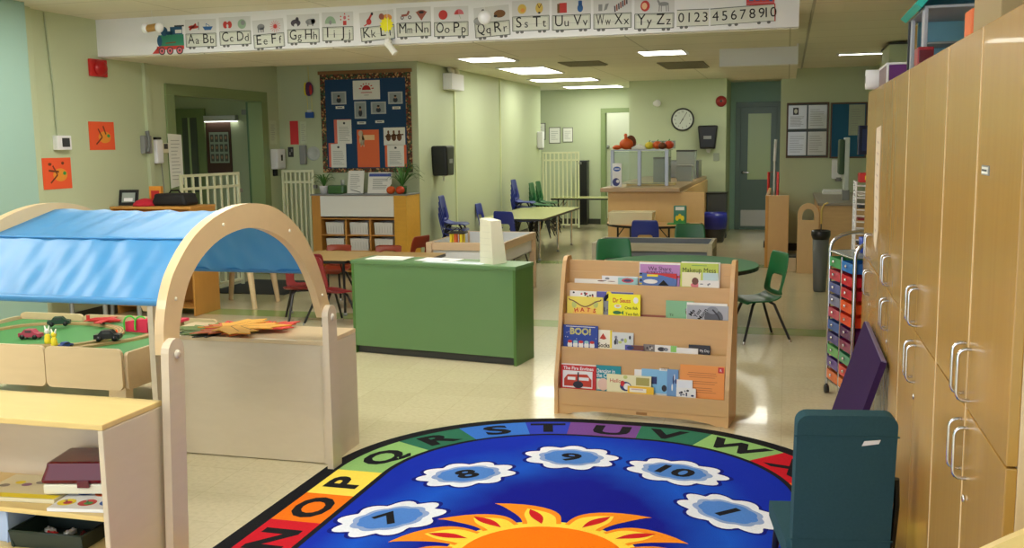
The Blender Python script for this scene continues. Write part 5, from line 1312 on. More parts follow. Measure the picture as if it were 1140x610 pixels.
sheet(-5.27, 1.245, -5.05, 1.53, None, 'pink backing card behind the lower left letter', base=PINK); sheet(-5.24, 1.24, -5.045, 1.52, a_txt, 'printed letter on pink card, lower left of two', y=YB - .0145)
def a_orange(D, a, c):
    D.rect(-a * .55, c * .45, a * .6, c * .72, mat('card_buff', (240, 200, 150), 0.7), 1); D.ell(-a * .65, c * .8, .03, .035, mat('card_buff2', (214, 190, 160), 0.7), 2); D.ell(-a * .55, c * .45, .035, .06, mat('card_buff2', None), 1); D.line([(-a * .6, c * .35), (-a * .65, c * .1)], .012, mat('card_buff2', None), 1); D.line([(-a * .4, c * .35), (-a * .38, c * .1)], .012, mat('card_buff2', None), 1)
sheet(-4.90, 1.24, -4.62, 1.68, a_orange, 'large orange sheet with a buff figure at its corner', base=ORANGE)
sheet(-4.55, 1.24, -4.28, 1.5, None, 'orange backing card at the lower right of the pin board', base=ORANGE)
sheet(-4.52, 1.245, -4.31, 1.5, a_txt, 'printed letter on orange card at the lower right', y=YB - .0145)
def a_turk(D, a, c):
    for i in range(3): D.ell(-a * .55 + a * .5 * i, -.01, .03, .045, mat('print_brown', (110, 70, 40), 0.7), 1); D.ell(-a * .55 + a * .5 * i, .05, .012, .02, mat('print_brown', None), 2)
    D.line([(-a * .85, -.0), (a * .85, .02)], .016, mat('print_brown', None), 1)
sheet(-4.56, 1.495, -4.29, 1.70, a_turk, 'white sheet with a row of brown figures above the orange card', y=YB - .0145)
# wall bits left of the board
t = thing('hanging_bird', 'red, blue and yellow hanging bird ornament left of the pin board', 'ornament', (-5.49, YB - .03, 2.08))
f = MB(); f.ball((0, 0, .09), (.055, .02, .085), mat('bird_purple', (90, 40, 90), 0.6)); f.ball((.025, -.006, .08), (.02, .02, .06), RED); f.build('body', t)
f = MB(); f.ball((-.045, 0, .09), (.02, .014, .08), YELLOW); f.build('wing', t)
for q in ([(-.03, 0, .02), (-.02, 0, -.17)], [(.03, 0, .02), (.03, 0, -.17)], [(0, 0, .17), (0, 0, .35)]):
    f = MB(); f.tube(q, .002, YELLOW, 5); f.build('string', t)
f = MB(); f.box(-.06, .05, -.01, .01, -.25, -.18, BLUE, .008); f.box(-.03, .03, -.012, .008, -.185, -.155, WHITE, .004); f.build('perch', t)
def ext(name, lb, cat, x0, z0, x1, z1, y, th, m, art=None, bev=.006):
    w_, h_ = x1 - x0, z1 - z0; f = MB(); f.box(-w_ / 2, w_ / 2, -th, 0, -h_ / 2, h_ / 2, m, bev)
    if art: art(Draw(f, Matrix.Translation((0, -th, 0)) @ XZ, .0008), w_ / 2, h_ / 2)
    return put(name, f, lb, cat, ((x0 + x1) / 2, y, (z0 + z1) / 2))
f = MB(); f.lathe([(.085, 0), (.085, .006), (.06, .012), (.058, .008)], mat('plate_grey', (190, 196, 192), 0.4), M=Matrix.Rotation(PI / 2, 4, 'X'), n=28)
put('wall_plate', f, 'round pale plate on the wall left of the pin board', 'plate', (-5.475, YB - .001, 1.41))
# ================================================================== side wall things
def wallx(name, lb, cat, y0, z0, y1, z1, m, art=None, th=.002, bev=0, group=None, roll=0.0):
    f = MB(); f.box(0, th, -(y1 - y0) / 2, (y1 - y0) / 2, -(z1 - z0) / 2, (z1 - z0) / 2, m, bev, Matrix.Rotation(roll, 4, 'X'))
    if art: art(Draw(f, face_east(th, 0, 0, roll), .0008), (y1 - y0) / 2, (z1 - z0) / 2)
    return put(name, f, lb, cat, (XL + .0008, (y0 + y1) / 2, (z0 + z1) / 2), 0, group)
ORP = mat('craft_orange', (240, 92, 50), 0.7)
def a_craft(k):
    def g(D, a, c):
        D.ell(.2 * a, -.1 * c, .5 * a, .42 * c, mat('craft_yellow', (236, 150, 50), 0.7), 1); D.line([(-.3 * a, .5 * c), (0, -.1 * c), (-.5 * a, -.6 * c)], .014, mat('craft_brown', (110, 50, 24), 0.7), 2)
        D.line([(.1 * a, .7 * c), (.3 * a, .1 * c)] if k else [(-.6 * a, .2 * c), (.1 * a, .1 * c)], .016, mat('craft_brown', None), 3); D.ell(.5 * a, .0, .12 * a, .12 * c, GREEN, 3)
        if k == 0: D.ell(-.5 * a, .6 * c, .12 * a, .1 * c, mat('craft_brown', None), 3); D.ell(.4 * a, .65 * c, .1 * a, .1 * c, mat('craft_brown', None), 3)
    return g
wallx('craft_picture', 'orange craft picture lower on the side wall, under the thermostat', 'picture', 6.86, 1.17, 7.2, 1.43, ORP, a_craft(0), .003, 0, 'orange craft pictures')
wallx('craft_picture', 'orange craft picture higher on the side wall, nearer the red alarm', 'picture', 7.46, 1.49, 7.80, 1.74, ORP, a_craft(1), .003, 0, 'orange craft pictures')
t = thing('thermostat', 'small white thermostat box with grey screen on the side wall', 'thermostat', (XL, 7.09, 1.555))
f = MB(); f.box(0, .05, -.085, .085, -.06, .06, WHITE, .006); f.build('case', t)
f = MB(); f.box(.05, .053, -.03, .06, -.035, .04, DARK, .001); f.build('screen', t)
f = MB(); f.tube([(XL + .012, 7.05, 1.6), (XL + .012, 7.045, 2.05), (XL + .012, 7.0, 2.62)], .007, mat('conduit', (170, 180, 150), 0.5), 6)
put('wire_conduit', f, 'thin painted conduit running up from the thermostat', 'conduit', (0, 0, 0))
t = thing('fire_alarm', 'red fire alarm horn on the side wall beside the beam', 'fire alarm', (XL, 7.62, 2.21))
f = MB(); f.box(0, .03, -.11, .11, -.075, .075, RED, .006); f.build('back_box', t)
f = MB(); f.ball((.03, .01, 0), (.05, .085, .07), mat('alarm_red', (170, 20, 26), 0.3)); f.build('horn', t)
# phone, dispenser, card reader beside the double doorway
t = thing('wall_phone', 'grey wall phone with cord hanging beside the doorway', 'telephone', (XL, 8.22, 1.54))
f = MB(); f.box(0, .05, -.05, .07, -.09, .08, GREY, .01); f.build('phone_body', t)
f = MB(); f.tube([(.07, -.03, .12), (.085, -.03, .05), (.085, -.03, -.02), (.07, -.03, -.07)], [.022, .014, .014, .022], mat('phone_grey', (110, 114, 112), 0.4), 8); f.build('handset', t)
t = thing('soap_dispenser', 'white pump dispenser with black cap beside the phone', 'dispenser', (XL, 8.385, 1.46))
f = MB(); f.box(0, .07, -.05, .05, -.11, .12, WHITE, .015); f.build('case', t)
f = MB(); f.box(0, .06, -.04, .04, .121, .145, BLACK, .006); f.build('cap', t)
f = MB(); f.box(0, .03, -.045, .045, -.05, .05, CREAM, .006); f.box(.03, .034, -.03, .03, -.01, .04, DARK, .001)
put('card_reader', f, 'small cream keypad with dark screen next to the door frame', 'keypad', (XL, 8.53, 1.5))
f = MB()
for yy in (8.3, 8.47): f.tube([(XL + .01, yy, 1.38), (XL + .012, yy + .02, 1.1), (XL + .01, yy + .01, .95)], .004, GREY, 5)
put('phone_cord', f, 'thin grey cords hanging below the wall phone', 'cord', (0, 0, 0))
f = MB(); f.prism([(-.12, .27), (.11, .26), (.11, -.24), (-.11, -.27)], 0, .002, PAPER, face_east(0, 0, 0)); D = Draw(f, face_east(.002, 0, 0)); D.scribble(-.08, -.2, .08, .22, 12, GREY, .005, 1, 6)
put('wall_notice', f, 'long white notice on the door frame above the gate', 'notice', (XL + .022, 8.70, 1.37))
f = MB(); D = None
# things at the corner right of the doorway
def ytag(name, lb, cat, x0, z0, x1, z1, th, m, art=None, bev=.006): return ext(name, lb, cat, x0, z0, x1, z1, YB - .001, th, m, art, bev)
ytag('red_sheet', 'red sheet on the wall right of the doorway', 'paper', -5.775, 1.52, -5.665, 1.80, .002, mat('sheet_red', (222, 60, 66), 0.7), None, 0)
f = MB(); f.box(-.002, 0, -.09, .09, -.14, .14, PAPER, 0); 
f = MB(); f.box(0, .002, -.08, .08, -.14, .14, mat('sheet_green', (204, 214, 186), 0.7), 0); D = Draw(f, face_east(.002, 0, 0)); D.scribble(-.06, -.1, .06, .1, 9, GREY, .004, 1, 7)
put('wall_notice', f, 'pale green notice on the wall left of the red sheet', 'notice', (XL + .001, 10.72, 1.665))
ytag('wall_notice', 'pale green notice on the wall right of the red sheet', 'notice', -5.64, 1.53, -5.555, 1.79, .002, mat('sheet_green', None), lambda D, a, c: D.scribble(-a * .7, -c * .8, a * .7, c * .8, 9, GREY, .004, 1, 8), 0)
t = thing('paper_dispenser', 'white paper dispenser right of the doorway above the gate', 'dispenser', (XL, 10.72, 1.35))
f = MB(); f.box(0, .1, -.1, .1, -.12, .12, WHITE, .02); f.build('case', t)
f = MB(); f.box(.1, .104, -.02, .02, -.02, .05, DARK, .001); f.build('window', t)
ytag('switch_plate', 'dark patterned light switch plate under the red sheet', 'switch', -5.81, 1.37, -5.74, 1.49, .01, DARK, lambda D, a, c: (D.rect(-a * .5, -c * .6, 0, 0, GREY, 1), D.rect(0.2 * a, 0, a * .7, c * .6, GREY, 1)), .003)
ytag('wall_bracket', 'grey metal dispenser under the right pale green notice', 'dispenser', -5.64, 1.28, -5.56, 1.51, .05, GREY, None, .01)
f = MB(); f.box(0, .03, -.035, .035, -.04, .04, BLACK, .004); put('door_switch', f, 'small black box on the wall below the white paper dispenser', 'switch', (XL, 10.70, 1.19))

# ---- orange wood unit with bag, frame ...
t = thing('cubby_unit', 'orange wooden shelf unit against the side wall behind the canopy', 'shelf', (-5.5, 7.85, 0))
T = Matrix.Translation((5.5, -7.85, 0))
def cu(name, *a, m=ORANGEW): f = MB(); f.M = T; f.box(*a, m, .003); return f.build(name, t)
cu('side_panel', -5.90, -5.88, 7.66, 8.06, 0, 0.96); cu('side_panel', -5.10, -5.08, 7.66, 8.06, 0, 0.96); cu('top_panel', -5.905, -5.075, 7.65, 8.06, 0.96, 0.98); cu('back_panel', -5.88, -5.10, 8.03, 8.045, 0.02, 0.96)
for z in (0.08, 0.38, 0.68): cu('shelf', -5.88, -5.10, 7.67, 8.03, z - .015, z)
t = thing('black_bag', 'black zipped bag with handle on the orange wooden unit', 'bag', (-5.36, 7.86, .981))
f = MB(); vs, fs = box_geo(.36, .22, .11, .035, 3); f.add([(v[0] * (1 - .12 * (v[2] > 0)), v[1], v[2] + .055) for v in vs], fs, mat('bag_black', (20, 20, 24), 0.7), True); f.build('bag_body', t)
f = MB(); f.tube([(-.06, 0, .105), (-.04, 0, .135), (.04, 0, .135), (.06, 0, .105)], .008, BLACK, 8); f.build('handle', t)
t = thing('framed_photo', 'black picture frame tilted back on the orange wooden unit', 'picture frame', (-5.82, 7.8, .981), .25)
R = Matrix.Rotation(-.3, 4, 'X')
f = MB(); f.M = R; f.box(-.09, .09, 0, .012, 0, .15, BLACK, .003); f.build('frame', t)
f = MB(); f.M = R; f.box(-.06, .06, -.003, -.0005, .03, .12, mat('frame_picture', (150, 160, 156), 0.5), 0); f.box(-.04, .04, -.005, -.003, .04, .07, WHITE, 0); f.build('picture', t)
f = MB(); f.lathe([(.11, 0), (.105, .02), (.08, .045), (.04, .062), (.005, .068)], mat('cap_red', (190, 26, 50), 0.8), n=20)
put('cloth_hat', f, 'rounded red cloth hat between the black frame and the bag', 'hat', (-5.62, 7.78, .981))
t = thing('small_card_box', 'small orange and red box standing upright behind the red hat', 'box', (-5.62, 7.95, .981), .1)
f = MB(); f.box(-.06, .06, -.02, .02, 0, .17, mat('box_orange', (226, 150, 50), 0.5), .003); f.build('box_body', t)
f = MB(); f.box(-.04, .04, -.022, -.02, .05, .13, RED, 0); f.build('front_label', t)

# ---- folding table legs and outlet seen under the canopy
t = table('folding_table', 'folding table with grey adjustable legs against the side wall, under the canopy line', 'table', rrect(-.38, -.32, .38, .32, .02, 2), .72, CREAM, GREY, mat('leg_grey', (150, 150, 146), 0.4, 0.5), [(-.32, -.25), (.32, -.25), (0, -.25), (.32, .25), (-.32, .25)], (-5.3, 6.98, 0), 0, None, False, .018)
for x in (-.32, 0, .32):
    f = MB(); f.tube([(x, -.25, .28), (x, -.25, .34)], .026, BLACK, 10); f.build('leg_collar', t)
f = MB(); f.box(0, .02, -.05, .05, -.05, .05, mat('outlet_grey', (80, 84, 80), 0.5), .003); f.tube([(.02, .02, 0), (.05, .08, -.03), (.05, .2, .0), (.03, .3, .03)], .004, BLACK, 5)
put('wall_outlet', f, 'dark outlet with a black cord low on the side wall', 'outlet', (XL, 6.86, .42))

# ---- safety gates
def gate(name, lb, w_, h_, loc, rz, n, z0=.06, double=True, group='safety gates'):
    t = thing(name, lb, 'gate', loc, rz, group)
    for x in (0, w_ - .03):
        f = MB(); f.box(x, x + .03, -.013, .013, 0.02, h_, GATE, .004); f.build('post', t)
    for z in ([z0, h_ - .16, h_ - .03] if double else [z0, h_ - .03]):
        f = MB(); f.box(.03, w_ - .03, -.012, .012, z, z + .028, GATE, .003); f.build('rail', t)
    for i in range(n):
        x = .03 + (w_ - .06) * (i + .5) / n
        f = MB(); f.box(x - .012, x + .012, -.008, .008, z0 + .028, h_ - .03, GATE, .003); f.build('bar', t)
    f = MB(); f.box(w_ - .005, w_ + .035, -.02, .02, h_ - .22, h_ - .18, mat('latch_grey', (130, 130, 126), 0.5), .004); f.build('latch', t)
    return t
gate('safety_gate', 'cream slatted gate at the near side of the double doorway', .92, 1.235, (-5.80, 8.60, 0), PI / 2 - .12, 8)
gate('safety_gate', 'cream slatted gate between the double doorway and the pin board shelf', .42, 1.22, (-5.83, 10.72, 0), 0, 6)
gate('safety_gate', 'cream slatted gate at the end of the hall, before the back wall', .66, 1.34, (-4.12, 16.86, 0), 0.0, 8)
f = MB(); f.box(-5.8, -4.9, 8.95, 9.95, 0, .006, mat('mat_dark', (50, 52, 50), 0.9), .002); put('door_mat', f, 'dark floor mat inside the double doorway', 'mat', (0, 0, .0005))

# ---- lobby contents
LY = 11.9
LAMPD = emis('lobby_light', (250, 250, 236), 1.5)
t = thing('wall_light', 'white strip light above the poster in the entrance lobby', 'light', (-7.32, LY, 1.88))
f = MB(); f.box(-.24, .24, -.08, 0, -.035, .04, WHITE, .006); f.build('light_housing', t)
f = MB(); f.box(-.23, .23, -.075, -.005, -.045, -.036, LAMPD, 0); f.build('diffuser', t)
lamp(-7.3, 9.6, 2.58, .5, .9, emis('lobby_panel', (255, 250, 230), 2.2), 'ceiling panel inside the entrance lobby')
t = thing('lobby_board', 'brown notice board with a grid of portrait photos in the lobby', 'notice board', (-7.4, LY, 1.15))
f = MB(); f.box(-.2, .2, -.02, 0, 0, .75, mat('board_brown', (90, 62, 52), 0.7), .003); f.build('board', t)
f = MB(); f.box(-.12, .17, -.024, -.02, .14, .55, mat('grid_paper', (170, 184, 168), 0.6), 0); f.build('sheet', t)
f = MB(); D = Draw(f, Matrix.Translation((0, -.0245, 0)) @ XZ)
for i in range(4):
    for j in range(3): D.rect(-.105 + i * .07, .16 + j * .13, -.055 + i * .07, .26 + j * .13, mat('photo_dull', (100, 100, 96), 0.6), 1); D.ell(-.08 + i * .07, .215 + j * .13, .014, .022, mat('photo_skin', None), 2)
f.build('portraits', t)
d = thing('door_4', 'x', 'x', (-7.93, LY, 0)); d['kind'] = 'structure'; del d['label']; del d['category']
f = MB(); f.box(-.36, .36, -.04, 0, 0, 2.02, FRAMEG, .004); f.build('door_leaf', d)
f = MB(); f.box(.02, .24, -.05, -.041, .9, 1.9, mat('dark_pane', (96, 104, 92), 0.2), 0); f.box(.11, .14, -.055, -.05, .9, 1.9, PANE, 0); f.build('window_pane', d)
f = MB(); f.box(-.27, -.17, -.05, -.041, .9, 1.96, mat('bright_pane', (206, 220, 140), 0.3), 0); f.build('window_pane', d)
# green leaf standing open inside the lobby
d = thing('door_5', 'x', 'x', (-6.12, 10.5, 0), 1.75); d['kind'] = 'structure'; del d['label']; del d['category']
f = MB(); f.box(0, .86, -.02, .02, .01, 2.02, DOORG, .004); lf = f.build('door_leaf', d)
f = MB(); f.box(.72, .82, .021, .03, .85, 1.1, CHROME, .002); f.tube([(.77, .03, 1.02), (.77, .06, 1.02), (.66, .06, 1.02)], .01, CHROME, 8); f.build('door_handle', lf)
t = thing('door_closer', 'grey door closer at the top of the open green door', 'door closer', (-6.5, 11.2, 1.93))
f = MB(); f.box(-.1, .1, -.03, .03, -.03, .03, GREY, .005); f.build('case', t)
f = MB(); f.tube([(0, 0, .03), (.12, -.05, .06), (.2, .05, .08)], .008, GREY, 6); f.build('arm', t)

# ================================================================== hall wall things
t = thing('emergency_light', 'white emergency light box with two round lamps high on the hall wall', 'emergency light', (-4.13, 12.0, 2.17))
f = MB(); f.box(0, .12, -.24, .24, 0, .2, WHITE, .008); f.build('case', t)
for y in (-.1, .1):
    f = MB(); f.M = Matrix.Translation((.06, y, .24)) @ Matrix.Rotation(-.5, 4, 'Y'); f.lathe([(.05, -.02), (.055, .02), (.04, .03)], CREAM, M=Matrix.Rotation(PI / 2, 4, 'Y'), n=16); f.build('lamp_head', t)
def towel(lb, loc, rz):
    t = thing('towel_dispenser', lb, 'dispenser', loc, rz, 'black towel dispensers')
    f = MB(); vs, fs = box_geo(.3, .2, .36, .03, 3); f.add([(v[0] * (.8 if v[2] < -.1 else 1), v[1] - .1, v[2]) for v in vs], fs, BLACK, False); f.build('case', t)
    f = MB(); f.box(-.06, .06, -.203, -.2, -.03, .02, GREY, .001); f.build('window', t)
    f = MB(); f.prism([(-.03, -.18), (.05, -.18), (.03, -.25), (-.02, -.23)], .1, .103, PAPER, XZ); f.build('paper_end', t)
    return t
towel('black paper towel dispenser on the hall wall above the stack of blue chairs', (-4.13, 11.42, 1.3), PI / 2)
towel('black paper towel dispenser on the clock wall beside the far door', (-1.20, 15.9, 1.55), 0)
# round clock
t = thing('wall_clock', 'round wall clock with black rim showing seven minutes past seven', 'clock', (-1.60, 15.9, 1.83))
t['label'] = 'round white-faced wall clock with a dark rim'
MR = Matrix.Rotation(PI / 2, 4, 'X')
f = MB(); f.lathe([(.175, 0), (.18, .03), (.165, .035), (.155, .028)], mat('clock_rim', (40, 42, 40), 0.35), M=MR, n=36); f.build('rim', t)
f = MB(); D = Draw(f, Matrix.Translation((0, -.029, 0)) @ XZ); D.ell(0, 0, .155, .155, mat('clock_face', (214, 220, 214), 0.5), 0, 36)
for i in range(12):
    a = PI / 2 - 2 * PI * (i + 1) / 12; D.text(str(i + 1), .123 * math.cos(a), .123 * math.sin(a), .036, INK, 1)
f.build('clock_face', t)
f = MB(); D = Draw(f, Matrix.Translation((0, -.031, 0)) @ XZ)
D.line([(.01, .02), (-.045, -.07)], .010, INK, 1); D.line([(-.02, -.03), (.065, .11)], .007, INK, 2); D.ell(0, 0, .01, .01, INK, 3); f.build('hands', t)
t = thing('mounted_fire_bell', 'red round fire bell on the clock wall near the far door', 'fire alarm', (-1.01, 15.9, 2.10)); f = MB(); f.lathe([(.085, 0), (.085, .02), (.07, .045), (.02, .055)], mat('bell_red', (150, 30, 34), 0.35), M=MR, n=24); f.build('gong', t); f = MB(); f.lathe([(.02, .055), (.018, .062)], DARK, M=MR, n=10); f.build('cap', t)
t = thing('spot_lamp', 'small white swivel lamp on the clock wall', 'lamp', (-2.03, 15.9, 2.09)); f = MB(); f.lathe([(.04, 0), (.04, .02)], WHITE, M=MR, n=14); f.build('base', t); f = MB(); f.M = Matrix.Rotation(.4, 4, 'Z'); f.lathe([(.03, .03), (.055, .11), (.045, .12)], WHITE, M=MR, n=16); f.build('lamp_head', t)
ext('switch_plate', 'light grey switch plate below the black dispenser on the clock wall', 'switch', -1.12, 1.18, -1.03, 1.3, 15.899, .01, mat('plate_g', (160, 168, 150), 0.5))
# framed papers on the back wall
for (x0, z0, x1, z1, lb) in ((-4.62, 1.55, -4.30, 1.86, 'framed paper on the back wall, cut off by the hall corner'), (-4.24, 1.48, -4.02, 1.78, 'framed certificate with dark frame on the back wall'), (-3.98, 1.50, -3.79, 1.77, 'white decorated sheet on the back wall, right of the framed certificate')):
    ext('framed_picture', lb, 'picture', x0, z0, x1, z1, 17.899, .012, mat('thin_frame', (110, 112, 104), 0.5), lambda D, a, c: (D.rect(-a * .88, -c * .9, a * .88, c * .9, PAPER, 1), D.scribble(-a * .6, -c * .6, a * .6, c * .6, 5, GREY, .006, 2, 2)), .002)
t = thing('hand_dispenser', 'small white hand sanitizer dispenser at the end corner of the hall wall', 'dispenser', (-4.13, 16.6, 1.55)); f = MB(); f.box(0, .1, -.07, .07, -.14, .14, WHITE, .02); f.build('case', t); f = MB(); f.box(.02, .09, -.04, .04, -.17, -.14, GREY, .004); f.build('nozzle', t)
f = MB(); f.box(-.09, .09, -.2, 0, 0, 1.15, BLACK, .01); f.box(-.1, .1, -.21, 0, 1.15, 1.17, DARK, .003); put('black_cabinet', f, 'narrow black cupboard behind the far gate', 'cupboard', (-3.58, 17.88, 0))
# door inside pantry & machines
d = thing('door_6', 'x', 'x', (-3.02, 19.38, 0)); d['kind'] = 'structure'; del d['label']; del d['category']
f = MB(); f.box(-.45, .15, -.04, 0, 0, 2.2, mat('door_white', (220, 224, 206), 0.5), .004); f.build('door_leaf', d); f = MB(); f.ball((-.38, -.06, 1.4), .04, GREY); f.build('door_handle', d)
t = thing('water_cooler', 'white curved dispenser inside the room behind the back doorway', 'appliance', (-2.72, 18.6, 0)); f = MB(); f.box(-.12, .12, -.15, .15, 0, 1.25, WHITE, .03); f.build('cabinet_body', t); f = MB(); f.lathe([(.1, 1.25), (.11, 1.3), (.11, 1.6), (.05, 1.7)], mat('bottle_pale', (200, 216, 220), 0.2), n=18); f.build('bottle', t)
ext('pantry_poster', 'black and white poster in the room behind the back doorway', 'poster', -2.60, 1.1, -2.42, 1.8, 19.39, .01, BLACK, lambda D, a, c: (D.rect(-a * .8, 0, a * .8, c * .8, PAPER, 1), D.rect(-a * .8, -c * .9, a * .8, -c * .4, PAPER, 1)), .002)

# ================================================================== food counter
t = thing('food_counter', 'wooden food counter with pale top facing the room', 'counter', (-1.7, 12.6, 0))
T = Matrix.Translation((1.7, -12.6, 0))
def fc(name, *a, m=TANW, bev=.004): f = MB(); f.M = T; f.box(*a, m, bev); return f.build(name, t)
PANW = wood('counter_panel', (218, 178, 118), 0.42, (6, 6, 2), 0.04)
fc('front_panel', -2.10, -0.94, 11.95, 11.99, 0, 0.89, m=PANW); fc('side_panel', -2.10, -2.06, 11.99, 15.85, 0, 0.89, m=PANW); fc('side_panel', -1.24, -1.20, 11.99, 15.85, 0, 0.89, m=PANW)
WT = mat('worktop', (176, 146, 110), 0.35)
fc('worktop', -2.18, -1.22, 11.86, 15.88, 0.895, 0.945, m=WT, bev=.008)
t = thing('sneeze_guard', 'clear glass sneeze guard with metal posts on the food counter', 'glass guard', (-1.78, 12.4, .946))
def sg(name, *a, m=STEEL, bev=.002): f = MB(); f.box(*a, m, bev); return f.build(name, t)
for x in (-.34, 0.0, .34): sg('post', x - .022, x + .022, -.02, .02, 0, .44)
for (a, c) in ((-.32, -.02), (.02, .32)): sg('glass_pane', a, c, -.004, .004, .02, .43, m=GLASS, bev=0)
sg('glass_pane', -.36, .36, -.02, .5, .44, .448, m=GLASS, bev=0); sg('glass_pane', .33, .338, .02, .5, .02, .44, m=GLASS, bev=0); sg('rail', -.36, .36, -.024, -.004, .436, .452)
f = MB(); f.box(-.3, .3, 0, .24, 0, .03, mat('board_pale', (226, 206, 150), 0.5), .004); put('cutting_board', f, 'pale cutting board behind the sneeze guard', 'board', (-1.66, 12.5, .946))
t = thing('wipes_box', 'blue and white upright carton in front of the sneeze guard', 'carton', (-2.02, 12.15, .946), .1)
f = MB(); f.box(-.055, .055, -.04, .04, 0, .29, WHITE, .004); f.build('carton_body', t)
f = MB(); D = Draw(f, Matrix.Translation((0, -.0405, 0)) @ XZ); D.ell(0, .22, .045, .03, BLUE, 1); D.ell(-.01, .06, .045, .05, mat('deep_blue', (40, 50, 120), 0.5), 1); D.ell(.01, .07, .02, .02, WHITE, 2); D.line([(-.03, .22), (.03, .22)], .012, WHITE, 2); f.build('print', t)
# autumn decorations on top of the guard
gz = .946 + .452
DB = mat('turkey_brown', (110, 60, 32), 0.7)
t = thing('turkey_ornament', 'orange and brown fabric turkey sitting on the glass guard', 'ornament', (-1.96, 12.5, gz))
f = MB(); f.ball((0, 0, .07), (.09, .06, .07), TERRA); f.build('body', t)
f = MB(); f.ball((.05, .03, .09), (.07, .03, .09), DB)
f.build('tail', t)
f = MB(); f.tube([(0, 0, .1), (-.01, 0, .17)], [.03, .018], TERRA, 8); f.ball((-.01, 0, .18), .022, TERRA); f.build('head', t)
f = MB(); f.ball((0, 0, .03), (.06, .04, .03), TERRA); put('gourd', f, 'flat orange gourd left of the fabric turkey', 'gourd', (-2.07, 12.45, gz), 0)
f = MB(); f.box(-.09, .09, -.05, .05, 0, .03, PAPER, .01); f.prism([(-.08, .03), (.0, .07), (.09, .02)], -.04, .04, PAPER, XZ); put('paper_napkins', f, 'crumpled white napkins right of the fabric turkey', 'napkins', (-1.80, 12.5, gz))
pumpkin('yellow gourd pumpkin on the glass guard, leftmost of four', (-1.67, 12.5, gz), .058, mat('gourd_yellow', (226, 206, 60), 0.5), 'pumpkins on the glass guard')
pumpkin('orange pumpkin on the glass guard, left of the dark one', (-1.57, 12.5, gz), .062, TERRA, 'pumpkins on the glass guard')
pumpkin('dark brown pumpkin on the glass guard', (-1.50, 12.43, gz), .052, DB, 'pumpkins on the glass guard')
pumpkin('orange-red pumpkin on the glass guard, rightmost of four', (-1.43, 12.52, gz), .064, mat('pumpkin_red', None), 'pumpkins on the glass guard')
f = MB(); f.box(0, .3, 0, .01, 0, .1, CLEARP, .002); f.M = Matrix.Rotation(-.35, 4, 'Y'); put('clear_sign', f, 'clear tilted sign holder behind the pumpkins', 'sign holder', (-1.66, 12.62, gz + .005))
# clear boxes along the counter
for (x, y, w_, h_, d_, lb) in ((-1.62, 13.4, .2, .32, .25, 'tall clear container behind the glass guard'), (-1.42, 14.7, .26, .40, .3, 'large clear container with dark lid beside the wall'), (-1.36, 13.9, .2, .2, .22, 'low clear container in front of the large one')):
    t = thing('clear_container', lb, 'container', (x, y, .946), 0, 'clear containers on the counter')
    f = MB(); f.box(-w_ / 2, w_ / 2, -d_ / 2, -d_ / 2 + .004, 0, h_, CLEARP, 0); f.box(-w_ / 2, w_ / 2, d_ / 2 - .004, d_ / 2, 0, h_, CLEARP, 0); f.box(-w_ / 2, -w_ / 2 + .004, -d_ / 2, d_ / 2, 0, h_, CLEARP, 0); f.box(w_ / 2 - .004, w_ / 2, -d_ / 2, d_ / 2, 0, h_, CLEARP, 0); f.build('container_body', t)
    f = MB(); f.box(-w_ / 2 - .005, w_ / 2 + .005, -d_ / 2 - .005, d_ / 2 + .005, h_, h_ + .02, DARK if h_ > .3 else GREY, .004); f.build('lid', t)
t = thing('grey_appliance', 'grey metal counter appliance between the clear containers', 'appliance', (-1.55, 15.3, .946)); f = MB(); f.box(-.28, .28, -.25, .25, 0, .26, STEEL, .01); f.build('case', t); f = MB(); f.box(-.2, .2, -.256, -.25, .05, .2, GREY, .002); f.build('panel', t)
# half-round table things
t = tray('wash_basin', mat('basin_cream', (232, 222, 188), 0.4), .5, .3, .14, 'cream plastic basin on the half-round table', (-1.72, 11.4, .551), 0.0)
t = thing('crayon_carton', 'green and yellow carton with yellow flowers print on the half-round table', 'carton', (-1.17, 11.42, .551 + .012)); f = MB(); f.box(-.07, .07, -.04, .04, 0, .2, mat('carton_teal', (60, 130, 110), 0.5), .004); f.build('carton_body', t)
f = MB(); D = Draw(f, Matrix.Translation((0, -.0405, 0)) @ XZ); D.rect(-.05, .15, .05, .19, PAPER, 1); D.rect(-.065, .0, .065, .05, GREEN, 1); [D.ell(-.03 + .03 * i, .06 + .02 * (i % 2), .02, .03, YELLOW, 2) for i in range(3)]; f.build('print', t)
f = MB(); f.box(-.12, .12, -.08, .08, 0, .012, GREEN, .004); put('green_tray', f, 'flat green tray under the teal carton', 'tray', (-1.19, 11.42, .5505))
# bin and blue bag right of the counter
f = MB(); f.box(-.15, .15, -.15, .15, 0, .68, mat('bin_dark', (70, 74, 76), 0.4), .01); f.box(-.16, .16, -.16, .16, .68, .70, BLACK, .004)
put('steel_cabinet', f, 'dark grey metal cabinet at the foot of the clock wall', 'cabinet', (-1.04, 15.68, 0))
t = thing('waste_bin', 'round bin lined with a blue bag, right of the food counter', 'bin', (-1.02, 14.9, 0)); f = MB(); f.lathe([(.12, 0), (.14, .03), (.17, .36), (.16, .36)], DARK, n=20); f.build('bin_body', t)
f = MB(); f.lathe([(.165, .2), (.18, .25), (.185, .36), (.175, .44), (.15, .43), (.14, .3)], mat('bag_blue', (28, 40, 150), 0.35), n=20); f.build('bin_bag', t)
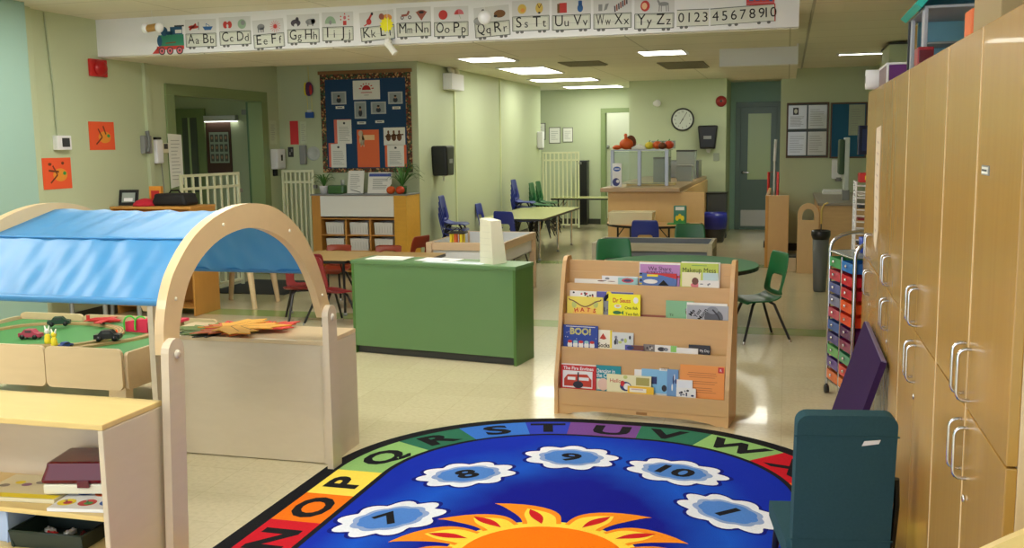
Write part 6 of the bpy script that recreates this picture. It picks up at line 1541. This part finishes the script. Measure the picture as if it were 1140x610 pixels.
# ================================================================== right back corner
t = thing('low_partition', 'wooden end panel of a low cubby in front of the far door', 'partition', (-.12, 12.9, 0)); T = Matrix.Translation((.12, -12.9, 0))
f = MB(); f.M = T; f.box(-.20, .03, 12.0, 12.03, 0, .85, wood('panel_tan', (214, 172, 116), 0.42, (6, 6, 1.5), 0.05), .004); f.build('end_panel', t)
f = MB(); f.M = T; f.box(-.235, -.20, 12.0, 13.85, 0, .85, ORANGEW, .004); f.build('side_panel', t)
f = MB(); f.M = T
for z in (.05, .3, .58): f.box(-.2, .03, 12.03, 13.85, z, z + .018, ORANGEW, .002)
f.build('shelf', t)
f = MB(); f.tube([(0, 0, .0), (0, 0, .62)], .012, WHITE, 8); f.tube([(0, 0, .62), (.01, 0, .9)], .018, WHITE, 8); put('white_pole', f, 'white pole standing behind the wooden end panel', 'pole', (-.16, 13.5, .6))
t = thing('red_cart', 'red framed cart top showing beside the far door', 'cart', (-.20, 14.4, 0)); f = MB(); f.box(-.09, .09, -.2, .2, .0, .06, BLACK, .004); f.build('base', t); f = MB(); f.tube([(-.045, -.15, .06), (-.045, -.15, 1.05), (.08, -.15, 1.05), (.08, -.15, .06)], .018, RED, 8); f.build('handle', t)
for x in (-.08, .08): f = MB(); f.lathe([(.05, -.015), (.05, .015)], BLACK, M=Matrix.Translation((x, -.2, .05)) @ Matrix.Rotation(PI / 2, 4, 'Y'), n=14); f.build('wheel', t)
# notice boards
def nb(lb, x0, x1, z0, z1, felt, loc_y=13.9):
    t = thing('notice_board', lb, 'notice board', ((x0 + x1) / 2, loc_y, z0), 0, 'wood framed notice boards'); w_ = (x1 - x0) / 2; h_ = z1 - z0
    f = MB(); f.box(-w_, w_, -.012, 0, 0, h_, felt, .001); f.build('felt', t)
    f = MB(); fr = mat('frame_brown', (96, 72, 60), 0.5)
    for q in ((-w_ - .02, -w_, -.02, h_ + .02), (w_, w_ + .02, -.02, h_ + .02), (-w_, w_, -.02, 0), (-w_, w_, h_, h_ + .02)): f.box(q[0], q[1], -.022, 0, q[2], q[3], fr, .002)
    f.build('frame', t)
nb('notice board holding four papers in plastic sleeves', .0, .50, 1.27, 1.96, mat('felt_grey', (80, 90, 96), 0.8)); nb('blue notice board right of the four sleeved papers', .56, .98, 1.26, 1.95, mat('felt_blue', (28, 92, 128), 0.8))
SL = mat('sleeve', (206, 210, 212), 0.15, coat=.6)
for i, (x, z, lb) in enumerate(((.12, 1.79, 'sleeved paper with a dark portrait, upper left on the notice board'), (.375, 1.79, 'sleeved paper upper right on the notice board'), (.12, 1.44, 'sleeved paper lower left on the notice board'), (.375, 1.44, 'sleeved paper lower right on the notice board'))):
    def art(D, a, c, i=i):
        D.scribble(-a * .8, -c * .8, a * .8, c * (.1 if i == 0 else .7), 8, GREY, .006, 1, i)
        if i == 0: D.rect(-a * .5, c * .2, a * .1, c * .8, DARK, 1); D.ell(-a * .2, c * .5, a * .18, c * .2, PAPER, 2)
    f = MB(); f.box(-.118, .118, -.002, 0, -.155, .155, SL, 0); art(Draw(f, Matrix.Translation((0, -.002, 0)) @ XZ, .001), .118, .155)
    put('sleeved_paper', f, lb, 'paper', (x, 13.8875, z), 0, 'sleeved papers')
f = MB(); f.box(-.1, .1, -.002, 0, -.2, .2, mat('sheet_grey', (170, 178, 160), 0.7), 0); Draw(f, Matrix.Translation((0, -.002, 0)) @ XZ).scribble(-.07, -.15, .07, .15, 10, GREY, .005, 1, 3)
put('paper_sheet', f, 'pale sheet on the right part of the blue notice board', 'paper', (.87, 13.8875, 1.74))
t = thing('mounted_soap_dispenser', 'white soap dispenser under the blue notice board', 'dispenser', (.64, 13.9, 1.1)); f = MB(); f.box(-.07, .07, -.1, 0, -.13, .13, WHITE, .02); f.build('case', t); f = MB(); f.lathe([(.04, -.1), (.05, -.05)], GREY, (.02, -.06, -.06), 12); f.build('nozzle', t)
# desk along the right wall
t = thing('side_counter', 'wooden side counter with grey top along the right wall', 'counter', (.72, 12.7, 0)); T = Matrix.Translation((-.72, -12.7, 0))
f = MB(); f.M = T; f.box(.36, 1.08, 11.55, 13.85, 0, .76, wood('counter_tan', (196, 160, 112), 0.45), .004); f.build('carcass', t)
f = MB(); f.M = T; f.box(.34, 1.09, 11.52, 13.87, .76, .79, mat('top_grey', (140, 130, 118), 0.35), .004); f.build('worktop', t)
f = MB(); f.M = T; f.box(.352, .36, 11.6, 12.3, .05, .72, ORANGEW, .002); dd = f.build('counter_door', t)
f = MB(); f.M = T; f.box(.345, .352, 11.66, 11.78, .60, .61, CHROME, .001); f.build('door_handle', dd)
f = MB(); f.box(-.13, .13, -.17, .17, 0, .03, PAPER, .003); f.box(-.12, .12, -.16, .16, .03, .05, WHITE, .002); put('paper_stack', f, 'stack of white papers at the back of the side counter', 'papers', (.58, 13.55, .7905))
t = thing('computer_monitor', 'white edged monitor seen from its side on the side counter', 'monitor', (.66, 12.1, .7905), .0); f = MB(); f.box(-.03, .02, -.2, .2, .12, .72, mat('monitor_white', (196, 204, 200), 0.4), .01); f.build('screen_case', t); f = MB(); f.box(-.04, .04, -.06, .06, 0, .12, GREY, .008); f.build('stand', t); f = MB(); f.box(-.09, -.03, -.2, .2, .3, .7, mat('monitor_back', (56, 80, 56), 0.6), .02); f.build('rear_housing', t)
t = thing('wall_screen', 'dark blue screen hanging on the right wall over the wire rack', 'screen', (.88, 11.6, 1.36), .15); f = MB(); f.box(-.14, .16, -.03, .03, -.04, .28, mat('screen_navy', (26, 28, 70), 0.25), .008); f.build('screen_case', t); f = MB(); f.box(-.1, .12, -.034, -.03, .0, .24, mat('screen_glow', (40, 50, 110), 0.15), 0); f.build('display', t); f = MB(); f.tube([(.02, 0, -.04), (.03, 0, -.3), (.05, 0, -.58)], .02, DARK, 6); f.build('stand', t)
t = thing('wire_rack', 'white wire tiered rack of papers behind the drawer cart', 'rack', (.62, 7.9, 0)); f = MB()
for z in [.70 + .045 * i for i in range(11)]: f.tube([(-.12, -.1, z), (.1, -.1, z - .01), (.1, .12, z)], .006, WHITE, 6); f.tube([(-.12, -.1, z), (-.12, .12, z)], .006, WHITE, 6)
for (x, y) in ((-.12, -.1), (.1, -.1), (-.12, .12), (.1, .12)): f.tube([(x, y, 0), (x, y, 1.18)], .008, WHITE, 6)
f.build('frame', t); f = MB()
for i in range(5): f.box(-.1, .09, -.08, .1, .71 + .09 * i, .725 + .09 * i, [DARK, PAPER, mat('dark_red', None)][i % 3], .002)
f.build('papers', t)
f = MB(); f.box(-.1, .1, -.09, .1, 0, .07, RED, .01); f.box(-.06, .02, -.092, .0, .02, .05, YELLOW, .002); put('red_basket', f, 'red basket on top of the white wire rack', 'basket', (.62, 7.9, 1.172))
# wooden board with arched handle, low bench, slim waste bin, stick
t = thing('handled_board', 'wooden board with an arched cut-out handle leaning by the side counter', 'board', (.24, 11.52, 0)); f = MB()
o_ = [(-.115, 0), (-.115, .62)] + [(.0 + .115 * math.cos(PI - PI * i / 12), .66 + .13 * math.sin(PI * i / 12)) for i in range(13)] + [(.115, .62), (.115, 0)]
hole = [(-.065, .60)] + [(.065 * math.cos(PI - PI * i / 12), .64 + .085 * math.sin(PI * i / 12)) for i in range(13)] + [(.065, .60)]
HBW = wood('board_wood', (214, 176, 128), 0.42, (6, 6, 2), 0.05)
f.prism([(-.115, 0), (.115, 0), (.115, .60), (-.115, .60)], -.009, .009, HBW, XZ)
oo = [(-.115, .60)] + [(.115 * math.cos(PI - PI * i / 12), .66 + .13 * math.sin(PI * i / 12)) for i in range(13)] + [(.115, .60)]
for i in range(len(oo) - 1): f.prism([oo[i], oo[i + 1], hole[i + 1], hole[i]], -.009, .009, HBW, XZ)
f.build('board_panel', t)
t = thing('low_bench', 'low pale wooden step bench against the notice board wall', 'bench', (.10, 11.75, 0)); f = MB(); f.box(-.13, .02, -.12, .12, .16, .18, DARK, .003); f.build('top_pad', t); f = MB(); f.box(-.13, .02, -.12, .12, 0, .16, wood('bench_wood', (206, 186, 152), 0.5), .004); f.build('bench_body', t)
t = thing('waste_bin', 'slim tall grey bin with black bag edge beside the side counter', 'bin', (.335, 10.15, 0)); f = MB(); f.lathe([(.055, 0), (.062, .02), (.08, .56), (.075, .56), (.06, .05)], mat('bin_grey', (92, 94, 94), 0.5), n=20); f.build('bin_body', t); f = MB(); f.lathe([(.079, .52), (.092, .56), (.092, .60), (.08, .61), (.076, .54)], BLACK, n=20); f.build('bin_bag', t)
f = MB(); f.tube([(0, 0, 0), (0, 0, .17)], .006, DARK, 6); f.tube([(0, 0, .17), (0, 0, .3), (.02, 0, .36), (.06, 0, .38)], .009, mat('gold_edge', (206, 176, 90), 0.4), 6); put('hook_stick', f, 'thin hooked stick standing in the slim grey bin', 'stick', (.335, 10.15, .50))

# ================================================================== alphabet frieze on the beam
YF = 7.6492
CR = mat('card_paper', (214, 216, 206), 0.7); CL = mat('card_line', (96, 104, 100), 0.7); WH = mat('card_wheel', (110, 110, 110), 0.7); PP = mat('picture_paper', (212, 212, 214), 0.7)
P = {k: mat('pic_' + k, c, 0.7) for k, c in dict(red=(196, 60, 56), blue=(40, 96, 160), brown=(120, 80, 44), grey=(140, 142, 146), dgrey=(78, 72, 84), yel=(214, 184, 90), pink=(206, 110, 120), green=(150, 176, 150), black=(40, 38, 40), skin=(150, 84, 70)).items()}
def icon(D, k, u, v, s=.05):
    e = D.ell; po = D.poly; li = D.line
    if k == 'plane': e(u, v, s, s * .3, P['red'], 3); li([(u - s * .8, v - s * .5), (u + s * .5, v + s * .5)], s * .35, P['red'], 3); li([(u + s, v - s * .5), (u + s, v + s * .8)], .006, P['black'], 4)
    elif k == 'boat': po([(u - s, v), (u + s, v), (u + s * .6, v - s * .6), (u - s * .6, v - s * .6)], P['blue'], 3); li([(u - s * .3, v), (u - s * .3, v + s * .5), (u + s * .4, v + s * .1)], .005, P['blue'], 3)
    elif k == 'crab': e(u - s * .4, v, s * .45, s * .6, P['red'], 3); e(u + s * .4, v, s * .45, s * .6, P['red'], 3); e(u, v - s * .2, s * .2, s * .3, PP, 4)
    elif k == 'blob': e(u, v, s * .8, s * .8, P['green'], 3); e(u + s * .2, v + s * .2, s * .4, s * .4, P['grey'], 4)
    elif k == 'eleph': e(u, v + s * .1, s * .7, s * .5, P['grey'], 3); [li([(u + q * s, v), (u + q * s, v - s * .8)], s * .25, P['grey'], 3) for q in (-.5, 0, .4)]
    elif k == 'flower': [li([(u, v), (u + s * math.cos(q), v + s * math.sin(q))], .004, P['pink'], 3) for q in [2 * PI * j / 14 for j in range(14)]]; e(u, v, s * .35, s * .35, P['red'], 4)
    elif k == 'gorilla': e(u, v - s * .1, s * .9, s * .6, P['dgrey'], 3); e(u + s * .3, v + s * .5, s * .3, s * .35, P['dgrey'], 3); e(u, v - s * .5, s * .3, s * .3, PP, 4)
    elif k == 'hippo': e(u, v, s * .9, s * .5, P['grey'], 3); e(u + s * .5, v + s * .1, s * .4, s * .4, P['dgrey'], 3); [li([(u + q * s, v), (u + q * s, v - s * .7)], s * .25, P['grey'], 3) for q in (-.5, .4)]
    elif k == 'igloo': po([(u - s, v - s * .6)] + [(u + s * math.cos(PI - PI * j / 10), v - s * .6 + s * 1.2 * math.sin(PI * j / 10)) for j in range(11)], P['green'], 3); e(u, v - s * .4, s * .25, s * .35, P['grey'], 4)
    elif k == 'jack': po([(u - s * .3, v - s * .9), (u + s * .3, v - s * .9), (u + s * .3, v - s * .2), (u - s * .3, v - s * .2)], P['red'], 3); e(u, v + s * .3, s * .25, s * .3, P['pink'], 3); [e(u + a * s, v + b_ * s, .006, .006, P['red'], 3) for a, b_ in ((-.7, .5), (.7, .5), (-.7, 0), (.7, 0), (0, .9))]
    elif k == 'kang': e(u, v - s * .3, s * .45, s * .5, P['red'], 3); li([(u, v), (u + s * .6, v + s * .9)], s * .35, P['red'], 3); li([(u - s * .2, v - s * .6), (u - s * .9, v - s * .9)], s * .2, P['red'], 3); e(u + s * .65, v + s * .9, s * .2, s * .25, P['black'], 4)
    elif k == 'lion': e(u + s * .4, v, s * .9, s * .6, mat('pic_orange', (226, 150, 70), 0.7), 3); e(u - s * .5, v + s * .3, s * .45, s * .5, P['skin'], 4)
    elif k == 'moto': e(u - s * .6, v - s * .3, s * .3, s * .3, P['dgrey'], 3); e(u + s * .7, v - s * .3, s * .3, s * .3, P['dgrey'], 3); e(u - s * .6, v - s * .3, s * .15, s * .15, PP, 4); e(u + s * .7, v - s * .3, s * .15, s * .15, PP, 4); li([(u - s * .7, v), (u + s * .3, v + s * .1), (u + s * .6, v + s * .7)], s * .35, P['skin'], 4)
    elif k == 'nest': po([(u - s, v + s * .5), (u + s, v + s * .5), (u, v - s * .9)], P['skin'], 3); e(u, v + s * .4, s * .8, s * .35, P['skin'], 4); e(u, v + s * .4, s * .45, s * .2, P['black'], 5)
    elif k == 'orange': e(u, v, s * .75, s * .75, P['red'], 3)
    elif k == 'umbrella': po([(u - s * .8, v)] + [(u + s * .8 * math.cos(PI - PI * j / 10), v + s * .8 * math.sin(PI * j / 10)) for j in range(11)], P['pink'], 3); po([(u - s * .8, v), (u - s * .2, v + s * .75), (u - s * .1, v)], P['red'], 4); li([(u + .0, v), (u + s * .3, v - s * .7)], .004, P['green'], 3)
    elif k == 'question': D.text('?', u, v, .13, P['dgrey'], 3, bold=.02)
    elif k == 'hedgehog': e(u, v, s * .95, s * .6, P['brown'], 3); e(u - s * .7, v - s * .3, s * .3, s * .2, P['black'], 4)
    elif k == 'sun': e(u, v, s * .7, s * .75, P['yel'], 3); e(u + s * .1, v - s * .2, s * .35, s * .3, mat('pic_orange', None), 4)
    elif k == 'tiger': e(u, v, s * .6, s * .8, P['yel'], 3); li([(u - s * .3, v + s * .7), (u, v), (u + s * .4, v + s * .7)], .006, P['brown'], 4); e(u, v - s * .7, s * .2, s * .15, P['black'], 4)
    elif k == 'bag': D.rect(u - s * .5, v - s * .8, u + s * .7, v + s * .7, P['red'], 3); D.rect(u - s * .8, v - s * .8, u - s * .4, v + s * .6, P['brown'], 4)
    elif k == 'vase': e(u, v - s * .2, s * .45, s * .6, P['blue'], 3); D.rect(u - s * .3, v + s * .2, u + s * .3, v + s * .9, P['blue'], 3)
    elif k == 'walkie': D.rect(u - s * .8, v - s * .7, u - s * .2, v + s * .3, P['grey'], 3); po([(u, v - s * .7), (u + s * .5, v - s * .5), (u + s * .8, v + s * .4), (u + s * .3, v + s * .3)], P['grey'], 3)
    elif k == 'xylo': [li([(u + (j - 3) * s * .3 - s * .05, v + (j - 3) * s * .18 - s * .4), (u + (j - 3) * s * .3 - s * .1, v + (j - 3) * s * .18 + s * .5)], s * .22, P['skin'] if j % 2 else P['dgrey'], 3) for j in range(7)]
    elif k == 'yoyo': e(u, v, s * .7, s * .8, P['red'], 3); e(u - s * .1, v, s * .4, s * .5, mat('pic_peach', (236, 190, 150), 0.7), 4)
    elif k == 'zebra': e(u, v + s * .2, s * .8, s * .3, P['grey'], 3); [li([(u + q * s, v + s * .1), (u + q * s * 1.1, v - s * .9)], s * .14, P['grey'], 3) for q in (-.6, -.3, .4, .7)]; li([(u - s * .6, v + s * .3), (u - s * .9, v + s * .8)], s * .3, P['grey'], 3)
cards = [(-5.02, -4.72, 2.47, -.012, 'Aa', 'Bb', 'plane', 'boat'), (-4.69, -4.39, 2.475, .0, 'Cc', 'Dd', 'crab', 'blob'), (-4.37, -4.08, 2.44, .035, 'Ee', 'Ff', 'eleph', 'flower'), (-4.05, -3.755, 2.465, -.01, 'Gg', 'Hh', 'gorilla', 'hippo'), (-3.73, -3.45, 2.47, -.015, 'Ii', 'Jj', 'igloo', 'jack'),
         (-3.39, -3.09, 2.46, .055, 'Kk', 'Ll', 'kang', 'lion'), (-3.07, -2.775, 2.475, .0, 'Mm', 'Nn', 'moto', 'nest'), (-2.75, -2.46, 2.465, -.012, 'Oo', 'Pp', 'orange', 'umbrella'), (-2.41, -2.12, 2.45, .055, 'Qq', 'Rr', 'question', 'hedgehog'), (-2.10, -1.80, 2.48, .0, 'Ss', 'Tt', 'sun', 'tiger'),
         (-1.78, -1.475, 2.475, .0, 'Uu', 'Vv', 'bag', 'vase'), (-1.455, -1.16, 2.47, .0, 'Ww', 'Xx', 'walkie', 'xylo'), (-1.14, -.84, 2.455, -.012, 'Yy', 'Zz', 'yoyo', 'zebra')]
def carriage(D, w_, h_, pap=CR):
    D.rect(-w_ / 2, -h_, w_ / 2, 0, pap, 1); D.frame(-w_ / 2 + .003, -h_ + .003, w_ / 2 - .003, -.003, .006, CL, 2); D.frame(-w_ / 2 + .012, -h_ + .004, w_ / 2 - .012, -.012, .002, CL, 2)
    for q in (-.36, -.24, .24, .36): D.ell(q * w_, -h_ - .006, .015, .011, WH, 2, 10)
    D.line([(-w_ / 2 + .015, -h_ * .55), (w_ / 2 - .015, -h_ * .55)], .0018, P['grey'], 2)
for (x0, x1, zt, rot, L1, L2, i1, i2) in cards:
    w_ = x1 - x0; h_ = .115; f = MB(); R = Matrix.Rotation(-rot, 4, 'Y') 
    f.M = R; f.box(-w_ / 2, w_ / 2, -.0012, 0, -h_, .118, PP, 0)
    D = Draw(f, Matrix.Translation((0, -.0012, 0)) @ XZ, .00035); carriage(D, w_, h_)
    for L_, u in ((L1, -.24 * w_), (L2, .24 * w_)):
        D.text(L_[0], u - .024, -.045, .115, INK, 3, fit=.062); D.text(L_[1], u + .036, -.056, .09, INK, 3, fit=.042)
    icon(D, i1, -.23 * w_, .055); icon(D, i2, .23 * w_, .055)
    tag(f.build('alphabet_card', loc=((x0 + x1) / 2, YF, zt)), 'alphabet train card with letters %s and %s on the white beam' % (L1, L2), 'alphabet card', 'alphabet train cards on the beam')  # printed paper card set flat against the beam front
for (x0, x1, zt, rot, s_) in ((-.82, -.585, 2.47, -.01, '0123'), (-.575, -.11, 2.475, .03, '45678910')):
    w_ = x1 - x0; h_ = .125; f = MB(); f.M = Matrix.Rotation(-rot, 4, 'Y'); f.box(-w_ / 2, w_ / 2, -.0012, 0, -h_, 0, CR, 0); D = Draw(f, Matrix.Translation((0, -.0012, 0)) @ XZ, .00035)
    D.line([(-w_ / 2, -.003), (w_ / 2, -.003)], .006, CL, 2); D.line([(-w_ / 2, -h_ + .003), (w_ / 2, -h_ + .003)], .004, CL, 2)
    lst = list(s_) if s_ == '0123' else ['4', '5', '6', '7', '8', '9', '10']
    for i, ch in enumerate(lst): D.text(ch, -w_ / 2 + w_ * (i + .55) / len(lst), -.058, .10, INK, 3)
    for q in ((-.35, -.2) if s_ == '0123' else (-.2, -.1, .25, .4)): D.ell(q * w_, -h_ - .004, .014, .011, WH, 2, 10)
    if s_ != '0123': D.line([(w_ / 2 - .002, 0), (w_ / 2 - .002, -h_)], .007, P['red'], 3)
    tag(f.build('number_card', loc=((x0 + x1) / 2, YF, zt)), 'number train card reading %s on the white beam' % ('0 to 3' if s_ == '0123' else '4 to 10'), 'number card', 'number cards on the beam')
f = MB(); f.box(-.1, .1, -.0012, 0, 0, .13, P['red'], 0); D = Draw(f, Matrix.Translation((0, -.0012, 0)) @ XZ, .0004)
for u in (-.065, -.02, .025): D.rect(u - .016, .03, u + .016, .075, P['blue'], 1); D.ell(u, .09, .012, .012, PP, 2)
D.ell(.075, .05, .02, .03, P['blue'], 1); D.line([(-.1, .015), (.1, .015)], .01, P['pink'], 2)
tag(f.build('caboose_card', loc=(-.215, YF - .0015, 2.478)), 'red caboose card with blue windows above the numbers', 'train card')
f = MB(); D = Draw(f, XZ, .0006); D.base = .0
GRL, BLL = mat('loco_green', (50, 130, 104), 0.6), mat('loco_blue', (36, 84, 122), 0.6)
f.box(-.12, .13, -.0012, 0, -.075, .02, GRL, 0); D.base = .0012
D.rect(.0, .02, .12, .085, BLL, 1); D.ell(-.06, .05, .035, .04, BLL, 1); D.rect(-.035, .02, .02, .05, BLL, 1); D.rect(.05, .03, .115, .06, PP, 2); D.rect(.045, .085, .14, .097, DARK, 2); D.ell(-.11, -.03, .025, .045, BLL, 1)
D.rect(-.14, -.105, .13, -.075, P['red'], 2); D.poly([(-.19, -.135), (-.11, -.135), (-.13, -.08)], P['red'], 2); D.line([(-.05, -.05), (.05, -.045)], .01, P['brown'], 2)
for u in (-.09, -.01, .085): D.ell(u, -.115, .034, .034, DARK, 3); D.ell(u, -.115, .025, .025, P['pink'], 4); D.ell(u, -.115, .01, .01, DARK, 5)
tag(f.build('locomotive_card', loc=(-5.17, YF, 2.45)), 'green and blue locomotive cut-out leading the alphabet train', 'train card')
f = MB(); st = []
for i in range(24): a = 2 * PI * i / 24; r = .062 if i % 2 else .046; st.append((r * math.cos(a), r * math.sin(a)))
f.prism(st, 0, .002, mat('star_yellow', (248, 240, 40), 0.7), XZ); tag(f.build('paper_star', loc=(-3.155, YF - .006, 2.465)), 'yellow spiky paper star stuck over the letter L card', 'star')  # paper star stuck over the card, not hung
t = thing('paper_figure', 'white folded paper figure hanging just under the beam', 'ornament', (-3.11, 7.6, 2.33)); f = MB(); f.tube([(-.03, 0, -.01), (0, 0, -.05), (.04, 0, -.1)], [.03, .026, .03], PAPER, 8); f.ball((-.02, 0, .0), .03, PAPER); f.build('body', t); f = MB(); f.tube([(-.02, 0, .02), (-.02, 0, .3)], .0015, WHITE, 5); f.build('string', t)
def hang(lb, loc, c_mid):
    t = thing('hanging_spool', lb, 'hanging ornament', loc, 0, 'ornaments hanging before the beam')
    f = MB(); f.tube([(-.05, 0, -.005), (.05, 0, .005)], .03, c_mid, 12); f.build('spool', t)
    for x in (-.065, .065): f = MB(); f.ball((x, 0, .0), (.035, .04, .042), WHITE); f.build('pom_pom', t)
    f = MB(); f.tube([(0, 0, .03), (0, 0, .2)], .0018, WHITE, 5); f.build('string', t)
hang('white and gold spool ornament hanging before the locomotive', (-5.10, 7.3, 2.49), mat('spool_gold', (170, 130, 70), 0.5))
t = thing('hanging_ball', 'white pom-pom hanging in front of the question mark card', 'hanging ornament', (-2.22, 7.3, 2.44), 0); f = MB(); f.ball((0, 0, 0), .052, WHITE, 16, 10); f.build('pom_pom', t); f = MB(); f.ball((-.05, .01, -.025), (.04, .03, .03), GREY); f.build('grey_ball', t); f = MB(); f.tube([(0, 0, .05), (0, 0, .19)], .0018, WHITE, 5); f.build('string', t)

# ================================================================== render settings
scene.view_settings.view_transform = 'Standard'; scene.view_settings.look = 'None'
scene.view_settings.gamma = 1.0; scene.view_settings.use_curve_mapping = False
scene.view_settings.exposure = 1.12
try:
    scene.cycles.use_denoising = True
    scene.cycles.max_bounces = 8; scene.cycles.diffuse_bounces = 5; scene.cycles.transparent_max_bounces = 12
    scene.cycles.caustics_reflective = False; scene.cycles.caustics_refractive = False
    scene.cycles.sample_clamp_indirect = 6.0
except Exception: pass
